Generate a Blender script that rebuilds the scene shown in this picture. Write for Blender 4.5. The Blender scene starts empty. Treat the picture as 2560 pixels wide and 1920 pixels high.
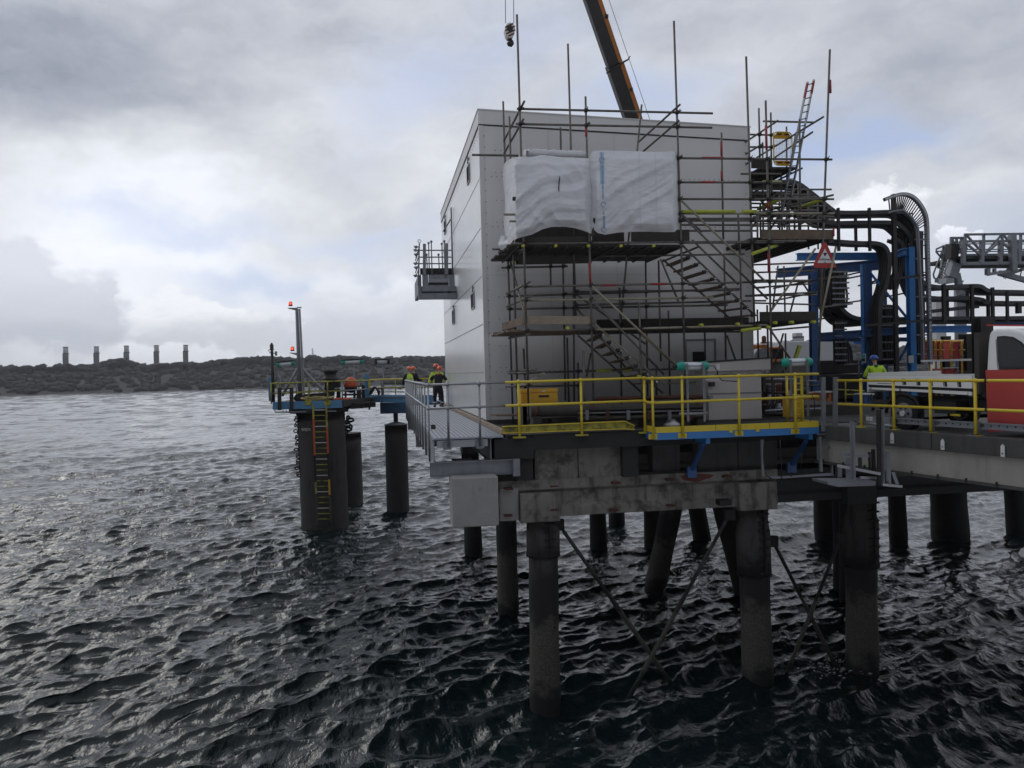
import bpy, bmesh, math, random
import numpy as np
from mathutils import Vector, Matrix, Euler
S = bpy.context.scene
COL = S.collection
rnd = random.Random(7)
# ------------------------------------------------------------------ camera
FPX = 2000.0
YAW, PIT, ROL = math.radians(9.17), math.radians(.80), math.radians(1.4)
H = 7.7                                    # eye height above the water
FW = Vector((math.sin(YAW)*math.cos(PIT), math.cos(YAW)*math.cos(PIT), -math.sin(PIT)))
_r0 = Vector((math.cos(YAW), -math.sin(YAW), 0)); _u0 = _r0.cross(FW)
RT = math.cos(ROL)*_r0 - math.sin(ROL)*_u0
UP = math.cos(ROL)*_u0 + math.sin(ROL)*_r0
CAM = Vector((0, 0, H))
cd = bpy.data.cameras.new('camera'); cam = bpy.data.objects.new('camera', cd); COL.objects.link(cam)
cam.matrix_world = Matrix(((RT.x, UP.x, -FW.x, 0), (RT.y, UP.y, -FW.y, 0), (RT.z, UP.z, -FW.z, H), (0, 0, 0, 1)))
cd.sensor_width = 36; cd.lens = 36*FPX/2560; cd.clip_start = .1; cd.clip_end = 30000
S.camera = cam
# measuring helpers: a point of the survey photograph on a plane of known depth -> metres
def ray(x, y): return FW + (x-1280)/FPX*RT - (y-960)/FPX*UP
def atY(x, y, Y): d = ray(x, y); return CAM + d*(Y/d.y)
def atX(x, y, X): d = ray(x, y); return CAM + d*(X/d.x)
def atZ(x, y, Z): d = ray(x, y); return CAM + d*((Z-H)/d.z)
ZM = {'1': (1000,200,3.6867), '2': (1600,200,3.6867), '3': (1000,600,3.6867), '4': (1500,600,3.6867), '5': (1960,450,3.6867),
      '6': (1960,780,3.6867), '7': (640,720,4.424), '8': (1000,980,3.6867), 's1': (1500,980,3.6867), 's2': (2000,1150,3.95),
      's3': (1200,1300,2.212), 's4': (0,750,3.456), 's5': (1200,0,3.6867), 's8': (700,950,4.1475), 'a': (1240,560,6.9125),
      'c': (2000,560,13.825), 'd': (660,880,6.9125), 'e': (1800,250,4.147), 'g': (2120,900,5.027), 'h': (1000,880,9.217),
      'i': (2320,550,7.9), 'p': (0,0,1)}
def px(z, x, y): a = ZM[z]; return a[0]+x/a[2], a[1]+y/a[2]
def P(z, x, y, Y): u, v = px(z, x, y); return atY(u, v, Y)
# ------------------------------------------------------------------ world
SUN_AZ, SUN_EL = math.radians(-28), math.radians(38)      # azimuth from +Y, clockwise
W = bpy.data.worlds.new('World'); S.world = W; W.use_nodes = True
nt = W.node_tree; nt.nodes.clear()
class NT:
    def __init__(s, nt): s.t = nt
    def n(s, typ, **kw):
        o = s.t.nodes.new(typ)
        for k, v in kw.items(): setattr(o, k, v)
        return o
    def l(s, a, b): s.t.links.new(a, b)
    def val(s, sock, v):
        if isinstance(v, bpy.types.NodeSocket): s.l(v, sock)
        else: sock.default_value = v
    def m(s, op, a, b=0., c=0., clamp=False):
        o = s.n('ShaderNodeMath', operation=op, use_clamp=clamp)
        s.val(o.inputs[0], a); s.val(o.inputs[1], b); s.val(o.inputs[2], c); return o.outputs[0]
    def vm(s, op, a, b=None, out=0):
        o = s.n('ShaderNodeVectorMath', operation=op); s.val(o.inputs[0], a)
        if b is not None: s.val(o.inputs[1], b)
        return o.outputs[out]
    def mix(s, f, a, b, blend='MIX'):
        o = s.n('ShaderNodeMix', data_type='RGBA', blend_type=blend); s.val(o.inputs[0], f); s.val(o.inputs[6], a); s.val(o.inputs[7], b); return o.outputs[2]
    def ramp(s, f, stops, interp='LINEAR'):
        o = s.n('ShaderNodeValToRGB'); o.color_ramp.interpolation = interp
        e = o.color_ramp.elements
        while len(e) < len(stops): e.new(.5)
        for k, (p, c) in enumerate(stops):
            e[k].position = p; e[k].color = c if len(c) == 4 else (*c, 1)
        s.val(o.inputs[0], f); return o.outputs[0]
    def sm(s, v, a, b):
        o = s.n('ShaderNodeMapRange', interpolation_type='SMOOTHSTEP'); s.val(o.inputs[0], v); s.val(o.inputs[1], a); s.val(o.inputs[2], b); return o.outputs[0]
    def noise(s, vec, scale, detail=4, rough=.5, dist=0., out=0):
        o = s.n('ShaderNodeTexNoise'); s.val(o.inputs['Vector'], vec)
        o.inputs['Scale'].default_value = scale; o.inputs['Detail'].default_value = detail
        o.inputs['Roughness'].default_value = rough; o.inputs['Distortion'].default_value = dist
        return o.outputs[out]
    def xyz(s, x, y, z):
        o = s.n('ShaderNodeCombineXYZ'); s.val(o.inputs[0], x); s.val(o.inputs[1], y); s.val(o.inputs[2], z); return o.outputs[0]
w = NT(nt)
tc = w.n('ShaderNodeTexCoord'); D = w.vm('NORMALIZE', tc.outputs['Generated'])
sep = w.n('ShaderNodeSeparateXYZ'); w.l(D, sep.inputs[0]); dx, dy, dz = sep.outputs
az = w.m('ARCTAN2', dx, dy)                       # 0 = +Y, positive to the right
el = w.m('ARCSINE', dz)
elc = w.m('MAXIMUM', el, 0.)
sky = w.n('ShaderNodeTexSky', sky_type='NISHITA'); sky.sun_disc = False
sky.sun_elevation = SUN_EL; sky.sun_rotation = SUN_AZ; sky.altitude = 10; sky.air_density = 1.0; sky.dust_density = 1.5
blue = w.mix(1.0, sky.outputs[0], (.085, .085, .09, 1), 'MULTIPLY')
blue = w.mix(.62, blue, (.58, .67, .88, 1))
def ang(x, y):
    d = ray(x, y).normalized(); return math.atan2(d.x, d.y), math.asin(d.z)
# cloud coordinates: azimuth / stretched elevation, warped by noise
warp = w.noise(w.xyz(az, w.m('MULTIPLY', el, 1.6), 0.), 2.2, 5, .55, out=1)
wv = w.vm('SCALE', w.vm('SUBTRACT', warp, (.5, .5, .5))); wv.node.inputs[3].default_value = .35
base = w.vm('ADD', w.xyz(az, el, 0.), wv)
warp2 = w.noise(w.xyz(az, w.m('MULTIPLY', el, 1.3), 4.), 9., 6, .62, out=1)
wv2 = w.vm('SCALE', w.vm('SUBTRACT', warp2, (.5, .5, .5))); wv2.node.inputs[3].default_value = .11
fine = w.vm('ADD', w.xyz(az, el, 0.), wv2)
def blob(vec, x, y, rx, ry, soft=1.0, inner=0.0):
    """soft elliptical cloud mass centred on the direction of a pixel; radii in pixels"""
    a, e = ang(x, y)
    d = w.vm('SUBTRACT', vec, (a, e, 0)); d = w.vm('MULTIPLY', d, (FPX/rx, FPX/ry, 0))
    L = w.vm('LENGTH', d, out=1)
    return w.m('SUBTRACT', 1., w.sm(L, inner, soft))
def addup(bl):
    o = bl[0][0] if bl[0][1] == 1 else w.m('MULTIPLY', bl[0][0], bl[0][1])
    for b, k in bl[1:]: o = w.m('MULTIPLY_ADD', b, k, o)
    return o
strat = w.noise(w.vm('MULTIPLY', base, (1., 2.4, 1.)), 2.6, 6, .52)
strat2 = w.noise(w.vm('MULTIPLY', fine, (1., 3.2, 1.)), 7., 6, .6)
# cover: 1 cloud, 0 blue hole
hole = addup([(blob(base, 820, 700, 330, 110), .5), (blob(fine, 480, 560, 320, 70), .6), (blob(fine, 620, 705, 300, 55), .6), (blob(fine, 900, 600, 260, 60), .5), (blob(fine, 520, 775, 130, 60), .9), (blob(base, 1090, 180, 330, 200), .45), (blob(base, 1350, 60, 300, 160), .3),
              (blob(base, 2100, 420, 300, 90), .9), (blob(base, 1600, 260, 260, 150), .6), (blob(base, 950, 330, 300, 120), .35),
              (blob(fine, 300, 500, 210, 45), .5), (blob(base, 1150, 560, 250, 60), .3), (blob(base, 2500, 650, 240, 140), .35)])
hole = w.m('MULTIPLY', hole, w.m('MULTIPLY_ADD', strat2, 2.3, 0.), clamp=True)
# brightness of the cloud deck
br = addup([(blob(base, 250, 620, 700, 330), .27), (blob(base, 1200, -60, 1600, 260), -.10), (blob(base, 700, 720, 600, 200), .12), (blob(base, 420, 480, 500, 130), .10), (blob(base, 900, 850, 700, 160), .10),
            (blob(base, 60, 200, 620, 330, .95, .1), -.30), (blob(base, 700, 60, 500, 130), -.09), (blob(base, 1500, 330, 500, 180), -.03), (blob(base, 2380, 200, 620, 330), -.20),
            (blob(base, 1900, 60, 500, 160), -.09), (blob(base, 1350, 450, 600, 300), .02), (blob(base, 2350, 560, 300, 160), .06)])
br = w.m('ADD', br, w.m('MULTIPLY', w.m('SUBTRACT', strat, .5), .50))
br = w.m('ADD', br, w.m('MULTIPLY', w.m('SUBTRACT', strat2, .5), .30))
br = w.m('ADD', br, .72)
# unseen sky behind the viewer, dimmed low down to darken the lower facade
bk = w.sm(w.m('SUBTRACT', 0., dy), -.25, .45)
behind = w.m('ADD', w.m('MULTIPLY', bk, w.m('SUBTRACT', .72, w.m('MULTIPLY', w.sm(dz, .22, .62), .62))), w.m('MULTIPLY', w.sm(dz, .5, 1.), .10))
br = w.m('SUBTRACT', br, behind)
br = w.m('MAXIMUM', w.m('MINIMUM', br, 1.08), .04)
dk = w.m('SUBTRACT', 1., w.sm(br, .25, .8))
ccol = w.mix(dk, (.985, .99, 1.0, 1), (.85, .915, 1.06, 1))
cloud = w.vm('SCALE', ccol); w.l(br, cloud.node.inputs[3])
skyc = w.mix(w.m('MULTIPLY', hole, .9), cloud, blue)
# cumulus heaps low over the horizon: hard upper edges, shaded bellies
def cumulus(col, parts, lit, shade, y0, y1, edge=.12):
    mk = None
    for (x, y, rx, ry) in parts:
        b = blob(fine, x, y, rx, ry, 1.0, 1.0-edge)
        mk = b if mk is None else w.m('MAXIMUM', mk, b)
    _, e0 = ang(parts[0][0], y0); _, e1 = ang(parts[0][0], y1)
    v = w.m('ADD', el, w.m('MULTIPLY', w.m('SUBTRACT', strat2, .5), .07))
    t = w.sm(v, min(e0, e1), max(e0, e1))
    c = w.mix(t, shade, lit)
    return w.mix(mk, col, c)
skyc = cumulus(skyc, [(840, 740, 100, 100), (960, 790, 150, 90), (1000, 740, 60, 80), (800, 830, 200, 60)], (.90, .91, .93, 1), (.70, .71, .74, 1), 820, 700, .55)
skyc = cumulus(skyc, [(430, 790, 110, 65), (380, 760, 60, 45), (560, 790, 75, 50), (500, 830, 190, 45), (620, 810, 60, 40)], (1.0, 1.0, .99, 1), (.70, .71, .73, 1), 850, 770, .25)
skyc = cumulus(skyc, [(60, 760, 190, 120), (20, 660, 95, 80), (170, 800, 130, 110), (230, 760, 45, 60)], (.80, .81, .84, 1), (.60, .62, .66, 1), 860, 650, .3)
skyc = cumulus(skyc, [(2210, 500, 110, 60), (2130, 520, 60, 50), (2170, 570, 160, 60)], (1.0, 1.0, 1.0, 1), (.80, .82, .86, 1), 600, 500, .35)
skyc = cumulus(skyc, [(2400, 578, 32, 16), (2420, 572, 18, 14)], (.98, .98, 1.0, 1), (.8, .82, .86, 1), 600, 560, .5)
# pale haze band at the horizon
hz = w.m('SUBTRACT', 1., w.sm(el, .0, .055))
skyc = w.mix(w.m('MULTIPLY', hz, .75), skyc, (.66, .67, .69, 1))
skyc = w.mix(1., skyc, (.955, .985, 1.045, 1), 'MULTIPLY')
bg = w.n('ShaderNodeBackground'); w.l(skyc, bg.inputs[0]); bg.inputs[1].default_value = 1.0
out = w.n('ShaderNodeOutputWorld'); w.l(bg.outputs[0], out.inputs[0])
# ------------------------------------------------------------------ sun behind thin cloud
sd = bpy.data.lights.new('sun', 'SUN'); sd.energy = .5; sd.angle = math.radians(22); sd.color = (1, .97, .92)
so = bpy.data.objects.new('sun', sd); COL.objects.link(so)
sdir = Vector((math.sin(SUN_AZ)*math.cos(SUN_EL), math.cos(SUN_AZ)*math.cos(SUN_EL), math.sin(SUN_EL)))
so.rotation_euler = sdir.to_track_quat('Z', 'Y').to_euler(); so.location = (0, 0, 60)
S.view_settings.view_transform = 'Standard'; S.view_settings.look = 'None'; S.view_settings.gamma = 1; S.view_settings.exposure = 0
# ------------------------------------------------------------------ mesh builder
class MB:
    def __init__(s): s.v = []; s.f = []; s.sm = []
    def face(s, pts, smooth=False):
        b = len(s.v); s.v += [tuple(p) for p in pts]; s.f.append(tuple(range(b, b+len(pts)))); s.sm.append(smooth)
    def box(s, a, b):
        x0, y0, z0 = (min(a[i], b[i]) for i in range(3)); x1, y1, z1 = (max(a[i], b[i]) for i in range(3))
        n = len(s.v)
        s.v += [(x0,y0,z0),(x1,y0,z0),(x1,y1,z0),(x0,y1,z0),(x0,y0,z1),(x1,y0,z1),(x1,y1,z1),(x0,y1,z1)]
        for q in ((0,3,2,1),(4,5,6,7),(0,1,5,4),(1,2,6,5),(2,3,7,6),(3,0,4,7)): s.f.append(tuple(n+i for i in q)); s.sm.append(False)
        return s
    def frame(s, d, up=None):
        d = Vector(d).normalized(); up = Vector(up) if up is not None else (Vector((0,0,1)) if abs(d.z) < .95 else Vector((0,1,0)))
        a = d.cross(up).normalized(); b = a.cross(d).normalized(); return a, b
    def bar(s, p, q, wd, ht, up=None):
        p, q = Vector(p), Vector(q); a, b = s.frame(q-p, up); a = a*wd/2; b = b*ht/2; n = len(s.v)
        for c in (p, q):
            for k in ((-1,-1),(1,-1),(1,1),(-1,1)): s.v.append(tuple(c+a*k[0]+b*k[1]))
        for k in range(4): s.f.append((n+k, n+(k+1)%4, n+4+(k+1)%4, n+4+k)); s.sm.append(False)
        s.f.append((n+3,n+2,n+1,n)); s.f.append((n+4,n+5,n+6,n+7)); s.sm += [False]*2
        return s
    def ibeam(s, p, q, wd, ht, t=.015, up=None):
        p, q = Vector(p), Vector(q); a, b = s.frame(q-p, up)
        s.bar(p+b*(ht/2-t/2), q+b*(ht/2-t/2), wd, t, up); s.bar(p-b*(ht/2-t/2), q-b*(ht/2-t/2), wd, t, up); s.bar(p, q, t, ht-2*t, up)
        return s
    def tube(s, p, q, r, n=10, r2=None, cap=True):
        p, q = Vector(p), Vector(q); a, b = s.frame(q-p); r2 = r if r2 is None else r2; m = len(s.v)
        for c, rr in ((p, r), (q, r2)):
            for k in range(n):
                t = 2*math.pi*k/n; s.v.append(tuple(c+a*rr*math.cos(t)+b*rr*math.sin(t)))
        for k in range(n): s.f.append((m+k, m+n+k, m+n+(k+1)%n, m+(k+1)%n)); s.sm.append(True)
        if cap: s.f.append(tuple(m+k for k in range(n))); s.f.append(tuple(m+n+n-1-k for k in range(n))); s.sm += [False]*2
        return s
    def path(s, pts, r, n=8, cap=True):
        pts = [Vector(p) for p in pts]; m = len(s.v); a = None
        for i, p in enumerate(pts):
            d = (pts[min(i+1, len(pts)-1)]-pts[max(i-1, 0)]).normalized()
            if a is None: a, b = s.frame(d)
            else:
                a = (a-d*a.dot(d)).normalized(); b = d.cross(a)
            rr = r[i] if isinstance(r, (list, tuple)) else r
            for k in range(n):
                t = 2*math.pi*k/n; s.v.append(tuple(p+a*rr*math.cos(t)+b*rr*math.sin(t)))
        for i in range(len(pts)-1):
            for k in range(n):
                s.f.append((m+i*n+k, m+i*n+(k+1)%n, m+(i+1)*n+(k+1)%n, m+(i+1)*n+k)); s.sm.append(True)
        if cap:
            s.f.append(tuple(m+n-1-k for k in range(n))); s.f.append(tuple(m+(len(pts)-1)*n+k for k in range(n))); s.sm += [False]*2
        return s
    def prism(s, poly, vec, smooth=False):
        poly = [Vector(p) for p in poly]; vec = Vector(vec); n = len(poly); m = len(s.v)
        s.v += [tuple(p) for p in poly] + [tuple(p+vec) for p in poly]
        s.f.append(tuple(m+n-1-k for k in range(n))); s.f.append(tuple(m+n+k for k in range(n))); s.sm += [False]*2
        for k in range(n): s.f.append((m+k, m+(k+1)%n, m+n+(k+1)%n, m+n+k)); s.sm.append(smooth)
        return s
    def sphere(s, c, r, nu=14, nv=9, sc=(1,1,1), z0=-1.0, z1=1.0):
        c = Vector(c); m = len(s.v); a0 = math.asin(z0); a1 = math.asin(z1)
        for j in range(nv+1):
            t = a0+(a1-a0)*j/nv
            for i in range(nu):
                u = 2*math.pi*i/nu; s.v.append((c.x+r*sc[0]*math.cos(t)*math.cos(u), c.y+r*sc[1]*math.cos(t)*math.sin(u), c.z+r*sc[2]*math.sin(t)))
        for j in range(nv):
            for i in range(nu): s.f.append((m+j*nu+i, m+j*nu+(i+1)%nu, m+(j+1)*nu+(i+1)%nu, m+(j+1)*nu+i)); s.sm.append(True)
        s.f.append(tuple(m+nu-1-i for i in range(nu))); s.f.append(tuple(m+nv*nu+i for i in range(nu))); s.sm += [True]*2
        return s
    def lathe(s, c, prof, n=20, ax=(0,0,1)):
        c = Vector(c); ax = Vector(ax).normalized(); a, b = s.frame(ax); m = len(s.v)
        for (r, h) in prof:
            for k in range(n):
                t = 2*math.pi*k/n; s.v.append(tuple(c+ax*h+a*r*math.cos(t)+b*r*math.sin(t)))
        for i in range(len(prof)-1):
            for k in range(n): s.f.append((m+i*n+k, m+(i+1)*n+k, m+(i+1)*n+(k+1)%n, m+i*n+(k+1)%n)); s.sm.append(True)
        s.f.append(tuple(m+k for k in range(n))); s.f.append(tuple(m+(len(prof)-1)*n+n-1-k for k in range(n))); s.sm += [False]*2
        return s
    def grid(s, pts, smooth=True):
        m = len(s.v); R = len(pts); C = len(pts[0])
        for row in pts: s.v += [tuple(p) for p in row]
        for i in range(R-1):
            for j in range(C-1): s.f.append((m+i*C+j, m+i*C+j+1, m+(i+1)*C+j+1, m+(i+1)*C+j)); s.sm.append(smooth)
        return s
    def build(s, name, mat, parent=None, bevel=0):
        me = bpy.data.meshes.new(name)
        o = Vector((0,0,0))
        p = parent
        if p is not None: o = p['_o'] if '_o' in p else (0,0,0); o = Vector(o)
        me.from_pydata([(v[0]-o.x, v[1]-o.y, v[2]-o.z) for v in s.v], [], s.f)
        me.polygons.foreach_set('use_smooth', s.sm)
        bm = bmesh.new(); bm.from_mesh(me); bmesh.ops.recalc_face_normals(bm, faces=bm.faces); bm.to_mesh(me); bm.free()
        if mat is not None: me.materials.append(mat)
        ob = bpy.data.objects.new(name, me); COL.objects.link(ob)
        if parent is not None: ob.parent = parent; ob['_o'] = tuple(o)
        if bevel:
            md = ob.modifiers.new('bevel', 'BEVEL'); md.width = bevel; md.segments = 2; md.limit_method = 'ANGLE'
        return ob
def tag(o, label=None, cat=None, group=None, kind=None):
    if label: o['label'] = label
    if cat: o['category'] = cat
    if group: o['group'] = group
    if kind: o['kind'] = kind
    return o
def thing(name, label, cat, loc, group=None):
    o = bpy.data.objects.new(name, None); COL.objects.link(o); o.location = loc; o.empty_display_size = .2
    o['_o'] = tuple(loc); return tag(o, label, cat, group)
def copy_tree(o, parent=None):
    c = o.copy(); COL.objects.link(c)
    if parent is not None: c.parent = parent
    for ch in list(o.children): copy_tree(ch, c)
    return c
def dup(o, delta, label, group=None):
    c = copy_tree(o); c.location = Vector(o.location)+Vector(delta); c['label'] = label
    if group: c['group'] = group
    return c
# ------------------------------------------------------------------ materials
MT = {}
def mat(name, col, rough=.6, metal=0., var=.12, scale=3., bump=0., bscale=40., streak=0., streakcol=None, spec=.5, dirt=0., dirtcol=(.03,.025,.02), coat=0.):
    if name in MT: return MT[name]
    m = bpy.data.materials.new(name); m.use_nodes = True; t = m.node_tree; t.nodes.clear(); q = NT(t)
    b = q.n('ShaderNodeBsdfPrincipled'); o = q.n('ShaderNodeOutputMaterial'); q.l(b.outputs[0], o.inputs[0])
    geo = q.n('ShaderNodeNewGeometry'); pos = geo.outputs['Position']
    n1 = q.noise(pos, scale, 5, .6)
    f = q.m('MULTIPLY_ADD', q.m('SUBTRACT', n1, .5), 2*var*1.6, 1.)
    c = q.vm('SCALE', (*col[:3],)); q.l(f, c.node.inputs[3])
    if dirt:
        n2 = q.noise(pos, scale*.7+1.3, 6, .65)
        dm = q.m('MULTIPLY', q.sm(n2, .62-.3*dirt, .78-.2*dirt), min(1, dirt*1.4)); c = q.mix(dm, c, (*dirtcol, 1))
    if streak:
        sv = q.vm('MULTIPLY', pos, (1., 1., .12)); n3 = q.noise(sv, 4.5, 5, .6)
        dm = q.m('MULTIPLY', q.sm(n3, .5, .72), streak); c = q.mix(dm, c, (*(streakcol or (.03,.028,.025)), 1))
    q.l(c, b.inputs['Base Color'])
    b.inputs['Metallic'].default_value = metal; b.inputs['Specular IOR Level'].default_value = spec
    r = q.m('MULTIPLY_ADD', q.m('SUBTRACT', n1, .5), .3, rough, clamp=True); q.l(r, b.inputs['Roughness'])
    if coat: b.inputs['Coat Weight'].default_value = coat
    if bump:
        nb = q.noise(pos, bscale, 4, .6); bu = q.n('ShaderNodeBump'); bu.inputs['Strength'].default_value = bump; bu.inputs['Distance'].default_value = .02
        q.l(nb, bu.inputs['Height']); q.l(bu.outputs[0], b.inputs['Normal'])
    MT[name] = m; return m
def emis(name, col, st):
    m = bpy.data.materials.new(name); m.use_nodes = True; b = m.node_tree.nodes['Principled BSDF']
    b.inputs['Base Color'].default_value = (*col, 1); b.inputs['Emission Color'].default_value = (*col, 1); b.inputs['Emission Strength'].default_value = st; return m
M = dict(
 conc=mat('concrete', (.20,.19,.165), .9, var=.32, scale=1.6, bump=.6, bscale=22, streak=.75, dirt=.55),
 conc_new=mat('pale_concrete', (.31,.30,.285), .9, var=.14, scale=2.5, bump=.35, bscale=30, streak=.2, dirt=.15),
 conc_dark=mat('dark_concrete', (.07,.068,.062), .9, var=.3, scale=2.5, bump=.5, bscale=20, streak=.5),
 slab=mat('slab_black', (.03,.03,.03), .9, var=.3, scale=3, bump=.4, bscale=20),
 pile=mat('pile_steel_plain', (.06,.055,.048), .85, var=.4, scale=2.0, bump=.4, bscale=18, streak=.5, dirt=.3),
 pile_dark=mat('pile_dark', (.025,.023,.02), .8, var=.35, scale=2.5, bump=.4, bscale=18, streak=.4, streakcol=(.01,.01,.01)),
 galv=mat('galvanised', (.32,.33,.345), .42, .75, var=.2, scale=6),
 galvd=mat('galvanised_dull', (.24,.25,.27), .6, .5, var=.2, scale=5, streak=.2),
 scaf=mat('scaffold_steel', (.15,.135,.12), .6, .5, var=.5, scale=5, streak=.25),
 scafl=mat('scaffold_pale', (.30,.27,.20), .65, .3, var=.35, scale=5),
 red=mat('red_paint', (.30,.025,.03), .55, var=.25, scale=6),
 lime=mat('lime_sleeve', (.42,.46,.05), .55, var=.15, scale=6),
 yel=mat('yellow_paint', (.66,.50,.035), .42, var=.12, scale=5, dirt=.12, dirtcol=(.25,.17,.03)),
 yeld=mat('yellow_worn', (.40,.36,.05), .7, var=.3, scale=5, dirt=.6, dirtcol=(.05,.05,.03)),
 yelbox=mat('yellow_box', (.62,.33,.02), .45, var=.1, scale=5, dirt=.08),
 blue=mat('blue_paint', (.045,.20,.50), .45, var=.15, scale=4, dirt=.12),
 blued=mat('blue_dark', (.03,.09,.24), .5, var=.25, scale=4, dirt=.2),
 dblue=mat('dolphin_blue', (.10,.26,.44), .6, var=.2, scale=4, dirt=.25, dirtcol=(.06,.07,.09)),
 board=mat('timber_board', (.17,.125,.09), .85, var=.4, scale=5, bump=.4, bscale=30, dirt=.3),
 boardl=mat('timber_pale', (.30,.235,.18), .85, var=.3, scale=4, bump=.3, bscale=30),
 boardd=mat('timber_dark', (.055,.048,.042), .9, var=.4, scale=4, bump=.3),
 black=mat('black_rubber', (.012,.012,.013), .7, var=.3, scale=6),
 dark=mat('dark_steel', (.045,.042,.04), .6, .4, var=.4, scale=4),
 cable=mat('cable_black', (.022,.021,.02), .5, var=.3, scale=8),
 cream=mat('cream_cabinet', (.50,.47,.45), .55, var=.05, scale=2, streak=.06),
 white=mat('white_paint', (.74,.75,.75), .35, var=.05, scale=3, coat=.3),
 whited=mat('white_dirty', (.62,.62,.60), .55, var=.1, scale=4, dirt=.2, dirtcol=(.2,.19,.17)),
 redp=mat('red_panel', (.42,.045,.04), .6, var=.08, scale=3),
 teal=mat('teal_plastic', (.01,.30,.22), .4, var=.08, scale=5),
 lampw=mat('lamp_tube_cover', (.62,.66,.70), .25, var=.05, scale=4),
 orange=mat('crane_orange', (.46,.15,.02), .45, var=.15, scale=4, dirt=.15),
 orangeb=mat('buoy_orange', (.52,.085,.03), .55, var=.2, scale=4, dirt=.2),
 helmet=mat('helmet_red', (.80,.12,.05), .3, var=.03), helmetb=mat('helmet_blue', (.04,.10,.45), .3, var=.03),
 hiviz=mat('hiviz_yellow', (.52,.78,.03), .7, var=.12, scale=12, bump=.3, bscale=14), hivizg=mat('green_cloth', (.01,.14,.07), .8, var=.15, scale=12),
 navy=mat('navy_cloth', (.012,.013,.018), .85, var=.3, scale=10, bump=.3, bscale=14), skin=mat('skin', (.45,.27,.2), .5, var=.05),
 reflect=mat('reflective_tape', (.6,.62,.62), .35, var=.05), boot=mat('boot_black', (.015,.013,.012), .6),
 glass=mat('dark_glass', (.010,.012,.013), .08, var=.05, spec=.35),
 chim=mat('chimney_concrete', (.50,.50,.50), .8, var=.12, scale=.05, streak=0),
 rust=mat('rusty_red', (.10,.035,.022), .8, var=.35, scale=5, dirt=.3),
 rope=mat('rope', (.40,.32,.14), .9, var=.3, scale=12),
)
def pile_mat(name, base, lo):
    """weathered pile: dark band above a paler, barnacled tidal zone and a black wet foot"""
    m = bpy.data.materials.new(name); m.use_nodes = True; t = m.node_tree; t.nodes.clear(); q = NT(t)
    b = q.n('ShaderNodeBsdfPrincipled'); o = q.n('ShaderNodeOutputMaterial'); q.l(b.outputs[0], o.inputs[0]); pos = q.n('ShaderNodeNewGeometry').outputs['Position']
    s = q.n('ShaderNodeSeparateXYZ'); q.l(pos, s.inputs[0]); n = q.noise(pos, 2.6, 6, .65); z = q.m('MULTIPLY_ADD', q.m('SUBTRACT', n, .5), 1.5, s.outputs[2])
    sv = q.vm('MULTIPLY', pos, (1., 1., .15)); n3 = q.noise(sv, 5., 5, .6); nf = q.noise(pos, 26, 5, .7)
    c = q.mix(q.sm(n3, .45, .7), (*base, 1), tuple(x*.35 for x in base)+(1,)); c = q.mix(q.m('MULTIPLY', q.sm(nf, .5, .75), .35), c, tuple(x*2.2 for x in base)+(1,))
    c = q.mix(q.m('SUBTRACT', 1., q.sm(z, 2.7, 3.3)), c, (.016,.015,.014,1))
    tid = q.mix(q.sm(nf, .4, .68), tuple(x*.45 for x in lo)+(1,), (*lo, 1)); c = q.mix(q.m('SUBTRACT', 1., q.sm(z, 1.7, 2.1)), c, tid)
    c = q.mix(q.m('SUBTRACT', 1., q.sm(z, .15, .55)), c, (.012,.013,.011,1)); q.l(c, b.inputs['Base Color'])
    b.inputs['Roughness'].default_value = .8; bu = q.n('ShaderNodeBump'); bu.inputs['Strength'].default_value = .8; bu.inputs['Distance'].default_value = .03; q.l(q.m('MULTIPLY_ADD', n, .6, nf), bu.inputs['Height']); q.l(bu.outputs[0], b.inputs['Normal']); return m
M['pile'] = pile_mat('pile_steel', (.055,.052,.046), (.115,.11,.085)); M['pile_dark'] = pile_mat('pile_dark_steel', (.022,.021,.019), (.035,.034,.028))
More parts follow.
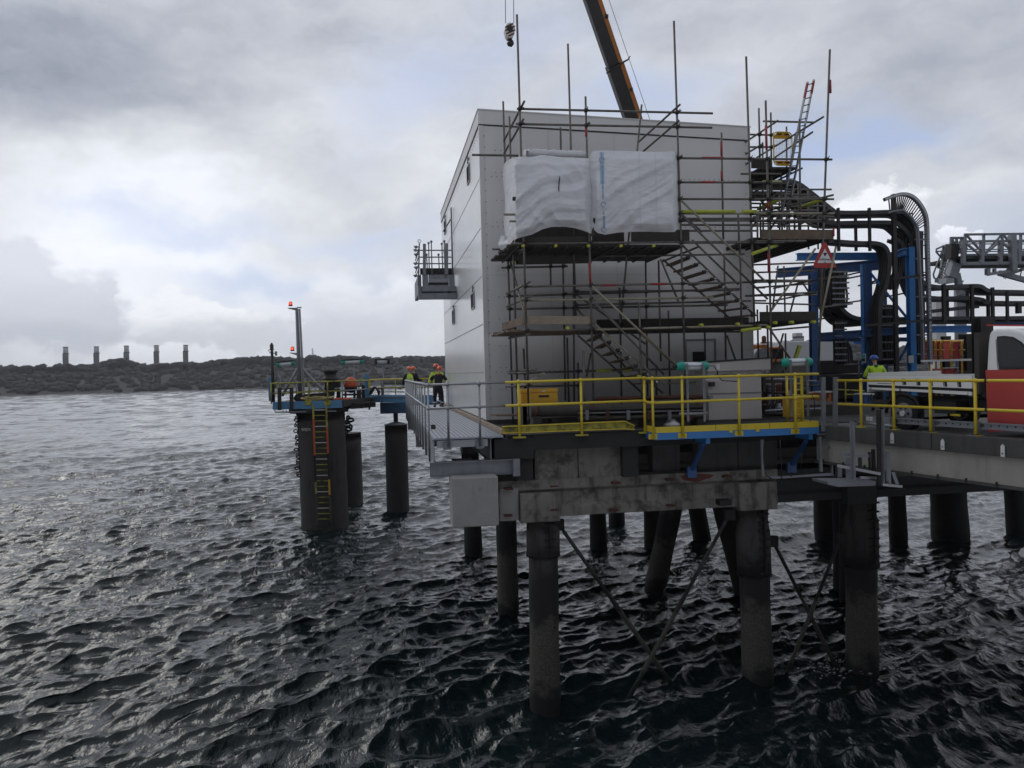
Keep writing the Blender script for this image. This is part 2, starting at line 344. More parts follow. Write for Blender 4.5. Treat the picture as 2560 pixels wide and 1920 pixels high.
# ------------------------------------------------------------------ water
def make_water():
    rs = np.random.RandomState(5)
    wind = math.radians(-52)      # travel direction measured from +X
    K = 300
    lam = np.exp(rs.uniform(math.log(.30), math.log(12.), K))
    th = wind + rs.normal(0, .50, K)*(1.0-.25*np.log(lam/.3)/3.2)
    k = 2*math.pi/lam; ph = rs.uniform(0, 2*math.pi, K)
    amp = .0056*lam*np.minimum(1, (1.25/lam))**1.15*np.exp(-(lam/8)**2)*rs.uniform(.5, 1.35, K)
    lam[:26] = np.exp(rs.uniform(math.log(5.), math.log(16.), 26)); k[:26] = 2*math.pi/lam[:26]; amp[:26] = .0024*lam[:26]*rs.uniform(.6, 1.3, 26)
    cx, cy = np.cos(th), np.sin(th)
    # rows: finer near the jetty than out in the channel
    r = [3.0]
    while r[-1] < 900: r.append(r[-1]+min(max(.035, r[-1]**2/(7.7*800)*(.6 if r[-1] < 45 else .36)), 2.6))
    while r[-1] < 9000: r.append(r[-1]*1.12)
    r = np.array(r); A = np.linspace(-.95, 1.05, 1000)
    R, T = np.meshgrid(r, A, indexing='ij'); dr = np.gradient(r)[:, None]; ds = np.maximum(dr, R*(A[1]-A[0]))
    X = R*np.sin(T); Y = R*np.cos(T); Z = np.zeros_like(X); DX = np.zeros_like(X); DY = np.zeros_like(X)
    gust = 1+.28*np.sin(X*.09+Y*.05+1.)*np.sin(Y*.06-X*.03)
    for i in range(K):
        nrow = int(np.searchsorted(dr[:, 0], lam[i]*.62)); nrow = max(nrow, 2)
        sl = slice(0, nrow)
        fade = np.clip(2.4-ds[sl]*3.4/lam[i], 0, 1)
        p = k[i]*(X[sl]*cx[i]+Y[sl]*cy[i])+ph[i]; a = amp[i]*fade*gust[sl]
        Z[sl] += a*np.sin(p); DX[sl] += -a*cx[i]*np.cos(p)*1.0; DY[sl] += -a*cy[i]*np.cos(p)*1.0
    V = np.stack([X-DX*1.3, Y-DY*1.3, Z], -1).reshape(-1, 3)
    n, m = R.shape
    idx = np.arange(n*m).reshape(n, m); q = np.stack([idx[:-1,:-1], idx[:-1,1:], idx[1:,1:], idx[1:,:-1]], -1).reshape(-1, 4)
    me = bpy.data.meshes.new('water'); me.vertices.add(len(V)); me.vertices.foreach_set('co', V.ravel().astype(np.float32))
    me.loops.add(q.size); me.loops.foreach_set('vertex_index', q.ravel().astype(np.int32)); me.polygons.add(len(q))
    me.polygons.foreach_set('loop_start', np.arange(0, q.size, 4, dtype=np.int32)); me.polygons.foreach_set('loop_total', np.full(len(q), 4, np.int32))
    me.update(); me.polygons.foreach_set('use_smooth', np.ones(len(q), bool)); me.validate()
    mt = bpy.data.materials.new('sea_water'); mt.use_nodes = True; t = mt.node_tree; t.nodes.clear(); g = NT(t)
    b = g.n('ShaderNodeBsdfPrincipled'); o = g.n('ShaderNodeOutputMaterial'); g.l(b.outputs[0], o.inputs[0])
    pos = g.n('ShaderNodeNewGeometry').outputs['Position']
    b.inputs['Base Color'].default_value = (.006, .013, .014, 1); b.inputs['Roughness'].default_value = .045
    b.inputs['IOR'].default_value = 1.333; b.inputs['Specular IOR Level'].default_value = .5
    rot = g.n('ShaderNodeMapping'); rot.inputs['Rotation'].default_value = (0, 0, -wind); rot.inputs['Scale'].default_value = (1, .45, 1); g.l(pos, rot.inputs[0])
    n1 = g.noise(rot.outputs[0], 3.0, 5, .62, .5); n2 = g.noise(rot.outputs[0], 9., 4, .6, .3); n3 = g.noise(rot.outputs[0], .9, 4, .55, .3); n4 = g.noise(rot.outputs[0], .16, 3, .5, .2)
    h = g.m('MULTIPLY_ADD', n2, .2, g.m('MULTIPLY', n1, .75)); h = g.m('MULTIPLY_ADD', n3, 2.6, h); h = g.m('MULTIPLY_ADD', n4, 7., h)
    bu = g.n('ShaderNodeBump'); bu.inputs['Strength'].default_value = 1.; bu.inputs['Distance'].default_value = .062
    g.l(h, bu.inputs['Height']); g.l(bu.outputs[0], b.inputs['Normal'])
    me.materials.append(mt); ob = bpy.data.objects.new('water', me); COL.objects.link(ob); tag(ob, kind='structure')
make_water()
# ------------------------------------------------------------------ far shore
from mathutils import noise as mn
SH = 700.
ridge = [(-400,925),(-200,918),(0,913),(30,914),(110,910),(230,911),(300,896-3),(370,910),(440,903),(500,905),(560,896),(610,892),(640,889),(700,890),(760,893),(780,886),(820,892),(870,888),(960,893),(1020,888),(1090,890),(1200,893),(1500,880),(1760,868),(1850,862),(1950,852),(2100,850),(2300,870),(2600,880),(3000,880)]
def ridge_z(x):
    for (a, b), (c, d) in zip(ridge, ridge[1:]):
        if a <= x <= c: return b+(d-b)*(x-a)/(c-a)
    return ridge[0][1] if x < 0 else ridge[-1][1]
def shore_pt(x, depth, hgt):
    """x = photo column that fixes the bearing; depth in metres behind the shoreline; hgt 0..1 of ridge height"""
    d = ray(x, 930); d = Vector((d.x, d.y, 0)).normalized(); R = SH+depth
    zz = CAM.z+(ray(x, ridge_z(x)).z/Vector((ray(x, ridge_z(x)).x, ray(x, ridge_z(x)).y)).length)*(SH+170)
    return Vector((d.x*R, d.y*R, zz*hgt))
hb = MB(); xs = list(range(-1500, 3400, 25)); prof = [(-6,-.05),(0,0.0),(6,.03),(40,.16),(90,.42),(130,.60),(170,.74),(260,.74),(500,.6)]
hb.grid([[shore_pt(x, dd, hh) for x in xs] for dd, hh in prof])
hill = hb.build('hillside', mat('hill_earth', (.016,.018,.013), .95, var=.3, scale=.05)); tag(hill, kind='structure')
wood = MB(); ico = bmesh.new(); bmesh.ops.create_icosphere(ico, subdivisions=2, radius=1.); iv = [v.co.copy() for v in ico.verts]; iff = [tuple(v.index for v in f.verts) for f in ico.faces]; ico.free()
for i in range(3600):
    x = rnd.uniform(-700, 2700); t = rnd.random()
    back = rnd.random() < .35
    dep = rnd.uniform(140, 185) if back else 170*t
    for (d0, h0), (d1, h1) in zip(prof, prof[1:]):
        if d0 <= dep <= d1: hh = h0+(h1-h0)*(dep-d0)/(d1-d0); break
    c = shore_pt(x, dep, hh); r = rnd.uniform(2.0, 3.6); top = shore_pt(x, dep, 1.).z
    if back: r = rnd.uniform(3.5, 6.0); c.z = min(max(c.z, top-r*.8-rnd.uniform(0, 3.)), top-r*.7+rnd.uniform(0, 1.2))
    else: c.z += rnd.uniform(0, 1.8)
    m = len(wood.v); ph = rnd.uniform(0, 100); sq = rnd.uniform(.6, .9)
    for v in iv:
        k = 1+.55*(mn.noise(v*1.7+Vector((ph, 0, 0))))+.25*mn.noise(v*4.+Vector((0, ph, 0))); wood.v.append((c.x+v.x*r*k*1.15, c.y+v.y*r*k*1.15, c.z+v.z*r*k*sq))
    wood.f += [tuple(m+j for j in f) for f in iff]; wood.sm += [True]*len(iff)
wo = wood.build('wood', mat('far_foliage', (.013,.015,.012), .95, var=.35, scale=.12)); tag(wo, 'dark broadleaf woodland covering the far shore behind the water', 'woodland', kind='stuff')
# five power station chimneys
def chimney(x, ytop, ybot, label):
    R = 1150.; d = ray(x, ytop); hl = math.hypot(d.x, d.y); top = CAM.z+d.z/hl*R; u = Vector((d.x/hl, d.y/hl, 0)); b = u*R; b.z = 8.
    t = thing('chimney', label, 'chimney', b, 'power station chimneys')
    w_ = 3.0
    mb = MB(); mb.lathe((b.x, b.y, 0), [(w_, 8.), (w_*.98, top-11), (w_*1.0, top-11), (w_*1.0, top)], 24); mb.build('stack', M['chim'], t)
    for zz in (top-8.2, top-25, top-39): MB().lathe((b.x, b.y, zz), [(w_, 0), (w_+.8 if zz > top-10 else w_+.4, 0), (w_+.8 if zz > top-10 else w_+.4, .9), (w_, .9)], 24).build('platform', M['dark'], t)
    MB().tube((b.x-u.y*-0-w_*.98, b.y-1, 8), (b.x-w_*.98, b.y-1, top-8), .7, 6).build('access_ladder', M['dark'], t)
    MB().lathe((b.x, b.y, top-.01), [(w_*1.02, 0), (w_*1.02, 1.0), (w_*.8, 1.0), (w_*.8, .2)], 24).build('rim', M['dark'], t)
for x, yt, lb in ((164,869,'leftmost pale grey chimney above the wooded shore'), (241,868,'second chimney from the left, directly behind a tuft of taller trees'), (316,866,'middle one of the five grey chimneys'), (391,865,'fourth grey chimney from the left above the trees'), (464,864,'rightmost grey chimney, shortest above the rising woodland')):
    chimney(x, yt, 910, lb)
# lattice mast on the ridge
d = ray(781, 871); hl = math.hypot(d.x, d.y); R = 900.; b = Vector((d.x/hl*R, d.y/hl*R, 20)); top = CAM.z+d.z/hl*R
t = thing('radio_mast', 'thin lattice mast rising from the wooded ridge left of centre', 'mast', b)
mb = MB(); 
for k in range(3):
    a = k*2.09; mb.tube(b+Vector((1.6*math.cos(a), 1.6*math.sin(a), 0)), Vector((b.x+.5*math.cos(a), b.y+.5*math.sin(a), top)), .16, 5)
mb.build('mast_leg', M['dark'], t)
mb = MB(); nz = 16
for j in range(nz):
    z0 = 20+(top-20)*j/nz; z1 = 20+(top-20)*(j+1)/nz; r0 = 1.6-1.1*j/nz; r1 = 1.6-1.1*(j+1)/nz
    for k in range(3):
        a = k*2.09; c = (k+1)*2.09; mb.tube((b.x+r0*math.cos(a), b.y+r0*math.sin(a), z0), (b.x+r1*math.cos(c), b.y+r1*math.sin(c), z1), .1, 4)
mb.build('lattice', M['dark'], t)
# refinery block on the far right headland
d = ray(2000, 850); hl = math.hypot(d.x, d.y)
def far_box(x0, x1, yt, R, name, lb):
    a = ray(x0, yt); c = ray(x1, yt); za = CAM.z+a.z/math.hypot(a.x, a.y)*R
    p0 = Vector((a.x, a.y, 0)).normalized()*R; p1 = Vector((c.x, c.y, 0)).normalized()*R; n = Vector((p0.y-p1.y, p1.x-p0.x, 0)).normalized()*25
    t = thing(name, lb, 'building', (p0.x, p0.y, 5.))
    MB().prism([(p0.x,p0.y,5),(p1.x,p1.y,5),(p1.x,p1.y,za),(p0.x,p0.y,za)], n).build('wall', M['chim'], t)
    MB().prism([(p0.x,p0.y,za),(p1.x,p1.y,za),(p1.x,p1.y,za+2),(p0.x,p0.y,za+2)], n*1.05).build('roof', M['dark'], t)
    mid = (p0+p1)/2; MB().box((mid.x-3, mid.y-1, za+2), (mid.x+4, mid.y+6, za+5)).build('plant_room', M['chim'], t)
far_box(1981, 2010, 846, 820, 'refinery_building', 'blocky grey building on the far headland seen through the scaffold')
# ------------------------------------------------------------------ jetty head: slab, panels, caps, piles
DZ = 6.3; YB = 21.8; XL = 2.79; XR = 10.62
t = thing('jetty_head', 'blackened concrete jetty deck carrying the white building and scaffold', 'jetty', (3, 17.7, DZ))
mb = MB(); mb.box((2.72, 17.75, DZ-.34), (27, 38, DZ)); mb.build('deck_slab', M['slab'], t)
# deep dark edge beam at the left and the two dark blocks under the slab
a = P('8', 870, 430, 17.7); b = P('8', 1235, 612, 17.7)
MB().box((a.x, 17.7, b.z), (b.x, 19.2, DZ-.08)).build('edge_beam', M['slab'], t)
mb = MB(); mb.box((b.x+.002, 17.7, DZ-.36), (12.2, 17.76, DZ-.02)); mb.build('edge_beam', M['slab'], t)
for x0, x1, y0, y1 in ((1080, 1228, 610, 805), (2052, 2200, 490, 770)):
    a = P('8', x0, y0, 17.8); b = P('8', x1, y1, 17.8)
    MB().box((a.x, 17.8, b.z-.02), (b.x, 18.7, min(a.z, DZ-.36))).build('bearing_block', M['slab'], t)
def panel(z, x0, x1, y0, y1, Y, m, n=1):
    a = P(z, x0, y0, Y); b = P(z, x1, y1, Y); w_ = (b.x-a.x)/n
    for i in range(n):
        MB().box((a.x+i*w_+.008, Y, b.z), (a.x+(i+1)*w_-.008, Y+.35, DZ-.345)).build('concrete_panel', m, t, bevel=.012)
panel('8', 1235, 2040, 520, 780, 18.0, M['conc'], 2)
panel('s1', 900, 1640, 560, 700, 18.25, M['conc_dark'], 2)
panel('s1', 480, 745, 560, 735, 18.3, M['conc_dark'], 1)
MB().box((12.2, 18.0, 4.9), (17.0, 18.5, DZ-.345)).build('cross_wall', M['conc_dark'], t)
for yy in (21, 29, 36): MB().box((3.0, yy, DZ-.9), (26, yy+.5, DZ-.345)).build('deck_beam', M['slab'], t)
# cap beams, one object each
def cap(Y, x0, x1, zt, zb, label, m=None):
    m = m or M['conc']; c = thing('cap_beam', label, 'concrete beam', (x0, Y, zb), 'concrete cap beams on the pile rows')
    h = zt-zb
    prof = [(0,0),(0,.23*h),(.10,.32*h),(.10,.66*h),(.0,.74*h),(0,h),(1.0,h),(1.0,0)]
    MB().prism([(x0, Y+p, zb+q_) for p, q_ in prof], (x1-x0, 0, 0)).build('beam', m, c, bevel=.015)
    return c
a = P('8', 1480, 800, 17.95); b = P('8', 1480, 1145, 17.95)
CZT, CZB = a.z, b.z
XC = P('s1', 1642, 900, 17.95).x; c1 = cap(17.95, P('8', 905, 900, 17.95).x, XC, CZT, CZB, 'stained front concrete cap beam facing the viewer below the deck')
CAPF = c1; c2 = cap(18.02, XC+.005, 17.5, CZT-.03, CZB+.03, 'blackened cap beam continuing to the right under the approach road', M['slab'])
for z, x0, x1, y0, y1 in (('8', 1105, 1480, 890, 1195), ('s1', 1285, 1640, 830, 1085), ('s1', 2280, 2560, 860, 1090)):
    a = P(z, x0, y0, 17.8); b = P(z, x1, y1, 17.8)
    MB().box((a.x, 17.8, CZB-.09), (b.x, 18.9, CZT-.28)).build('pile_block', M['conc'] if z == '8' or x0 < 2000 else M['slab'], c1 if x0 < 2000 else c2, bevel=.03)
for z, x0, x1, y0, y1 in (('8', 920, 1100, 880, 1160),):
    a = P(z, x0, y0, 17.9); b = P(z, x1, y1, 17.9); MB().box((a.x, 17.9, CZB-.04), (b.x-.004, 18.8, CZT-.16)).build('pile_block', M['conc_new'], c1, bevel=.02)
# rusty bolt plates on the beam face
for z, x, y in (('8',1420,870),('8',1425,1085),('8',1005,895),('8',1000,1140),('8',1995,840),('8',1980,1090),('s1',650,810),('s1',660,1050),('s1',1180,780)):
    a = P(z, x, y, 17.79); mb = MB(); mb.box((a.x-.09, 17.785, a.z-.02), (a.x+.09, 17.8 if x in (1420,1425) else 17.96, a.z+.02))
    for k in (-.08, .08): mb.tube((a.x+k, 17.74, a.z), (a.x+k, 17.78, a.z), .014, 6)
    mb.build('fixing_plate', M['rust'], c1)
a = P('s1', 1105, 1000, 17.7); b = P('s1', 1215, 1045, 17.7); MB().box((a.x, 17.7, b.z), (b.x, 18.2, a.z)).build('clamp_box', M['black'], c1)
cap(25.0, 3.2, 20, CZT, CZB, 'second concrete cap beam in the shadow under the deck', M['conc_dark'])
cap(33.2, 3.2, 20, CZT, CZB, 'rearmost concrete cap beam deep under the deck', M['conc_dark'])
# pale new block
a = P('8', 475, 795, 17.2); b = P('8', 915, 1232, 17.2)
o = MB().box((a.x, 17.2, b.z), (b.x, 17.88, a.z)).build('concrete_block', M['conc_new'], bevel=.03); tag(o, 'pale cube shaped concrete block at the left end of the cap beam', 'concrete block')
# piles
def pile(pt, pb, Y, r, label, jacket=None, m=None, Yb=None, grp='steel piles under the jetty'):
    top = atY(*pt, Y); bot = atY(*pb, Yb or Y); d = (bot-top)/max(.01, (top.z-bot.z)); bt = bot+d*(1.5)
    top = top-d*max(.25, CZB+.05-top.z if Y > 20 else .25)
    c = thing('pile', label, 'pile', bot, grp)
    m = m or M['pile']
    pts = [top+(bt-top)*k/14 for k in range(15)]
    MB().path(pts, [r*(1+.02*math.sin(k*1.7)) if k < 9 else r*(1.035+.03*math.sin(k*2.1)) for k in range(15)], 28).build('shaft', m, c)
    if jacket:
        k = (top.z-atY(pb[0], jacket, Y).z)/(top.z-bot.z); j = top+(bot-top)*k
        MB().path([top+d*.2, top+(j-top)*.45, j], r*1.13, 28).build('jacket', M['pile'], c)
        MB().path([j-d*.05, j+d*.03], r*1.17, 28).build('collar', M['pile_dark'], c)
        ux = .25; mb = MB(); n = 6 if jacket < 1400 else 9
        for i in range(n):
            q = top+(j-top)*((i+.6)/n)
            for sgn in (-1, 1):
                mb.box((q.x+.08+sgn*.075-.05, q.y-r*1.30, q.z-.02), (q.x+.08+sgn*.075+.05, q.y-r*.98, q.z+.02))
        q0, q1 = top+d*.25, j-d*.08
        mb.bar((q0.x+.08, q0.y-r*1.16, q0.z), (q1.x+.08, q1.y-r*1.16, q1.z), .03, .16, up=(0,1,0)); mb.build('flange_bolts', M['pile_dark'], c)
    return c
pile((1357,1302),(1363,1765), 18.3, .345, 'nearest jacketed pile standing under the left pile block', 1385)
pile((1880,1270),(1895,1700), 18.3, .36, 'jacketed pile at the middle of the front row where the brace rods meet', 1431)
pile((2150,1240),(2156,1665), 18.5, .38, 'tall weathered pile at the right end of the front row', 1411)
pile((1265,1290),(1271,1530), 25.4, .33, 'pile in the second row directly behind the pale concrete block', m=M['pile'])
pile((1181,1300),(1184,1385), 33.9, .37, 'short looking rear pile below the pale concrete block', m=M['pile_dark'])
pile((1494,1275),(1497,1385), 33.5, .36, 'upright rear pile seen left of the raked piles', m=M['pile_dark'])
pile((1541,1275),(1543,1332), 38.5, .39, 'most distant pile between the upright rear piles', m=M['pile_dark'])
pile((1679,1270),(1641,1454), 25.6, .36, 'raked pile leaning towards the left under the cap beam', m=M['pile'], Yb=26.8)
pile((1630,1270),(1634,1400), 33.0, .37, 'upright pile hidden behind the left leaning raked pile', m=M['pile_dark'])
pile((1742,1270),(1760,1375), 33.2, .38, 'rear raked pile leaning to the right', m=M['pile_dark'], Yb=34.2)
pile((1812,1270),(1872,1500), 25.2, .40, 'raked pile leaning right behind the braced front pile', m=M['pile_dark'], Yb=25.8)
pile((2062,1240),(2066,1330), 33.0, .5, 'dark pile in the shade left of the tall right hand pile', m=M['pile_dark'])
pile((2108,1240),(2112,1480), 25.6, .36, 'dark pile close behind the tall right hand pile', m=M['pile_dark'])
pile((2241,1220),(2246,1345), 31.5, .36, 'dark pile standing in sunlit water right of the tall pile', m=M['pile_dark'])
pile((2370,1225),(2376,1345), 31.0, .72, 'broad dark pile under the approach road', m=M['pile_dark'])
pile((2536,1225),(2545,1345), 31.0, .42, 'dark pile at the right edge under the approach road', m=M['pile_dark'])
def brace(p, q, Y0, Y1, lb, r=.045):
    a = atY(*p, Y0); b = atY(*q, Y1); n = 22; d = (b-a)
    pts = [a+d*(k/n) for k in range(n+1)]; pts.append(b+d.normalized()*.5)
    rr = [r if k < n*.45 else r*(1.25+.25*math.sin(k*2.3)) for k in range(n+2)]
    c = thing('brace_rod', lb, 'brace', a, 'diagonal brace rods between the front piles')
    MB().path(pts, rr, 8).build('rod', M['pile'], c)
    MB().box(a-Vector((.12,.06,.14)), a+Vector((.12,.06,.12))).build('end_lug', M['pile_dark'], c)
brace((1397,1311),(1672,1700), 18.25, 18.6, 'dark rod falling rightwards from the nearest pile into the water')
brace((1824,1285),(1588,1716), 18.1, 18.35, 'barnacled rod falling leftwards from the middle front pile')
brace((1932,1352),(2098,1682), 18.35, 18.7, 'thin rod falling rightwards from the middle front pile to the right hand pile')
brace((2102,1345),(1964,1690), 18.25, 18.5, 'weathered rod falling leftwards from the right hand pile')
# splash foam at the right pile
# ------------------------------------------------------------------ building
t = thing('cladded_building', 'tall white metal clad building standing on the jetty head behind the scaffold', 'building', (XL, YB, DZ))
zl = atY(1186, 275, YB).z; zr = atY(1866, 319, YB).z; fl = atY(1187, 310, YB).z; fr = atY(1866, 350.5, YB).z
def zt(x): return zl+(zr-zl)*(x-XL)/(XR-XL)
def zf(x): return fl+(fr-fl)*(x-XL)/(XR-XL)
def clad(name, col, rough, axis):
    m = bpy.data.materials.new(name); m.use_nodes = True; tr = m.node_tree; tr.nodes.clear(); q = NT(tr)
    b = q.n('ShaderNodeBsdfPrincipled'); o = q.n('ShaderNodeOutputMaterial'); q.l(b.outputs[0], o.inputs[0])
    pos = q.n('ShaderNodeNewGeometry').outputs['Position']; n = q.noise(pos, .9, 5, .6)
    c = q.vm('SCALE', col); q.l(q.m('MULTIPLY_ADD', n, .14, .93), c.node.inputs[3]); 
    n3 = q.noise(q.vm('MULTIPLY', pos, (1., 1., .1)), 3.5, 4, .6); c = q.mix(q.m('MULTIPLY', q.sm(n3, .55, .8), .10), c, (.25,.23,.2,1)); q.l(c, b.inputs['Base Color'])
    b.inputs['Roughness'].default_value = rough; b.inputs['Specular IOR Level'].default_value = .5
    if axis is not None:
        s = q.n('ShaderNodeSeparateXYZ'); q.l(pos, s.inputs[0]); v = q.m('SINE', q.m('MULTIPLY', s.outputs[axis], 2*math.pi/.125)); v = q.m('MULTIPLY_ADD', q.noise(pos, .5, 2), 6., v)
        bu = q.n('ShaderNodeBump'); bu.inputs['Strength'].default_value = .22; bu.inputs['Distance'].default_value = .01; q.l(v, bu.inputs['Height']); q.l(bu.outputs[0], b.inputs['Normal'])
    return m
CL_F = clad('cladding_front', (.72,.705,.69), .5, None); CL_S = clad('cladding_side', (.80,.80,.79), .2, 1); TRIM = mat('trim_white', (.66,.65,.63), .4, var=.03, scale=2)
YE = 36.0
mb = MB(); mb.prism([(XL,YB,DZ+.12),(XR,YB,DZ+.12),(XR,YB,zf(XR)-.01),(XL,YB,zf(XL)-.01)], (0,.12,0)); mb.build('wall', CL_F, t)
mb = MB(); mb.box((XL, YB+.121, DZ+.12), (XL+.12, YE, zf(XL)-.01)); mb.build('wall', CL_S, t)
mb = MB(); mb.box((XR-.12, YB+.121, DZ+.12), (XR, YE, zf(XR)-.01)); mb.build('wall', CL_S, t)
mb = MB(); mb.box((XL+.121, YE-.12, DZ+.12), (XR-.121, YE-.001, zf(XR)-.01)); mb.build('wall', CL_F, t)
o_ = .03
mb = MB()
mb.prism([(XL-o_,YB-o_,zf(XL)),(XR+o_,YB-o_,zf(XR)),(XR+o_,YB-o_,zt(XR)),(XL-o_,YB-o_,zt(XL))], (0,.2,0))
mb.box((XL-o_, YB+.171, zf(XL)), (XL+.2, YE+o_, zt(XL))); mb.build('fascia', CL_F, t)
mb = MB(); mb.prism([(XL-o_-.02,YB-o_-.02,zt(XL)+.002),(XR+o_+.02,YB-o_-.02,zt(XR)+.002),(XR+o_+.02,YB-o_-.02,zt(XR)+.03),(XL-o_-.02,YB-o_-.02,zt(XL)+.03)], (0,YE-YB+.1,0)); mb.build('roof', TRIM, t)
mb = MB(); mb.prism([(XL-.012,YB-.012,zf(XL)-.035),(XR,YB-.012,zf(XR)-.035),(XR,YB-.012,zf(XR)-.003),(XL-.012,YB-.012,zf(XL)-.003)], (0,.05,0)); mb.box((XL-.012, YB+.05, zf(XL)-.035), (XL+.05, YE, zf(XL)-.003)); mb.build('drip_strip', M['dark'], t)
mb = MB(); mb.box((XL-.018, YB-.018, DZ+.1), (XL+.10, YB-.002, zf(XL)-.036)); mb.box((XL-.018, YB-.0015, DZ+.1), (XL-.002, YB+.10, zf(XL)-.036)); mb.build('corner_trim', TRIM, t)
MB().box((XR-.02, YB-.018, DZ+.1), (XR+.018, YB-.002, zf(XR)-.036)).build('corner_trim', TRIM, t)
mb = MB(); mb.box((XL-.04, YB-.05, DZ), (XR+.05, YE, DZ+.118)); mb.build('plinth', M['conc_dark'], t)
JZ = [atY(1189, 441, YB).z, atY(1192, 566, YB).z, atY(1195, 688, YB).z, atY(1200.7, 809, YB).z, atY(1203, 931, YB).z]
SEAM = mat('seam_grey', (.50,.49,.48), .6, var=.1); SEAMD = mat('seam_side', (.24,.24,.24), .6, var=.1)
mb = MB()
for x in [XL+1.9*k for k in (1,2,3)]: mb.box((x, YB-.004, DZ+.12), (x+.008, YB-.001, zf(x)-.04))
mb.box((XL+.102, YB-.004, JZ[2]-.004), (XR-.022, YB-.001, JZ[2]+.004))
mb.build('seam', SEAM, t)
mb = MB()
for z in JZ: mb.box((XL-.004, YB+.102, z-.010), (XL-.001, YE-.02, z+.010))
mb.build('seam', SEAMD, t)
mb = MB(); z = DZ+.4
def rivet(x, y, z, side=False): mb.sphere((x, y, z), .013, 6, 3)
while z < zf(XL)-.1:
    rivet(XL+.13, YB-.004, z); rivet(XR-.12, YB-.004, z); z += .30
for z in [q+.6 for q in JZ]+[q for q in JZ]+[JZ[-1]-.6]:
    for k in (.42, .58): rivet(XL+k, YB-.004, z+.12)
for z in JZ[:2]+JZ[4:]:
    x = XL+.3
    while x < XR-.2: rivet(x, YB-.004, z); x += .15
tag(mb.build('fixings', M['dark'], t), kind='stuff')
mb = MB(); y = YB+.25
while y < YE:
    for z in JZ[:4]: mb.sphere((XL-.003, y, z+.0), .012, 6, 3)
    z = zf(XL)-.2; mb.sphere((XL-.003, y, z), .012, 6, 3); y += .3
tag(mb.build('fixings', M['dark'], t), kind='stuff')
# slim vents with flue pipes on the side wall
def vent(x0, x1, y0, y1, ystem, lb):
    a = atX(x0, (y0+y1)/2, XL); b = atX(x1, (y0+y1)/2, XL); ya, yb = min(a.y,b.y), max(a.y,b.y); zc = (a.z+b.z)/2; h = (y1-y0)/2/FPX*(ya+yb)/2
    v = MB(); X0 = XL-.035
    for p, q_ in (((X0, ya, zc-h), (XL-.003, ya+.04, zc+h)), ((X0, yb-.04, zc-h), (XL-.003, yb, zc+h)), ((X0, ya+.041, zc+h-.04), (XL-.003, yb-.041, zc+h)), ((X0, ya+.041, zc-h), (XL-.003, yb-.041, zc-h+.04))): v.box(p, q_)
    fr_ = v.build('window', M['galv'], t)
    v = MB(); n = 7
    for k in range(n):
        z = zc-h+.06+(2*h-.12)*k/(n-1); v.bar((XL-.025, ya+.05, z), (XL-.025, yb-.05, z), .04, .012)
    v.build('louvre', M['dark'], fr_)
    st = ystem/FPX*(ya+yb)/2; v = MB(); ym = ya+.15; v.tube((XL-.04, ym, zc+h), (XL-.04, ym, zc+h+st), .022, 8); v.box((XL-.05, ym-.03, zc+h+st*.5), (XL-.002, ym+.03, zc+h+st*.5+.05)); v.build('pipe_stub', M['galvd'], fr_)
vent(1169, 1175, 414, 458, 20, ''); vent(1111.5, 1115.5, 551, 584, 12, ''); vent(1179.5, 1187, 732, 773, 17, ''); vent(1132, 1137, 774, 811, 9, '')
# tall thin conduit behind the balcony
a = atX(1131.5, 545, XL); MB().tube((XL-.05, a.y, a.z+.4), (XL-.05, a.y, a.z-2.6), .03, 8).build('conduit', M['galvd'], t)
b0 = atX(1125, 560, XL); MB().bar((XL-.04, a.y, a.z), (XL-.3, a.y+.9, a.z-.35), .04, .04).build('stay', M['galvd'], t)
# recess and doorway low on the front wall
a = P('4', 775, 915, YB); b = P('4', 1070, 1125, YB)
mb = MB(); mb.box((a.x, YB-.03, b.z-1.), (a.x+.06, YB-.006, a.z)); mb.box((b.x-.06, YB-.03, b.z-1.), (b.x, YB-.006, a.z)); mb.box((a.x+.061, YB-.03, a.z-.06), (b.x-.061, YB-.006, a.z)); fdo = mb.build('door_frame', M['galvd'], t)
a2 = P('4', 852, 1030, YB); b2 = P('4', 962, 1120, YB); MB().box((a2.x, YB-.012, b2.z), (b2.x, YB-.006, a2.z)).build('opening', M['black'], fdo)
# ------------------------------------------------------------------ balcony on the side wall
Y0, Y1 = 29.4, 32.6
t = thing('balcony', 'grey steel landing with handrails bolted to the side wall of the building', 'balcony', (1.4, Y0, P('3',205,470,Y0).z))
def bx(name, x0, y0, x1, y1, ya, yb, m):
    a = P('3', x0, y0, ya); b = P('3', x1, y1, ya); return MB().box((a.x, ya, b.z), (min(b.x, XL-.03), yb, a.z)).build(name, m, t)
bx('front_plate', 205, 320, 262, 425, Y0, Y0+.06, M['galvd']); bx('front_plate', 450, 320, 505, 425, Y0, Y0+.06, M['galvd'])
bx('cross_plate', 262.5, 358, 449.5, 390, Y0+.004, Y0+.06, M['galv']); bx('cross_plate', 262.5, 320, 449.5, 357.5, Y0+.012, Y0+.06, M['galvd'])
bx('recess', 262.5, 390.5, 449.5, 415, Y0+.05, Y0+.3, M['dark']); bx('cross_plate', 262.5, 415.5, 449.5, 425, Y0+.004, Y0+.06, M['galvd'])
bx('channel', 203, 426, 540, 470, Y0-.04, Y0+.1, M['galvd']); bx('side_channel', 165, 322, 200, 490, Y0+.1, Y1, M['galvd'])
bx('floor_grating', 200, 426, 540, 434, Y0+.11, Y1, M['dark'])
for k in (395, 470): bx('spacer', k, 471, k+45, 490, Y0+.12, Y0+.4, M['galvd'])
bx('support_beam', 168, 491, 560, 542, Y0-.02, Y0+.22, M['galvd']); bx('support_beam', 168, 491, 560, 542, Y1-.3, Y1-.05, M['galvd'])
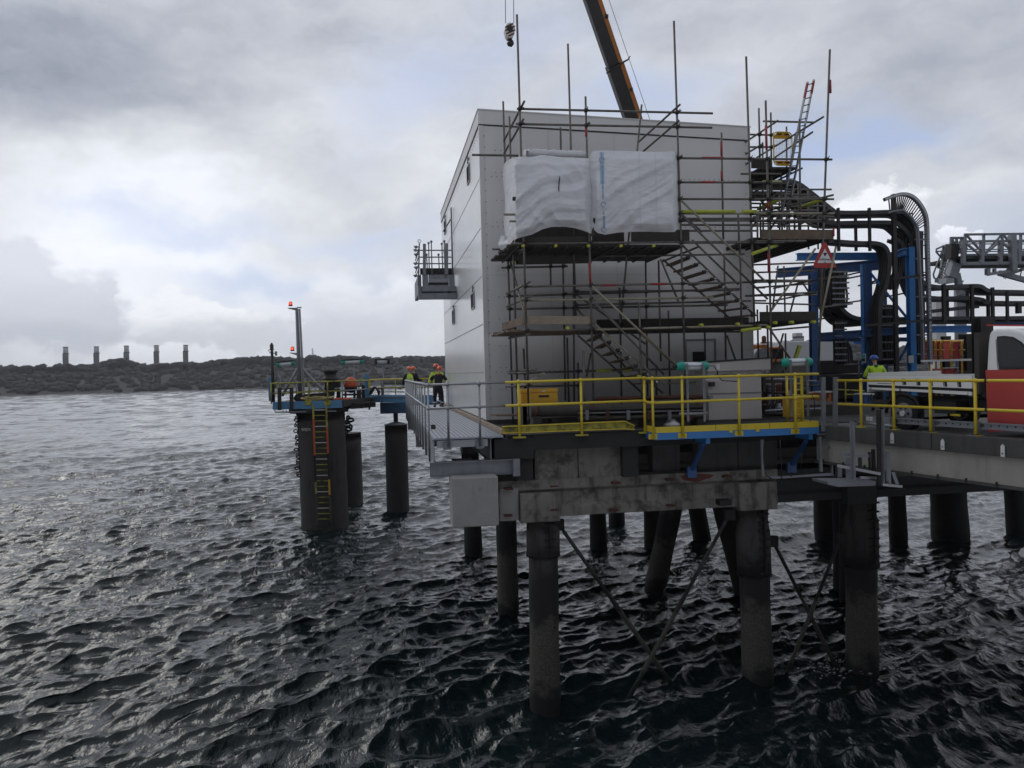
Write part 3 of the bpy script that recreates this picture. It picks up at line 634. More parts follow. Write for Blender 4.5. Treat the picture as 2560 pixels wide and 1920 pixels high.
for x, yt, yb_, wd in ((225, 35, 320, .11), (430, 30, 315, .11)):
    a = P('3', x, yt, Y0-.03); b = P('3', x, yb_, Y0-.03); MB().bar(a, b, wd, .05, up=(0,1,0)).build('post', M['galvd'], t)
for x, yt, yb_ in ((263, 28, 300), (288, 15, 330), (355, 135, 290), (385, 35, 290), (408, 12, 345), (487, 30, 320), (245, 135, 300)):
    yy = Y0+.02 if x in (288, 408) else Y0+1.4; a = P('3', x, yt, yy); b = P('3', x+8, yb_, yy); MB().tube(a, b, .022, 8).build('baluster', M['galvd'], t); MB().sphere(a, .05, 8, 5).build('post_cap', M['galvd'], t)
for y in (95, 158, 218): MB().tube(P('3', 180, y, Y0+.1), P('3', 473, y, Y0+.1), .024, 8).build('rail', M['galvd'], t)
MB().bar(P('3', 185, 290, Y0+1.4), P('3', 495, 290, Y0+1.4), .04, .25).build('kick_plate', M['dark'], t)
# side rails, seen end on, with rings
for k, y in enumerate((65, 95, 135, 218, 255, 330)):
    a = P('3', 178-4*(k%2), y, Y0-.05); MB().tube(a, a+Vector((-.02, 2.6, 0)), .022, 8).build('side_rail', M['galvd'], t)
    mb = MB(); mb.sphere(a+Vector((-.12,0,.0)), .06, 8, 5); mb.tube(a+Vector((-.2,0,.02)), a, .025, 6); mb.build('clamp', M['galvd'], t)
for k in range(3): a = P('3', 178, 30, Y0-.05+k*1.3); b = P('3', 170, 420, Y0-.05+k*1.3); MB().tube(a, b, .026, 8).build('side_post', M['galvd'], t)
a = P('3', 179, 26, Y0-.05); mb = MB(); ring = [a+Vector((.055*math.cos(q*.5236), 0, .055*math.sin(q*.5236)+.06)) for q in range(13)]; mb.path(ring, .012, 6); mb.build('lifting_ring', M['galvd'], t)
# ------------------------------------------------------------------ walkway with grating floor
WZ = DZ
t = thing('walkway', 'galvanised grating walkway running along the left side of the building', 'walkway', (1.05, 17.6, WZ))
XA, XB = 1.05, 2.62
grm = bpy.data.materials.new('grating_steel'); grm.use_nodes = True; tr = grm.node_tree; tr.nodes.clear(); q = NT(tr)
b_ = q.n('ShaderNodeBsdfPrincipled'); o = q.n('ShaderNodeOutputMaterial'); q.l(b_.outputs[0], o.inputs[0]); pos = q.n('ShaderNodeNewGeometry').outputs['Position']
s_ = q.n('ShaderNodeSeparateXYZ'); q.l(pos, s_.inputs[0]); v1 = q.m('SINE', q.m('MULTIPLY', s_.outputs[0], 2*math.pi/.10)); v2 = q.m('SINE', q.m('MULTIPLY', s_.outputs[1], 2*math.pi/.22))
vv = q.m('MAXIMUM', v1, v2); cc = q.mix(q.sm(vv, -.3, .7), (.06,.065,.07,1), (.33,.36,.42,1)); q.l(cc, b_.inputs['Base Color']); b_.inputs['Roughness'].default_value = .42; b_.inputs['Metallic'].default_value = .4
bu = q.n('ShaderNodeBump'); bu.inputs['Strength'].default_value = .7; bu.inputs['Distance'].default_value = .02; q.l(vv, bu.inputs['Height']); q.l(bu.outputs[0], b_.inputs['Normal'])
MB().box((XA, 17.62, WZ-.035), (XB, 37.5, WZ)).build('floor_grating', grm, t)
MB().ibeam((XA+.03, 17.66, WZ-.30), (XA+.03, 37.5, WZ-.30), .10, .52).build('side_channel', M['galvd'], t)
MB().ibeam((XB-.28, 17.66, WZ-.30), (XB-.28, 37.5, WZ-.30), .10, .52).build('side_channel', M['galvd'], t)
MB().bar((XA+.09, 17.7, WZ-.14), (XB-.35, 17.7, WZ-.14), .06, .16).build('end_channel', M['galv'], t)
for x in (1118, 1200): a = atY(x, 1100, 17.62); MB().box((a.x-.09, 17.6, WZ-.26), (a.x+.09, 17.66, WZ-.10)).build('bracket', M['galvd'], t)
for yy in (19.2, 22, 25, 28, 31, 34): MB().bar((XA+.09, yy, WZ-.18), (XB-.35, yy, WZ-.18), .08, .2).build('cross_member', M['galvd'], t)
MB().box((1.5, 17.9, WZ-.56), (1.95, 18.3, WZ-.53)).build('gusset_plate', M['galv'], t)
a = P('8', 277, 655, 17.55); a2 = P('8', 277, 792, 17.55); c = P('8', 1040, 700, 17.55)
for k, yy in enumerate((17.7, 25.3, 33.5)): MB().ibeam((a.x, yy, (a.z+a2.z)/2), (c.x+.1, yy, (a.z+a2.z)/2), .2, a.z-a2.z).build('support_beam', M['galvd'], t)
a = P('8', 1044, 620, 17.5); b = P('8', 1232, 770, 17.5); MB().box((a.x, 17.52, b.z), (b.x-.3, 17.62, a.z)).build('end_plate', M['galvd'], t)
# timber kerb between grating and building
MB().prism([(XB+.02, 18.0, WZ+.0),(XB+.14, 18.0, WZ+.0),(XB+.14, 18.0, WZ+.1),(XB+.02, 18.0, WZ+.1)], (0, 18, 0)).build('kerb_board', M['boardl'], t)
# handrails
ZT, ZM_ = 7.48, 6.96
def fit(t, p, r, m): MB().sphere(p, r, 8, 6).build('rail_fitting', m, t)
t = thing('handrail', 'galvanised tubular handrail around the grating walkway', 'handrail', (1.0, 17.6, WZ))
XRAIL = atY(1069.4, 964, 17.58).x; XY = atY(1262, 957, 17.58).x
for z in (ZT, ZM_):
    MB().tube((XRAIL, 17.58, z), (XRAIL, 35.5, z), .027).build('rail', M['galv'], t); MB().tube((XRAIL, 17.58, z), (XY, 17.58, z+.01), .027).build('rail', M['galv'], t)
yy = 17.58; k = 0
while yy < 35.6:
    MB().tube((XRAIL, yy, WZ-.5), (XRAIL, yy, ZT), .022).build('post', M['galv'], t)
    fit(t, (XRAIL, yy, ZT), .045, M['galv']); fit(t, (XRAIL, yy, ZM_), .045, M['galv']); yy += 1.45
for x in (1119, 1198):
    X = atY(x, 1000, 17.58).x; MB().tube((X, 17.58, WZ-.2), (X, 17.58, ZT), .027).build('post', M['galv'], t)
    fit(t, (X, 17.58, ZT), .05, M['galv']); fit(t, (X, 17.58, ZM_), .05, M['galv'])
MB().box((XRAIL+.05, 17.62, 6.5), (XRAIL+.15, 17.7, 6.6)).build('bracket_box', M['dark'], t)
# yellow rail on the slab edge
t = thing('handrail', 'yellow tubular handrail along the slab edge in front of the yellow chest', 'handrail', (XY, 17.6, DZ), 'yellow handrails')
XE = atY(1611, 950, 17.58).x
for z in (ZT+.01, ZM_+.01): MB().tube((XY, 17.58, z), (XE, 17.58, z+.02), .029).build('rail', M['yel'], t)
for x in (1297, 1453, 1611):
    X = atY(x, 1000, 17.58).x; MB().tube((X, 17.58, DZ-.06), (X, 17.58, ZT+.01), .029).build('post', M['yel'], t)
    fit(t, (X, 17.58, ZT+.02), .05, M['yel']); fit(t, (X, 17.58, ZM_+.02), .05, M['yel'])
    MB().box((X-.14, 17.52, DZ-.06), (X+.14, 17.66, DZ-.03)).build('base_plate', M['yeld'], t)
# toe plate
mb = MB(); YT = 17.66
top = [P('8', 940, 318, YT), P('8', 2070, 268, YT), P('8', 2160, 310, YT)]; bot = [P('8', 945, 378, YT), P('8', 2075, 338, YT), P('8', 2160, 345, YT)]
for i in range(2): mb.prism([top[i], top[i+1], bot[i+1], bot[i]], (0, .015, 0))
pl = mb.build('plate', M['yeld'], thing_ := thing('toe_plate', 'moss stained yellow toe plate along the slab edge', 'toe plate', top[0]))
mb = MB()
for L in (top, bot):
    for i in range(2): mb.bar(L[i]+Vector((0,-.03,0)), L[i+1]+Vector((0,-.03,0)), .05, .02)
mb.build('lip', M['yel'], thing_)
# ------------------------------------------------------------------ blue and yellow cantilever platform
YP = 17.0
a = P('s1', 512, 378, YP); b = P('s1', 2020, 325, YP); xa, xb = a.x, b.x; zfl = (a.z+b.z)/2
t = thing('cantilever_platform', 'blue edged platform with yellow toe boards cantilevered out from the deck', 'platform', (xa, YP, zfl))
BH = .155
MB().box((xa, YP, zfl-BH), (xb, YP+.05, zfl)).build('edge_beam', M['blue'], t)
MB().box((xa, YP+.051, zfl-BH), (xa+.05, 17.74, zfl)).build('edge_beam', M['blue'], t); MB().box((xb-.05, YP+.051, zfl-BH), (xb, 17.74, zfl)).build('edge_beam', M['blue'], t)
MB().box((xa+.06, YP+.06, zfl-.03), (xb-.06, 18.6, zfl+.01)).build('floor_plate', M['galvd'], t)
cuts = [512, 1068, 1565, 2020]
for i in range(3):
    x0 = P('s1', cuts[i], 340, YP).x; x1 = P('s1', cuts[i+1], 340, YP).x; MB().box((x0+.004, YP-.004, zfl+.002), (x1-.01, YP+.03, zfl+.135)).build('toe_board', M['yel'], t)
MB().box((xa+.0, YP+.031, zfl+.002), (xa+.03, 17.7, zfl+.135)).build('toe_board', M['yel'], t); MB().box((xb-.03, YP+.031, zfl+.002), (xb, 18.0, zfl+.135)).build('toe_board', M['yel'], t)
for x in (1205, 1452): q_ = P('s1', x, 360, YP-.01); mb = MB(); mb.box((q_.x-.04, YP-.02, zfl-.05), (q_.x+.04, YP-.005, zfl+.10)); mb.build('bolt_plate', M['yel'], t)
for (x0,y0),(x1,y1) in (((955,480),(845,725)),((1900,450),(1765,680))):
    p0 = P('s1', x0, y0, YP+.15); p1 = P('s1', x1, y1, 17.92); MB().bar(p0, p1, .09, .07).build('strut', M['blued'], t)
    MB().box((p0.x+.02, YP+.06, zfl-BH-.13), (p0.x+.12, 17.74, zfl-BH-.002)).build('bracket_beam', M['blue'], t); MB().box((p1.x-.12, 17.86, p1.z-.16), (p1.x+.1, 17.94, p1.z+.1)).build('anchor_plate', M['blued'], t)
t = thing('handrail', 'yellow tubular handrail around the blue cantilever platform', 'handrail', (xa, YP, zfl), 'yellow handrails')
zt0, zm0 = P('4', 750, 1268, YP).z, P('4', 750, 1492, YP).z; zt1, zm1 = P('4', 1780, 1240, YP).z, P('4', 1780, 1450, YP).z
XL2 = P('4', 478, 1275, YP).x; XR2 = P('4', 2000, 1230, YP).x
for z0, z1 in ((zt0, zt1), (zm0, zm1)):
    MB().tube((XL2, YP-.04, z0), (XR2, YP-.04, z1), .029).build('rail', M['yel'], t); MB().tube((XE, 17.58, z0), (XL2, YP-.04, z0), .029).build('rail', M['yel'], t)
    MB().tube((XR2, YP-.04, z1), (XR2, 18.4, z1), .029).build('rail', M['yel'], t)
for x in (478, 750, 1272, 1790):
    X = P('4', x, 1400, YP).x; MB().tube((X, YP-.04, zfl-.11), (X, YP-.04, zt0+.01), .029).build('post', M['yel'], t)
    fit(t, (X, YP-.04, zt0), .05, M['yel']); fit(t, (X, YP-.04, zm0), .05, M['yel'])
    mb = MB(); mb.box((X-.10, YP-.015, zfl-.13), (X+.10, YP-.003, zfl-.02))
    for k in (-.07, .07): mb.sphere((X+k, YP-.02, zfl-.075), .016, 6, 4)
    mb.build('base_plate', M['yel'], t)
for y in (18.4, 17.7): MB().tube((XR2, y, zfl), (XR2, y, zt1), .029).build('post', M['yel'], t)
# ------------------------------------------------------------------ scaffold
YO, YM, YI = 19.0, 20.3, 21.45
TR = .0275
class Scaf:
    def __init__(s, root): s.r = root; s.seg = []
    def T(s, name, z1, x1, y1, Y1, z2, x2, y2, Y2=None, m='scaf', r=TR):
        Y2 = Y1 if Y2 is None else Y2; a = P(z1, x1, y1, Y1); b = P(z2, x2, y2, Y2)
        MB().tube(a, b, r, 10).build(name, M[m], s.r); s.seg.append((a, b, Y1 == Y2, Y1)); return a, b
    def cpl(s, p, m='dark'):
        q = MB(); p = Vector(p); a = rnd.uniform(-.4, .4)
        q.lathe(p+Vector((0, -.0, -.042)), [(.043, 0), (.043, .084)], 10); q.lathe(p+Vector((-.042, -.035, 0)), [(.043, 0), (.043, .084)], 10, (1,0,0))
        q.bar(p+Vector((0,-.03,0)), p+Vector((.09*math.cos(a), -.09, .09*math.sin(a))), .03, .018); q.tube(p+Vector((.03,-.05,.03)), p+Vector((.03+.05*math.sin(a), -.13, .05)), .010, 6)
        q.build('coupler', M[m], s.r)
    def joints(s, mx=90):
        n = 0
        for i, (a, b, f1, Y1) in enumerate(s.seg):
            if not f1: continue
            for (c, d, f2, Y2) in s.seg[i+1:]:
                if not f2 or Y1 != Y2: continue
                r1 = (b.x-a.x, b.z-a.z); r2 = (d.x-c.x, d.z-c.z); den = r1[0]*r2[1]-r1[1]*r2[0]
                if abs(den) < .05*math.hypot(*r1)*math.hypot(*r2): continue
                t_ = ((c.x-a.x)*r2[1]-(c.z-a.z)*r2[0])/den; u_ = ((c.x-a.x)*r1[1]-(c.z-a.z)*r1[0])/den
                if -.02 <= t_ <= 1.02 and -.02 <= u_ <= 1.02 and n < mx: s.cpl(a+(b-a)*t_); n += 1
base = P('3', 1190, 1690, YO)
F = Scaf(thing('scaffold', 'tube and board scaffold wrapped in white sheeting in front of the white building', 'scaffold', base)); T = F.T
# standards on the outer line
T('standard','s5',340,135,YO,'3',1190,1690); T('standard','s5',972,890,YO,'3',1790,1680); T('standard','s5',1787,195,YO,'4',800,1640)
T('standard','2',978,-215,YO,'4',1425,810); T('standard','2',1158,190,YO,'4',1590,1500); T('standard','2',1750,-280,YO,'4',2010,1300)
T('standard','4',360,580,YO,'4',392,1640)
# painted red bands (sleeves) on tubes
def band(z, x0, y0, x1, y1, Y, m='red', name='painted_band'): MB().tube(P(z,x0,y0,Y), P(z,x1,y1,Y), TR+.003, 10).build(name, M[m], F.r)
band('3',1745,205,1755,400,YO); band('s5',976,1170,980,1260,YO); band('2',1160,420,1167,640,YO); band('4',1552,120,1556,300,YO); band('2',1752,0,1755,120,YO); band('2',1178,1080,1180,1190,YO); band('2',748,570,752,700,YM); band('2',752,840,755,930,YM)
band('4',470,408,610,405,YO); band('3',1850,418,1990,415,YO); band('2',570,718,770,718,YO); band('2',560,942,700,942,YO)
# middle and inner lines
T('standard','s5',810,405,YM,'5' if 0 else '3',1620,700); T('standard','s5',742,1175,YI,'3',1525,1480,YI); T('standard','s5',1490,965,YM,'4',185,800,YM); T('standard','s5',213,935,YI,'3',1042,1690,YI)
T('standard','s5',270,1075,YM,'3',1090,1650,YM); T('standard','3',1385,180,YI,'3',1390,415,YI,m='scaf'); T('standard','3',1605,1490,YI,'3',1600,190,YI); T('standard','3',1540,900,YI,'3',1556,1500,YI)
T('standard','3',1140,1000,YM,'3',1165,1640,YM); T('standard','3',1640,1130,YM,'3',1650,1600,YM); T('standard','3',1690,1020,YO,'3',1705,1640,YO)
T('standard','4',420,190,YI,'4',440,1480,YI); T('standard','4',540,190,YM,'4',560,1120,YM); T('standard','4',630,650,YI,'4',645,1450,YI); T('standard','4',965,820,YI,'4',970,1110,YI); T('standard','4',1145,170,YI,'4',1160,1130,YI); T('standard','4',1290,30,YM,'4',1310,1100,YM)
T('standard','4',180,440,YM,'4',200,1500,YM); T('standard','2',750,485,YM,'2',768,1470); T('standard','2',905,1230,YM,'2',915,1580); T('standard','3',2025,440,YM,'3',2045,1600,YM); T('standard','4',520,1150,YM,'4',520,1430,YM)
# guard rails above the sheeting
T('guard_rail','s5',340,1003,YO,'s5',2145,1045); T('guard_rail','s5',330,1143,YO,'s5',2138,1177); T('ledger','1',663,690,YO,'1',1090,697)
T('transom','s5',220,1300,YI+.1,'s5',408,935,YO-.25); T('transom','s5',222,1415,YI+.1,'s5',400,1100,YO-.25)
T('transom','s5',1455,1315,YI+.0,'s5',1842,965,YO-.25); T('transom','s5',1500,1400,YI-.2,'s5',1832,1112,YO-.2)
# ledgers right of the sheeting
for y0, y1, xe, m in ((720,733,1770,'scaf'), (943,944,1300,'scaf'), (1097,1098,1785,'scaf'), (1231,1230,1790,'scafl'), (1298,1292,1790,'scaf'), (1500,1498,1330,'scaf'), (1278,1276,1100,'scaf')):
    T('ledger','2',350,y0,YO if y0 != 1278 else YM,'2',xe,y1,m=m)
T('ledger','2',385,1335,YM,'2',1080,1337); T('ledger','2',385,1390,YI,'2',1090,1390)
T('padded_rail','2',385,1212,YO-.06,'2',880,1212,m='lime',r=.042); T('padded_rail','2',945,1212,YO-.06,'2',1075,1212,m='lime',r=.042); T('padded_rail','2',1130,940,YM,'2',1300,940,m='lime',r=.04); T('padded_rail','2',1040,1600,YO-.3,'2',1260,1525,YM,m='lime',r=.045)
# ledgers in the bays below
T('ledger','3',1165,430,YO,'4',1930,378); T('ledger','3',1165,558,YO,'4',1045,530,m='scafl')
T('ledger','3',980,520,YI,'4',1300,450); T('ledger','3',985,638,YI,'4',1175,600); T('ledger','3',1590,478,YM,'4',1280,462); T('ledger','3',1600,600,YM,'4',1390,560,m='scaf')
T('ledger','3',1790,828,YO,'4',1540,785,m='scafl'); T('ledger','3',1120,835,YO,'3',1790,828); T('ledger','3',1170,845,YI,'4',1300,845)
T('ledger','3',935,257,YI,'3',1545,243,YI); T('ledger','3',1010,185,YI,'3',2212,165,YI); T('ledger','3',1020,35,YO,'4',1900,10); T('ledger','4',2,150,YM,'4',1330,130)
T('ledger','3',1010,1230,YM,'4',10,1205,YM); T('ledger','4',0,1205,YM,'4',700,1190,m='scaf'); T('ledger','3',970,1352,YM,'3',1650,1340,YM); T('ledger','3',1110,1335,YO,'3',1290,1332,YO,m='scafl')
T('ledger','3',1180,1650,YO,'4',0,1615); T('ledger','4',0,1615,YO,'4',385,1605); T('ledger','4',620,1320,YM,'4',950,1310,m='scafl'); T('ledger','3',1790,1475,YI,'4',500,1468,m='scafl')
T('padded_rail','3',1810,1205,YM-.05,'3',1950,1200,m='lime',r=.04); T('padded_rail','3',2050,1200,YM-.05,'3',2130,1198,m='lime',r=.04); T('padded_rail','4',1300,835,YO-.05,'4',1480,812,m='lime',r=.045)
T('ledger','1',850,1560,YI,'1',1030,1560); T('ledger','1',915,1603,YI,'1',1100,1603)
# tubes poking through the sheet
T('transom','1',962,1240,YO-.3,'1',1100,1240,YO+.1,m='scafl'); T('transom','1',1015,1302,YO-.3,'1',1115,1303,YO+.1,m='scafl')
# transoms seen nearly end on, with pale cut ends
for a, b in (((985,495,YI),(1195,388,YO-.3)), ((985,615,YI),(1212,515,YO-.3)), ((1045,465,YM),(1160,405,YO))):
    T('transom','3',*a,'3',*b)
for a, b in (((1010,1210,YI),(1255,1195,YO-.3)), ((1000,1230,YI),(1180,1222,YO))): T('transom','3',*a,'3',*b)
T('transom','3',1000,905,YI,'3',1190,870,YO-.2); T('transom','1',915,1600,YI,'3',1140,85,YO-.1); T('transom','3',1060,160,YI,'3',1135,95,YO)
T('brace','3',1010,170,YI,'3',1150,700,YO+.1,m='scafl')
T('brace','4',560,180,YI,'4',720,560,YM); T('brace','4',1170,880,YI,'4',1250,1110,YI); T('brace','3',1760,1040,YM,'3',1720,1260,YM); T('brace','2',385,1240,YM,'2',570,1400,YM)
# stair handrails and stringers
for z1,x1,y1,z2,x2,y2,Y,m in (('2',378,1108,'4',1520,380,YO-.08,'scafl'), ('2',378,1240,'4',1545,545,YO-.08,'scaf'), ('4',850,0,'4',1275,410,YM,'scaf'), ('4',580,180,'4',1190,715,YM,'scaf'), ('4',760,50,'4',1410,680,YO+.1,'scaf'),
        ('3',1770,425,'4',700,1150,YO-.08,'scafl'), ('3',1770,550,'4',590,1240,YO-.08,'scaf'), ('3',1590,478,'4',420,960,YM,'scaf'), ('3',1605,600,'4',240,1180,YM,'scaf'), ('3',1640,880,'4',400,1420,YM,'scaf'), ('3',1800,780,'4',590,1330,YO+.1,'scafl'), ('3',1840,900,'4',580,1410,YO+.1,'scaf'), ('4',370,860,'4',690,1150,YO,'scafl')):
    T('stair_rail',z1,x1,y1,Y,z2,x2,y2,m=m)
def tread(a, b, m='board'):
    p = P('4', *a, YM-.02); q = P('4', *b, YO+.12); MB().bar(p, q, .21, .035).build('stair_tread', M[m], F.r)
    e = MB(); e.box(q+Vector((-.03,-.09,-.03)), q+Vector((.07,-.03,.03))); e.build('tread_clip', M['whited'], F.r); F.cpl(q+Vector((-.03,-.03,0)))
for k in range(9): tread((640+k*68, 235+k*60), (810+k*75, 165+k*66))
for k in range(7): tread((-60-30+k*72, 990+k*66-60), (55+k*82-50, 870+k*73))
# boards, toe boards
def boards(name, z, x0, x1, yt, Yf, Yb, th=.05, m='boardd', n=5):
    a = P(z, x0, yt, Yf); b = P(z, x1, yt, Yf); w_ = (Yb-Yf)/n; zz = (a.z+b.z)/2
    for k in range(n): MB().box((a.x+rnd.uniform(-.12,.12), Yf+k*w_+.006, zz-th+rnd.uniform(-.006,.006)), (b.x+rnd.uniform(-.1,.1), Yf+(k+1)*w_-.006, zz)).build(name, M[m], F.r)
def toe(z, x0, y0, x1, y1, Y, hgt, m='board'):
    a = P(z, x0, y0, Y); b = P(z, x1, y1, Y); MB().prism([a, b, b-Vector((0,0,hgt)), a-Vector((0,0,hgt))], (0,.04,0)).build('toe_board', M[m], F.r)
boards('scaffold_board', '3', 1010, 2600, 40, YO+.05, YI+.2, n=9)
boards('scaffold_board', '3', 1000, 1790, 822, YO+.05, YI, n=7, m='board'); boards('scaffold_board', '4', 0, 1460, 800, YO+.06, YI, n=6)
toe('3', 1135, 700, 1780, 700, YO+.03, .20, 'boardl'); toe('3', 950, 778, 1060, 765, YI-.4, .16, 'boardl'); toe('3', 1815, 735, 2212, 732, YI-.3, .22, 'boardd'); toe('4', 0, 732, 1370, 712, YI-.35, .22, 'boardd')
MB().bar(P('3', 948, 800, YI-.3), P('3', 1135, 745, YO+.1), .04, .2).build('toe_board', M['board'], F.r)
MB().bar(P('3', 893, 858, YI-.3), P('3', 1120, 845, YO+.6), .22, .04).build('scaffold_board', M['rust'], F.r)
boards('scaffold_board', '3', 1200, 1800, 1615, YO+.3, YI-.4, n=4, m='board'); toe('3', 1200, 1545, 1790, 1535, YO+.9, .25, 'boardd')
MB().bar(P('3', 862, 1615, YO), P('3', 1075, 1615, YO+.3), .22, .05).build('scaffold_board', M['board'], F.r)
toe('4', 380, 1500, 990, 1495, YO+1.2, .3, 'boardd')
# two dark sheets added for deep shade inside the top lift, then toe boards
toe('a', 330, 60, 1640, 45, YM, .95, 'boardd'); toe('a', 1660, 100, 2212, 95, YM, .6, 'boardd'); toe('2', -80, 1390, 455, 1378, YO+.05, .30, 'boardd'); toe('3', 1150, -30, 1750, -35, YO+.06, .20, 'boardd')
# joists under the top lift
for k in range(12):
    x = 1090+k*150; a = P('3', x, 75, YO-.02); MB().tube((a.x, YO-.05, a.z+.02), (a.x, YI+.1, a.z+.02), TR, 8).build('putlog', M['dark'], F.r)
    if k % 2 == 0 and k < 10 : MB().tube((a.x+.1, YO-.16, a.z+.04), (a.x+.1, YO-.05, a.z+.04), .036, 10).build('tube_cap', M['lime'], F.r)
for z, x, y, Y in (('3',1548,810,YO-.1), ('4',943,782,YO-.08), ('4',1280,774,YO-.08), ('4',1625,762,YO-.1), ('4',1778,757,YO-.1), ('4',1982,754,YO-.1), ('4',1560,803,YO-.12), ('4',368,1258,YO-.1), ('a',360,660,YM), ('a',240,720,YI)):
    a = P(z, x, y, Y); MB().tube(a, a+Vector((0, .16, .0)), .04, 10).build('tube_cap', M['lime'], F.r)
F.joints(88)
# foot couplers and loose clips low down
for z, x, y in (('3',1230,1285),('3',1300,1240),('3',1490,1625),('3',1800,1650),('3',1240,1660)): a = P(z, x, y, YO-.05); MB().tube(a+Vector((-.05,.1,-.02)), a+Vector((.06,-.12,.02)), .03, 8).build('tube_end', M['scafl'], F.r)
# white sheeting ------------------------------------------------
def tarp_mat():
    m = bpy.data.materials.new('white_sheeting'); m.use_nodes = True; tr = m.node_tree; tr.nodes.clear(); q = NT(tr)
    b = q.n('ShaderNodeBsdfPrincipled'); o = q.n('ShaderNodeOutputMaterial'); tb = q.n('ShaderNodeBsdfTranslucent'); ms = q.n('ShaderNodeMixShader'); ms.inputs[0].default_value = .18
    pos = q.n('ShaderNodeNewGeometry').outputs['Position']; n = q.noise(pos, 1.4, 6, .6); c = q.mix(q.m('MULTIPLY', q.sm(n, .42, .8), .5), (.82,.82,.84,1), (.62,.62,.64,1))
    q.l(c, b.inputs['Base Color']); q.l(c, tb.inputs[0]); b.inputs['Roughness'].default_value = .5
    mp = q.n('ShaderNodeMapping'); mp.inputs['Rotation'].default_value = (0, math.radians(35), 0); mp.inputs['Scale'].default_value = (1.3, 1, 3.4); q.l(pos, mp.inputs[0])
    n2 = q.noise(mp.outputs[0], 1.5, 4, .5, .8); n3 = q.noise(pos, 13, 4, .6); bu = q.n('ShaderNodeBump'); bu.inputs['Strength'].default_value = .6; bu.inputs['Distance'].default_value = .09
    q.l(q.m('MULTIPLY_ADD', n3, .10, n2), bu.inputs['Height']); q.l(bu.outputs[0], b.inputs['Normal']); q.l(b.outputs[0], ms.inputs[1]); q.l(tb.outputs[0], ms.inputs[2]); q.l(ms.outputs[0], o.inputs[0]); return m
TM = tarp_mat()
def fold(u, v, s):
    # long diagonal creases running down from the ties, finer ones across them
    w0 = mn.noise(Vector((u*1.5+s, v*1.5, 0)))*.5; d1 = u*.9+v*1.5+w0; d2 = u*1.6-v*.8+w0*.7
    a = 1-abs(mn.noise(Vector((d1*2.6+s, (u-v)*.55, s))))*2.4; b = 1-abs(mn.noise(Vector((d2*3.1+s*2, (u+v)*.7, s+4))))*2.4
    c = 1-abs(mn.noise(Vector((d1*7+s, (u-v)*1.6, s+9))))*2
    return .085*max(a,-.4)+.05*max(b,-.4)*(.4+v)+.022*c
def interp(L, x):
    for (a, b), (c, d) in zip(L, L[1:]):
        if a <= x <= c: t_ = (x-a)/(c-a); return b+(d-b)*t_
    return L[0][1] if x < L[0][0] else L[-1][1]
def sheet(name, label, cols, depth, seed, z='1', NX=110, NY=60):
    """cols: list of (x, ytop, ybottom) in survey columns, depth: Y per x"""
    tops = [(c[0], c[1]) for c in cols]; bots = [(c[0], c[2]) for c in cols]; x0, x1 = cols[0][0], cols[-1][0]; g = []
    for i in range(NY+1):
        v = i/NY; row = []
        for j in range(NX+1):
            x = x0+(x1-x0)*j/NX; u = j/NX; yt, yb = interp(tops, x), interp(bots, x); Y = interp(depth, x)
            edge = min(1, min(u, 1-u)*14)*min(1, .15+min(v, 1-v)*9)
            Y2 = Y-(fold(u*(x1-x0)/900, v, seed)+.05)*edge-.10*math.sin(math.pi*v)*edge
            lean = 1-.0*v
            row.append(P(z, x+8*math.sin(v*9+seed)*(1 if u in (0., 1.) else 0)+v*14, yt+(yb-yt)*v, Y2))
        g.append(row)
    mb = MB(); mb.grid(g); back = [[p+Vector((0,.012,0)) for p in r] for r in g]; mb.grid(back)
    # close the rim
    for r in (0, NY):
        for j in range(NX): mb.face([g[r][j], g[r][j+1], back[r][j+1], back[r][j]])
    for c in (0, NX):
        for i in range(NY): mb.face([g[i][c], g[i+1][c], back[i+1][c], back[i][c]])
    o = mb.build(name, TM); o.data.polygons.foreach_set('use_smooth', [True]*len(o.data.polygons)); return tag(o, label, 'sheeting'), g
s1, g1 = sheet('sheeting', 'left sheet of white plastic with a torn slit and sagging curved hem', [(955,790,1405),(962,770,1490),(990,745,1530),(1030,720,1475),(1100,705,1450),(1200,715,1425),(1300,690,1375),(1400,700,1350),(1500,712,1350),(1600,715,1365),(1700,720,1395),(1752,725,1420)],
     [(955,YI-.3),(985,YM),(1060,YO-.05),(1110,YO-.12),(1752,YO-.12)], 3.1)
s2, g2 = sheet('sheeting', 'right sheet of white plastic with a vertical line of blue printing', [(1752,700,1350),(1775,655,1380),(1810,650,1410),(1880,650,1425),(2000,652,1405),(2150,655,1398),(2300,662,1398),(2450,660,1402),(2520,655,1400),(2562,680,1352)],
     [(1752,YO-.08),(2500,YO-.12),(2562,YO+.05)], 9.4)
# loose flap at the lower left corner and rolled top hem
fl = [[P('1', 915+k*14+10*math.sin(i), 1430+i*17+k*2, YI-.4-.1*k+.06*math.sin(i*1.7+k)) for k in range(8)] for i in range(9)]
mb = MB(); mb.grid(fl); mb.grid([[p+Vector((.01,.012,0)) for p in r] for r in fl]); o = mb.build('flap', TM, None); o.parent = s1
pts = [P('1', 1150+k*30, 668+3*math.sin(k*1.1)+k*1.2, YO+.22+.03*math.sin(k)) for k in range(20)]
o = MB().path(pts, [.09+.015*math.sin(k*2.3) for k in range(20)], 12).build('rolled_hem', TM); o.parent = s1
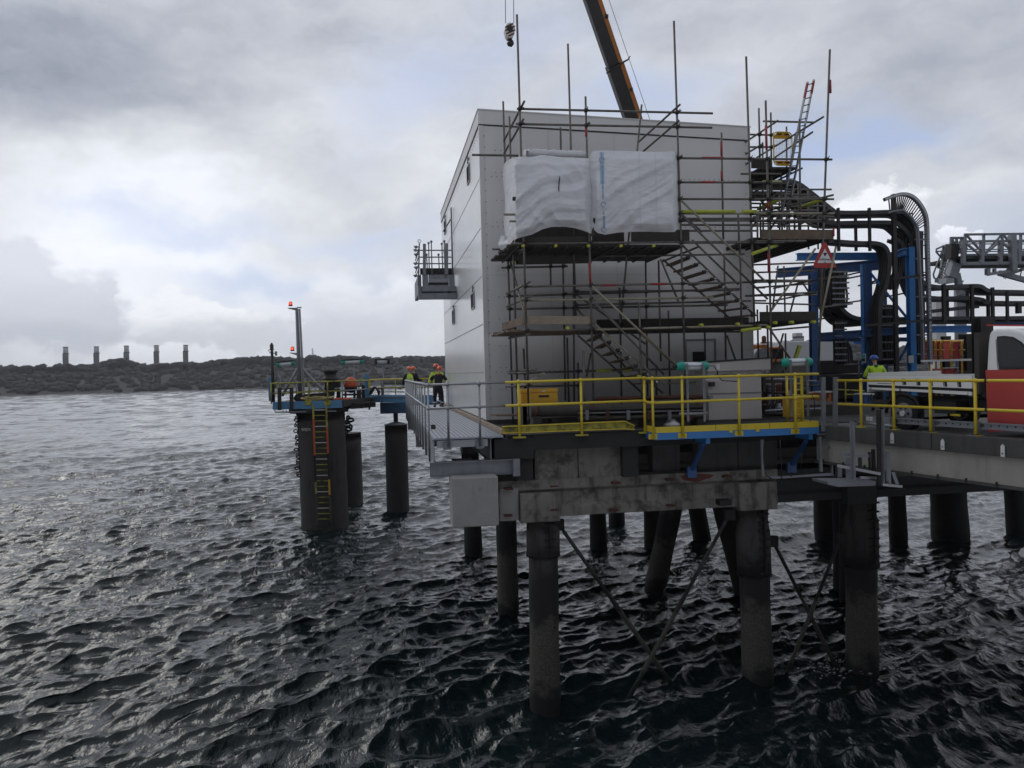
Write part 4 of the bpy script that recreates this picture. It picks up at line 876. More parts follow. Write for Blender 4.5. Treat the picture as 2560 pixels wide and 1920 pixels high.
# torn slit, punched holes, each a dark opening strip standing on the sheet
def slit(pts, Y, m='black', par=None):
    mb = MB(); P3 = [P('1', x, y, Y) for x, y in pts]; mb.prism(P3, (0, .006, 0)); o = mb.build('tear', M[m]); o.parent = par
slit([(1472,878),(1476,905),(1470,960),(1468,1030),(1458,1015),(1460,940)], YO-.40, par=s1)
slit([(1783,1270),(1800,1272),(1798,1330),(1778,1300)], YO-.16, par=s2); slit([(1780,1350),(1800,1405),(1790,1440),(1755,1440)], YO-.16, 'boardd', par=s2)
for x, y in ((1160,1025),(1065,1098),(1170,1162)): a = P('1', x, y, YO-.22); MB().box(a-Vector((.07,.03,.03)), a+Vector((.06,.05,.05))).build('punched_clip', M['dark'], F.r)
# seams and blue printing on the right sheet: ribbons that follow the folds
def ribbon(g, u0, u1, v0, v1, off, m, name, par, n=46):
    NX = len(g[0])-1; NY = len(g)-1; rows = []
    for i in range(n+1):
        v = v0+(v1-v0)*i/n; row = []
        for u in (u0, u1):
            fx = u*NX; fy = v*NY; j = min(int(fx), NX-1); k = min(int(fy), NY-1); a = fx-j; b = fy-k
            p = g[k][j]*(1-a)*(1-b)+g[k][j+1]*a*(1-b)+g[k+1][j]*(1-a)*b+g[k+1][j+1]*a*b; row.append(p+Vector((0, -off, 0)))
        rows.append(row)
    mb = MB(); mb.grid(rows); o = mb.build(name, m); o.parent = par; return o
SE = mat('sheet_seam', (.72,.72,.74), .5, var=.05)
ribbon(g2, .55, .565, .01, .99, .012, SE, 'welded_seam', s2); ribbon(g2, .735, .75, .01, .99, .012, SE, 'welded_seam', s2)
INK = mat('blue_ink', (.14,.30,.52), .6, var=.25, scale=20); INKP = mat('blue_ink_pale', (.42,.50,.62), .6, var=.1)
ribbon(g2, .108, .155, .02, .40, .010, INKP, 'printed_strip', s2)
rr = random.Random(3)
def words(va, vb, wide):
    v = va
    while v < vb:
        l = rr.uniform(.008, .014); ua = .120+.012*(v); o_ = rr.uniform(0, .003)
        ribbon(g2, ua+o_, ua+wide-rr.uniform(0,.008), v, min(v+l, vb), .018, INK, 'printed_letters', s2, n=2); v += l+rr.uniform(.003, .007)
words(.03, .10, .016); words(.19, .22, .030); words(.235, .30, .026); words(.31, .47, .024); words(.48, .59, .020); words(.73, .765, .024); words(.785, .93, .026)
for v in (.13, .66, .955):
    NX = len(g2[0])-1; NY = len(g2)-1; c = g2[int(v*NY)][int((.130+.014*v)*NX)]; mb = MB()
    mb.path([c+Vector((.062*math.cos(k*.35), -.035, .062*math.sin(k*.35))) for k in range(16)], .008, 5); o = mb.build('printed_ring', INK); o.parent = s2
# ------------------------------------------------------------------ scaffold tower right of the building
G = Scaf(thing('scaffold_tower', 'dark scaffold stair tower crowded between the building corner and the blue frame', 'scaffold tower', P('4', 1570, 1500, 21))); T = G.T
for a, b, Y in (((1095,260),(1105,715),22), ((1205,300),(1218,1300),22), ((1350,430),(1356,1380),24), ((1470,360),(1478,1440),20.6), ((1130,575),(1135,1400),23), ((1300,850),(1310,1400),21.5), ((1080,1250),(1085,1560),21), ((985,430),(1010,1600),22.5), ((1425,1180),(1425,1380),22)): T('standard','2',*a,Y,'2',*b)
for x0,y0,x1,y1,Y in ((1135,380,1600,390,21),(935,500,1220,508,22),(950,618,1210,618,22),(930,865,1300,865,21),(1000,1240,1790,1260,23),(1020,1330,1790,1300,24),(1000,1110,1700,1095,23)): T('ledger','2',x0,y0,Y,'2',x1,y1)
for x0,y0,Y0_,x1,y1,Y1_ in ((945,590,22,1270,375,20),(945,700,22,1130,590,20.9),(1075,715,23,1690,340,19.5),(1240,715,22.6,1590,480,20.3),(945,800,22,1030,740,21.5),(1060,1230,23,1780,1060,19.5)): T('transom','2',x0,y0,Y0_,'2',x1,y1,Y1_)
T('padded_rail','2',1090,1190,22.8,'2',1290,1100,21.5,m='lime',r=.05); T('padded_rail','2',1470,1180,21.5,'2',1700,1090,20,m='lime',r=.05)
for x0,y0,x1,y1,Y in ((1385,340,1395,1100,23),(1450,640,1460,1100,22),(1540,600,1550,1090,21),(1695,240,1705,660,24),(1710,860,1712,1200,22)): T('standard','4',x0,y0,Y,'4',x1,y1)
for x0,y0,x1,y1,Y in ((1340,515,2000,505,21.5),(1360,440,1520,440,22),(1360,560,1530,560,22)): T('ledger','4',x0,y0,Y,'4',x1,y1)
T('brace','4',1985,80,YO,'4',1570,660,m='scafl'); T('brace','4',1640,240,24,'4',1590,640,22.5); T('brace','4',1830,380,22.5,'4',1755,660,m='scaf'); T('brace','4',1850,370,22.5,'4',1925,480); T('brace','4',2175,60,YO-.4,'4',2022,790,m='scafl'); T('brace','4',1545,790,YO+.1,'4',1770,1120,m='scaf'); T('brace','4',1690,860,22,'4',1612,1140); T('brace','5',620,870,24.5,'5',300,925,22,m='scaf')
T('brace','5',630,1140,25,'5',300,1180,22); T('transom','4',1600,445,24,'4',2110,345,20.5); T('transom','4',1600,560,24,'4',2000,480,21); T('transom','4',1580,830,23,'4',1930,800,21)
MB().bar(P('4',1800,1090,21), P('4',1840,975,21), .09, .09).build('padded_rail', M['lime'], G.r)
for k in range(9): T('ledger','2',955+rnd.uniform(0,120),1010+k*42,21.6+.4*(k%5),'2',1500+rnd.uniform(0,280),1005+k*41+rnd.uniform(-25,25))
for k in range(8): T('standard','2',1020+k*88,880+rnd.uniform(0,260),22+.5*(k%4),'2',1026+k*88,1560)
for x0,y0,x1,y1 in ((990,1420,1240,1060),(1200,1380,1420,1020),(1420,1360,1760,1180),(1060,1060,1330,1330),(1250,1180,1620,1350)): T('brace','2',x0,y0,23,'2',x1,y1,21.5)
for k in range(6): T('ledger','4',1370+rnd.uniform(0,60),230+k*70,23.5,'4',1900+rnd.uniform(0,90),215+k*72+rnd.uniform(-30,20))
# its board platforms
def deck(z, x0, y0, x1, y1, Ya, Yb, th, m, name='scaffold_board', n=5):
    a = P(z, x0, y0, Ya); b = P(z, x1, y1, Ya); w_ = (Yb-Ya)/n
    for k in range(n): MB().prism([(a.x,Ya+k*w_+.008,a.z),(b.x,Ya+k*w_+.008,b.z),(b.x,Ya+k*w_+.008,b.z-th),(a.x,Ya+k*w_+.008,a.z-th)], (0, w_-.016, 0)).build(name, M[m], G.r)
deck('2',1040,1450,1785,1452,20.1,25.5,.05,'boardd',n=7); deck('2',1120,1378,1785,1378,20.0,20.06,.26,'board','toe_board',1); deck('2',960,1475,1110,1470,22.5,25,.28,'boardd')
deck('2',1110,800,1450,800,21.2,24.6,.05,'boardd'); deck('2',1030,735,1215,737,22.0,22.06,.24,'boardd','toe_board',1); deck('2',955,860,1110,820,22.5,26,.1,'boardd')
deck('4',1475,745,1990,742,20.2,23,.05,'boardd'); deck('4',1475,662,1990,658,20.15,20.2,.25,'boardd','toe_board',1)
MB().box(P('2',1775,1360,19.99), P('2',1795,1440,19.95)).build('end_marker', M['red'], G.r)
for k in range(8): x = 1050+k*95; a = P('2', x, 1478, 20.1); MB().tube((a.x,19.95,a.z),(a.x,25.4,a.z+.02), TR, 8).build('putlog', M['dark'], G.r)
for k in range(5): x = 1140+k*80; a = P('2', x, 830, 21.2); MB().tube((a.x,21,a.z),(a.x,24.6,a.z), TR, 8).build('putlog', M['dark'], G.r)
G.joints(60)
# leaning aluminium ladders
def ladder(z, a0, a1, b0, b1, Ya, Yb, n, label, name='ladder', m='galv', r=.033):
    A0, A1, B0, B1 = P(z,*a0,Ya), P(z,*a1,Yb), P(z,*b0,Ya), P(z,*b1,Yb); t = thing(name, label, 'ladder', A1)
    for p, q_ in ((A0,A1),(B0,B1)):
        MB().bar(p, q_, .03, .075).build('stile', M[m], t)
    for k in range(n): u = (k+.5)/n; MB().tube(A0+(A1-A0)*u, B0+(B1-B0)*u, .016, 8).build('rung', M[m], t)
    return t
l1 = ladder('2',(1545,15),(1335,1060),(1603,-5),(1395,1060),20.2,21.4,17,'long aluminium ladder with red topped stiles leaning high above the scaffold tower')
for a, b in (((1543,30),(1515,165)), ((1602,10),(1580,125))): MB().bar(P('2',*a,20.17), P('2',*b,20.32), .034, .08).build('painted_tip', M['red'], l1)
ladder('2',(1478,365),(1350,990),(1440,480),(1290,1340),20.9,21.6,14,'shorter dull ladder lashed alongside the long ladder',m='galvd')
ladder('2',(1400,1060),(1330,1360),(1345,1060),(1270,1360),21.5,22.2,6,'lower ladder section standing on the top boards of the tower',m='galvd')
# yellow mesh gate
a = P('2',1228,478,21.3); b = P('2',1405,788,21.3); t = thing('mesh_gate', 'yellow framed wire mesh guard standing upright on the scaffold tower', 'gate', (a.x, 21.3, b.z))
def rr_poly(x0, x1, z0, z1, r, Y, which):
    pts = []
    for cx_, cz_, a0 in ((x1-r, z1-r, 0), (x0+r, z1-r, 90), (x0+r, z0+r, 180), (x1-r, z0+r, 270)):
        for k in range(5): an = math.radians(a0+k*22.5); pts.append((cx_+r*math.cos(an), Y, cz_+r*math.sin(an)))
    return pts
h = a.z-b.z; MB().path([Vector(p) for p in rr_poly(a.x, b.x, b.z, a.z, .13, 21.3, 0)]+[Vector(rr_poly(a.x, b.x, b.z, a.z, .13, 21.3, 0)[0])], .018, 8).build('frame', M['yel'], t)
for z0, z1, nm in ((a.z-.20*h, a.z-.015, 'top_panel'), (b.z+.015, b.z+.14*h, 'bottom_panel')):
    up = nm == 'top_panel'; r = .11; X0, X1 = a.x+.01, b.x-.01
    pl = [(X0,21.3,z0),(X1,21.3,z0),(X1,21.3,z1-r),(X1-r,21.3,z1),(X0+r,21.3,z1),(X0,21.3,z1-r)] if up else [(X0,21.3,z1),(X0,21.3,z0+r),(X0+r,21.3,z0),(X1-r,21.3,z0),(X1,21.3,z0+r),(X1,21.3,z1)]
    MB().prism(pl, (0,.02,0)).build(nm, M['yelbox'], t)
    o = MB(); zz = z1-.06 if up else z0+.05
    for k in range(2): cx_ = X0+(X1-X0)*(.25+.42*k); o.prism([(cx_-.06,21.29,zz+.03),(cx_+.1,21.29,zz+.035),(cx_+.12,21.29,zz),(cx_,21.29,zz-.02)], (0,.008,0))
    o.build('rust_patch', M['rust'], t)
mb = MB()
for k in range(1, 12): x = a.x+(b.x-a.x)*k/12; mb.tube((x,21.31,b.z+.14*h),(x,21.31,a.z-.2*h), .0035, 4)
for k in range(17): z = b.z+.14*h+(.66*h)*k/16; mb.tube((a.x,21.31,z),(b.x,21.31,z), .0035, 4)
mb.build('wire_mesh', M['galvd'], t)
# triangular height sign
a = P('c',570,1415,YO-.3); b = P('c',1150,1415,YO-.3); c = P('c',860,730,YO-.3); Y = YO-.3
t = thing('warning_sign', 'red bordered triangular sign reading 4.655mm hung on the scaffold poles', 'sign', (a.x, Y, a.z))
def tri(s, dy_, name, m, c3=None):
    C3 = [Vector(p) for p in (c3 or (a, b, c))]; g = sum(C3, Vector())/3; pts = []
    for p in C3:
        q_ = g+(p-g)*s; d1 = (g-q_).normalized()*.05*s; side = Vector((-d1.z, 0, d1.x))
        pts += [q_+d1*.9+side*.9, q_+d1*.35, q_+d1*.9-side*.9] if name == 'border' else [q_]
    for p in pts: p.y = Y+dy_
    return MB().prism(pts, (0,.004,0)).build(name, m, t)
MB().prism([Vector((p.x,Y+.004,p.z)) for p in (a+Vector((-.09,0,-.03)), a+Vector((-.05,0,-.07)), b+Vector((.05,0,-.07)), b+Vector((.09,0,-.03)), c+Vector((.05,0,.06)), c+Vector((-.05,0,.06)))], (0,.012,0)).build('border', M['redp'], t)
MB().prism([Vector((p.x,Y-.004,p.z)) for p in (a+Vector((.02,0,.05)), b+Vector((-.02,0,.05)), c+Vector((0,0,-.09)))], (0,.004,0)).build('face', M['white'], t)
for pts in (((790,998),(935,998),(860,1125)), ((833,1338),(885,1338),(860,1292))): MB().prism([Vector((p.x,Y-.010,p.z)) for p in (P('c',x,y,Y) for x,y in pts)], (0,.003,0)).build('arrow', M['black'], t)
def text(s, loc, size, m, parent, name='lettering', rot=(math.pi/2,0,0), sx=1., ext=.002, sp=1.):
    cu = bpy.data.curves.new(name, 'FONT'); cu.body = s; cu.size = size; cu.extrude = ext; cu.align_x = 'CENTER'; cu.align_y = 'CENTER'; cu.space_character = sp
    tmp = bpy.data.objects.new(name, cu); COL.objects.link(tmp); dg = bpy.context.evaluated_depsgraph_get(); me = bpy.data.meshes.new_from_object(tmp.evaluated_get(dg)); bpy.data.objects.remove(tmp)
    o = bpy.data.objects.new(name, me); COL.objects.link(o); me.materials.clear(); me.materials.append(m); o.rotation_euler = rot; o.scale = (sx,1,1); L = Vector(loc)
    if parent is not None: o.parent = parent; L = L-Vector(parent['_o'] if '_o' in parent else (0,0,0))
    o.location = L; return o
q_ = P('c',862,1222,Y-.012); text('4.655mm', (q_.x, Y-.010, q_.z), .085, M['black'], t, sx=.95)
for zx in (540,1095): pass
# ------------------------------------------------------------------ on the deck: chest, pipe, cabinet, lamps
# dark pipe on bearers
t = thing('pipe', 'large dark horizontal pipe lying along the deck behind the yellow handrail', 'pipe', P('3', 1200, 1580, 18.7))
a = P('3',1200,1580,18.7); b = P('4',950,1540,18.7); MB().tube(a, b, .14, 20).build('barrel', M['boardd'], t)
for k in range(4): c = a+(b-a)*(k/3.2+.03); MB().box((c.x-.1, 18.5, DZ), (c.x+.1, 18.95, c.z-.12)).build('bearer', M['boardd'], t); MB().tube((c.x-.03,c.y,c.z),(c.x+.03,c.y,c.z), .165, 20).build('band', M['rust'], t)
a = P('4',-40,1465,19.3); b = P('4',960,1445,19.3); t = thing('pipe', 'thinner rust streaked pipe running above the large dark pipe', 'pipe', a)
MB().tube(a, b, .055, 14).build('barrel', M['rust'], t); 
for k in range(3): c = a+(b-a)*(.1+.4*k); MB().box((c.x-.03, 19.25, DZ), (c.x+.03, 19.35, c.z-.04)).build('support', M['dark'], t)
def chest(x0, y0, x1, y1, Y, dep, label):
    a = P('3',x0,y0,Y); b = P('3',x1,y1,Y); t = thing('tool_chest', label, 'chest', (a.x, Y, b.z))
    zl_ = a.z-.09
    MB().box((a.x, Y, b.z), (b.x, Y+dep, zl_)).build('body', M['yelbox'], t, bevel=.008); MB().box((a.x-.012, Y-.014, zl_+.002), (b.x+.012, Y+dep+.014, a.z)).build('lid', M['yelbox'], t, bevel=.01)
    c = (a.x+b.x)/2; 
    if x1-x0 > 150:
        MB().box((c-.13, Y-.008, zl_-.12), (c+.13, Y-.002, zl_-.07)).build('handle_recess', M['black'], t); MB().box((c-.13, Y-.022, zl_-.068), (c+.13, Y-.002, zl_-.055)).build('handle', M['yelbox'], t)
        MB().box((c-.05, Y-.02, zl_+.02), (c+.04, Y-.0155, zl_+.045)).build('badge', M['whited'], t); MB().box((b.x+.002, Y+.05, zl_-.2), (b.x+.02, Y+.25, zl_-.1)).build('side_handle', M['yelbox'], t)
    for k in (a.x+.04, b.x-.14): MB().box((k, Y+.03, DZ), (k+.1, Y+dep-.03, b.z-.002)).build('skid', M['boardd'], t)
chest(1197,1374,1455,1508,19.2,.55,'yellow steel tool chest with dark handle slot behind the handrail'); chest(1112,1378,1188,1508,19.5,.5,'narrow yellow box half hidden behind poles left of the tool chest')
# cream cabinet
Yc = 19.4; a = P('4',985,1125,Yc); b = P('4',1580,1200,Yc); c = P('4',1003,1205,Yc); d = P('4',1503,1690,Yc)
t = thing('electrical_cabinet', 'cream electrical cabinet with overhanging lid beside the platform handrail', 'cabinet', (c.x, Yc, DZ+.06))
MB().box((c.x, Yc+.05, DZ+.06), (d.x, Yc+1.0, b.z)).build('body', M['cream'], t, bevel=.01)
MB().prism([(a.x,Yc-.05,a.z-.02),(b.x+.0,Yc-.05,a.z+.06),(b.x,Yc-.05,b.z+.02),(a.x,Yc-.05,b.z-.0)], (0,1.15,0)).build('lid', M['cream'], t, bevel=.01)
MB().prism([(a.x-.02,Yc-.07,a.z-.018),(b.x+.02,Yc-.07,a.z+.062),(b.x+.02,Yc-.07,a.z+.09),(a.x-.02,Yc-.07,a.z+.01)], (0,1.2,0)).build('lid_seal', M['dark'], t)
q1 = P('4',1000,1418,Yc); MB().box((c.x-.01, Yc+.035, q1.z-.012), (d.x+.01, Yc+.048, q1.z+.012)).build('panel_joint', M['galvd'], t)
q1 = P('4',1080,1170,Yc); MB().box((q1.x-.04, Yc-.06, q1.z-.07), (q1.x+.04, Yc-.0505, q1.z+.07)).build('switch', M['white'], t)
q1 = P('4',1000,1310,Yc); q2 = P('4',1045,1350,Yc); MB().box((q1.x, Yc-.1, q2.z), (q2.x, Yc+.03, q1.z)).build('socket', M['dark'], t)
q1 = P('4',970,1290,Yc-.1); q2 = P('4',1110,1285,Yc-.1); MB().bar(q1, q2, .05, .05).build('bracket', M['cream'], t)
q1 = P('4',1000,1445,Yc); MB().box(q1-Vector((.02,.08,.03)), q1+Vector((.1,.04,.03))).build('lamp_bracket', M['galv'], t)
q1 = P('4',1520,1270,Yc); q2 = P('4',1545,1400,Yc); MB().box((q1.x,Yc+.1,q2.z),(q2.x,Yc+.5,q1.z)).build('side_box', M['dark'], t)
MB().box((c.x-.05, Yc+.0, DZ), (d.x+.05, Yc+1.05, DZ+.058)).build('plinth', M['conc_dark'], t)
# fluorescent fittings on strut posts
def fitting(x0, x1, yc, posts, Y, label, ybot):
    a = P('4', x0, yc[0], Y); b = P('4', x1, yc[1], Y); t = thing('light_fitting', label, 'light fitting', P('4', (posts[0]+posts[1])/2, ybot, Y), 'tubular light fittings on strut posts'); d = b-a; L = d.length; u = d/L; r = .095
    MB().tube(a+d*.21, a+d*.79, r*.93, 22).build('diffuser', M['lampw'], t); MB().bar(a+d*.2+Vector((0,-r*.93,0)), a+d*.8+Vector((0,-r*.93,0)), .008, .016).build('seam', M['black'], t)
    for s_, p in ((1, a), (-1, b)):
        MB().lathe(p, [(.045,0),(.075,.02),(r,.05),(r*1.08,.11),(r*1.08,L*.19),(r*1.12,L*.195),(r*1.12,L*.215),(r,L*.225)], 22, u*s_).build('end_cap', M['teal'], t)
    MB().tube(a-u*.1, a, .035, 10).build('gland', M['dark'], t)
    for xp in posts:
        p = P('4', xp, yc[0]-25, Y-.11); q_ = P('4', xp+14, ybot, Y-.11); q_.z = min(q_.z, p.z-1.3)
        k = MB(); k.box((q_.x-.02,Y-.125,q_.z),(q_.x-.006,Y-.10,p.z)); k.box((q_.x+.006,Y-.125,q_.z),(q_.x+.02,Y-.10,p.z)); k.box((q_.x-.02,Y-.0995,q_.z),(q_.x+.02,Y-.09,p.z)); o = k.build('strut_post', M['galv'], t)
    g = [b+u*.02, b+u*.12+Vector((0,0,-.0)), b+u*.2+Vector((0,0,-.12)), b+u*.22+Vector((0,0,-.25)), b+u*.32+Vector((0,0,-.34)), b+u*.7+Vector((0,0,-.36))]
    MB().path(g, .012, 6).build('flex', M['black'], t); return t
fitting(705,1002,(1163,1160),(797,950),YP+.12,'green capped tubular light left of the cream cabinet',1600); fitting(1667,1956,(1130,1122),(1750,1903),YP+.12,'green capped tubular light above the yellow ladder at the platform end',1520)
a = P('s1',730,203,YP+.2); b = P('s1',990,198,YP+.2); o = MB().tube(a, b, .03, 10).build('tube_offcut', M['galv']); tag(o, 'short galvanised tube fixed across the posts of the left light', 'tube')
# black cable along the platform rail
pts = [P('4', 1060+k*38, 1240+6*math.sin(k*1.3)+ (0 if k < 14 else 0), YP-.02) for k in range(20)]; o = MB().path(pts, .011, 6).build('cable', M['black']); tag(o, 'thin black cable clipped along the top yellow rail to the right hand light', 'cable')
pts = [P('4', 1955+25*math.sin(k*.5), 1430+k*30, YP-.06) for k in range(9)]; o = MB().path(pts, .012, 6).build('cable', M['black']); tag(o, 'loose black cable hanging in a curve at the platform corner post', 'cable')
# yellow ladder / step at the right end of the platform
t = ladder('4',(1800,1235),(1805,1640),(1858,1235),(1868,1640),YP+.7,YP+.7,7,'short yellow ladder behind the right end of the platform handrail',m='yel')
a = P('4',1790,1450,18.3); b = P('4',1870,1640,18.3); o = MB().box((a.x,18.3,b.z),(b.x,18.9,a.z)).build('yellow_housing', M['yelbox'], bevel=.02); tag(o, 'yellow steel housing behind the ladder at the platform end', 'housing')
# small silver lamp, valves and hoses on the deck behind the rails (low clutter)
def clutter(z, x, y, Y, m, label, cat, name, kind):
    p = P(z, x, y, Y); t = thing(name, label, cat, (p.x, Y, DZ))
    if kind == 'valve':
        MB().lathe((p.x,Y,DZ+.01), [(.09,0),(.09,.03),(.05,.04),(.05,p.z-DZ-.12),(.12,p.z-DZ-.1),(.12,p.z-DZ)], 14).build('body', M[m], t); MB().tube((p.x,Y,p.z),(p.x,Y,p.z+.12), .018, 8).build('spindle', M['dark'], t)
        w_ = [Vector((p.x+.11*math.cos(k*.5236), Y+.11*math.sin(k*.5236), p.z+.12)) for k in range(13)]; MB().path(w_, .014, 6).build('handwheel', M[m], t)
    else:
        MB().lathe((p.x,Y,DZ+.01), [(.2,0),(.2,.05),(.16,.08),(.12,p.z-DZ-.1),(.08,p.z-DZ)], 16).build('body', M[m], t); MB().tube((p.x-.15,Y,DZ+.02),(p.x-.15,Y,p.z-.1), .02, 6).build('handle', M['dark'], t)
clutter('4',660,1640,18.6,'whited','pale cone shaped cover on the deck behind the platform handrail','cover','deck_cover','cone')
clutter('4',1450,0+1350,18.9,'dark','dark hand valve standing just right of the cabinet','valve','valve','valve') if 0 else None
for x, y, Y, lb in ((1600,1420,20.5,'orange painted pump body low behind the platform end'),):
    a = P('4',1600,1330,20.8); b = P('4',1840,1520,20.8); t = thing('pump_unit', lb, 'pump', (a.x,20.8,DZ)); MB().box((a.x,20.8,DZ+.2),(b.x,22,a.z)).build('casing', M['rust'], t, bevel=.05); MB().tube((a.x-.2,21,a.z-.2),(b.x+.3,21,a.z-.2), .12, 14).build('drive_shaft', M['dark'], t)
    for k in range(9): MB().tube((a.x-.25,20.6,DZ+.15+k*.09),(a.x-.05,20.6,DZ+.15+k*.09),.035,8).build('coil', M['galvd'], t)
# ------------------------------------------------------------------ crane boom and hook
Yb_ = 62.
def cr(z, x, y): return P(z, x, y, Yb_)
t = thing('mobile_crane', 'orange mobile crane behind the building with its dark telescopic boom raised', 'crane', (cr('4',1500,1000).x, 40, DZ))
base_ = atY(1640, 470, 52.); tip = atY(1432, -140, 46.)
d = (tip-base_).normalized(); sd_ = Vector((1,0,0)); sd_ = (sd_-d*sd_.dot(d)).normalized(); nd = d.cross(sd_)
def boom(p, q_, w0, dp, m, name, off=0.):
    c = [(-w0/2,-dp/2),(w0/2,-dp/2),(w0/2,dp/2),(-w0/2,dp/2)]; mb = MB(); mb.prism([p+sd_*(x+off)+nd*y for x, y in c], q_-p); return mb.build(name, M[m], t)
L = (tip-base_).length
ref = lambda y: base_+(tip-base_)*((470-y)/610)
wpx = 1.0
boom(base_-d*18, ref(140), .80, .9, 'dark', 'boom_section', -.10); boom(ref(138), tip+d*6, .72, .8, 'dark', 'boom_section', -.08)
boom(base_-d*18, ref(140), .26, .92, 'orange', 'boom_stripe', .40); boom(ref(138), tip+d*6, .24, .82, 'orange', 'boom_stripe', .36)
cp = ref(142); mb = MB(); arc = [cp+sd_*x+nd*(-.55)+d*y for x, y in ((-.75,-.12),(-.55,-.1),(0,-.03),(.5,.05),(.8,.06),(1.0,.2))]; mb.path(arc, [.04,.06,.06,.06,.05,.03], 8); mb.build('rope_guide', M['dark'], t)
for y in (37, 215): c = ref(y); MB().box(c+sd_*.33-Vector((.1,.55,.1)), c+sd_*.33+Vector((.1,-.3,.1))).build('boom_pin', M['dark'], t)
MB().tube(ref(310)+sd_*1.05, ref(-120)+sd_*.95, .018, 5).build('hoist_rope', M['galvd'], t)
# crane body seen low right of the building
Yk = 33.
def kb(x0,y0,x1,y1,Y,dep,m,name,bev=.05):
    a = P('4',x0,y0,Y); b = P('4',x1,y1,Y); return MB().box((a.x,Y,b.z),(b.x,Y+dep,a.z)).build(name, M[m], t, bevel=bev)
kb(1380,965,1560,1100,Yk,2.4,'orange','machine_housing'); kb(1560,985,1700,1120,Yk-.2,2.2,'orange','cab'); kb(1585,1000,1690,1090,Yk-.24,.03,'glass','cab_window',0); kb(1590,1100,1740,1190,Yk-.3,2.,'orange','carrier'); kb(1370,1010,1480,1110,Yk-.5,1.,'dark','winch'); kb(1380,1100,1760,1130,Yk-.1,2.6,'dark','chassis')
a = P('4',1512,955,Yk); MB().lathe(a, [(.12,0),(.12,.05),(.1,.08),(.1,.28),(.06,.34)], 12).build('beacon', M['rust'], t)
a = P('4',1455,1075,Yk-.6); MB().tube(a, a+Vector((0,-.5,0)), .35, 20).build('winch_drum', M['galvd'], t)
for k in range(3): a = P('4',1430+k*130,1330,Yk-.4); MB().tube((a.x,Yk-.5,DZ+.55),(a.x,Yk,DZ+.55), .55, 24).build('wheel', M['black'], t)
# hook block
Yh = 46.; t = thing('hook_block', 'crane hook block with striped cheek plates hanging from two ropes', 'hook block', P('s5',275,205,Yh))
out_ = [(275,203),(308,218),(325,262),(318,310),(300,345),(255,345),(240,320),(228,268),(245,218)]
MB().prism([P('s5',x,y,Yh) for x, y in out_], (0,.5,0)).build('cheek_plate', mat('block_pale', (.75,.66,.62), .5), t, bevel=.03)
for (x0,y0),(x1,y1) in (((232,252),(305,216)),((233,282),(322,240)),((240,312),(324,275)),((262,332),(316,308))): MB().bar(P('s5',x0,y0,Yh-.01), P('s5',x1,y1,Yh-.01), .03, .08).build('stripe', M['rust'], t)
MB().tube(P('s5',277,262,Yh-.1), P('s5',277,262,Yh+.6), .17, 18).build('sheave_pin', M['dark'], t)
MB().prism([P('s5',x,y,Yh+.1) for x, y in ((242,322),(312,312),(290,362),(262,362))], (0,.3,0)).build('swivel', M['dark'], t)
hk = [P('s5',x,y,Yh+.25) for x, y in ((278,355),(280,372),(290,385),(293,400),(283,412),(268,410),(259,397),(261,386))]; MB().path(hk, [.12,.11,.13,.14,.14,.12,.09,.04], 10).build('hook', M['dark'], t)
for x0, x1 in ((229,236),(307,312)): MB().tube(P('s5',x1,215,Yh+.2), P('s5',x0,-400,Yh+.2), .022, 6).build('rope', M['galvd'], t)
# ------------------------------------------------------------------ approach road
U_ = Vector((.197, -.98, 0)).normalized(); N_ = Vector((.98, .197, 0)).normalized(); E0 = Vector((10.36, 15.09, DZ))
def ED(s, w=0., z=0.): return E0+U_*s+N_*w+Vector((0,0,z))
def onplane(x, y, p0, n=N_): d = ray(x, y); return CAM+d*((Vector(p0)-CAM).dot(n)/d.dot(n))
def RD(z, x, y, w): u, v = px(z, x, y); return onplane(u, v, ED(0, w))
S0, S1 = -2.75, 20
mb = MB(); mb.prism([ED(S0,.0,-.28),ED(S0,8,-.28),ED(S0,8,0),ED(S0,0,0)], U_*(S1-S0)); road = mb.build('road', mat('road_concrete', (.11,.105,.10), .9, var=.25, scale=2., bump=.3)); tag(road, kind='structure')
t = thing('approach_trestle', 'concrete approach bridge with a pale longitudinal girder under the yellow rail', 'bridge', ED(S0))
n = 6; L = (S1-S0)/n
for k in range(n): MB().prism([ED(S0+k*L+.01,-.06,-.30),ED(S0+k*L+.01,.25,-.30),ED(S0+k*L+.01,.25,.03),ED(S0+k*L+.01,-.06,.03)], U_*(L-.02)).build('edge_beam', M['conc_dark'] if k != 1 else M['conc_dark'], t, bevel=.015)
gz0 = RD('6',1020,1465,0).z
GB = mat('girder_concrete', (.34,.325,.285), .9, var=.14, scale=2., bump=.5, bscale=45, streak=.25, dirt=.12)
MB().prism([ED(S0+.5,.05,-.301),ED(S0+.5,.5,-.301),ED(S0+.5,.5,gz0-DZ),ED(S0+.5,.05,gz0-DZ)], U_*(S1-S0-.5)).build('girder', GB, t)
MB().prism([ED(S0+.5,-.02,gz0-DZ-.001),ED(S0+.5,.6,gz0-DZ-.001),ED(S0+.5,.6,gz0-DZ-.05),ED(S0+.5,-.02,gz0-DZ-.05)], U_*(S1-S0-.5)).build('girder_flange', M['conc_dark'], t)
for k in range(14): p = ED(S0+.8+k*.62, -.03, gz0-DZ); MB().box(p-Vector((.015,.015,.03)), p+Vector((.015,.015,.05))).build('flange_bolt', M['dark'], t)
MB().prism([ED(S0+.5,4,-.301),ED(S0+.5,4.5,-.301),ED(S0+.5,4.5,-.8),ED(S0+.5,4,-.8)], U_*(S1-S0-.5)).build('girder', M['conc_dark'], t)
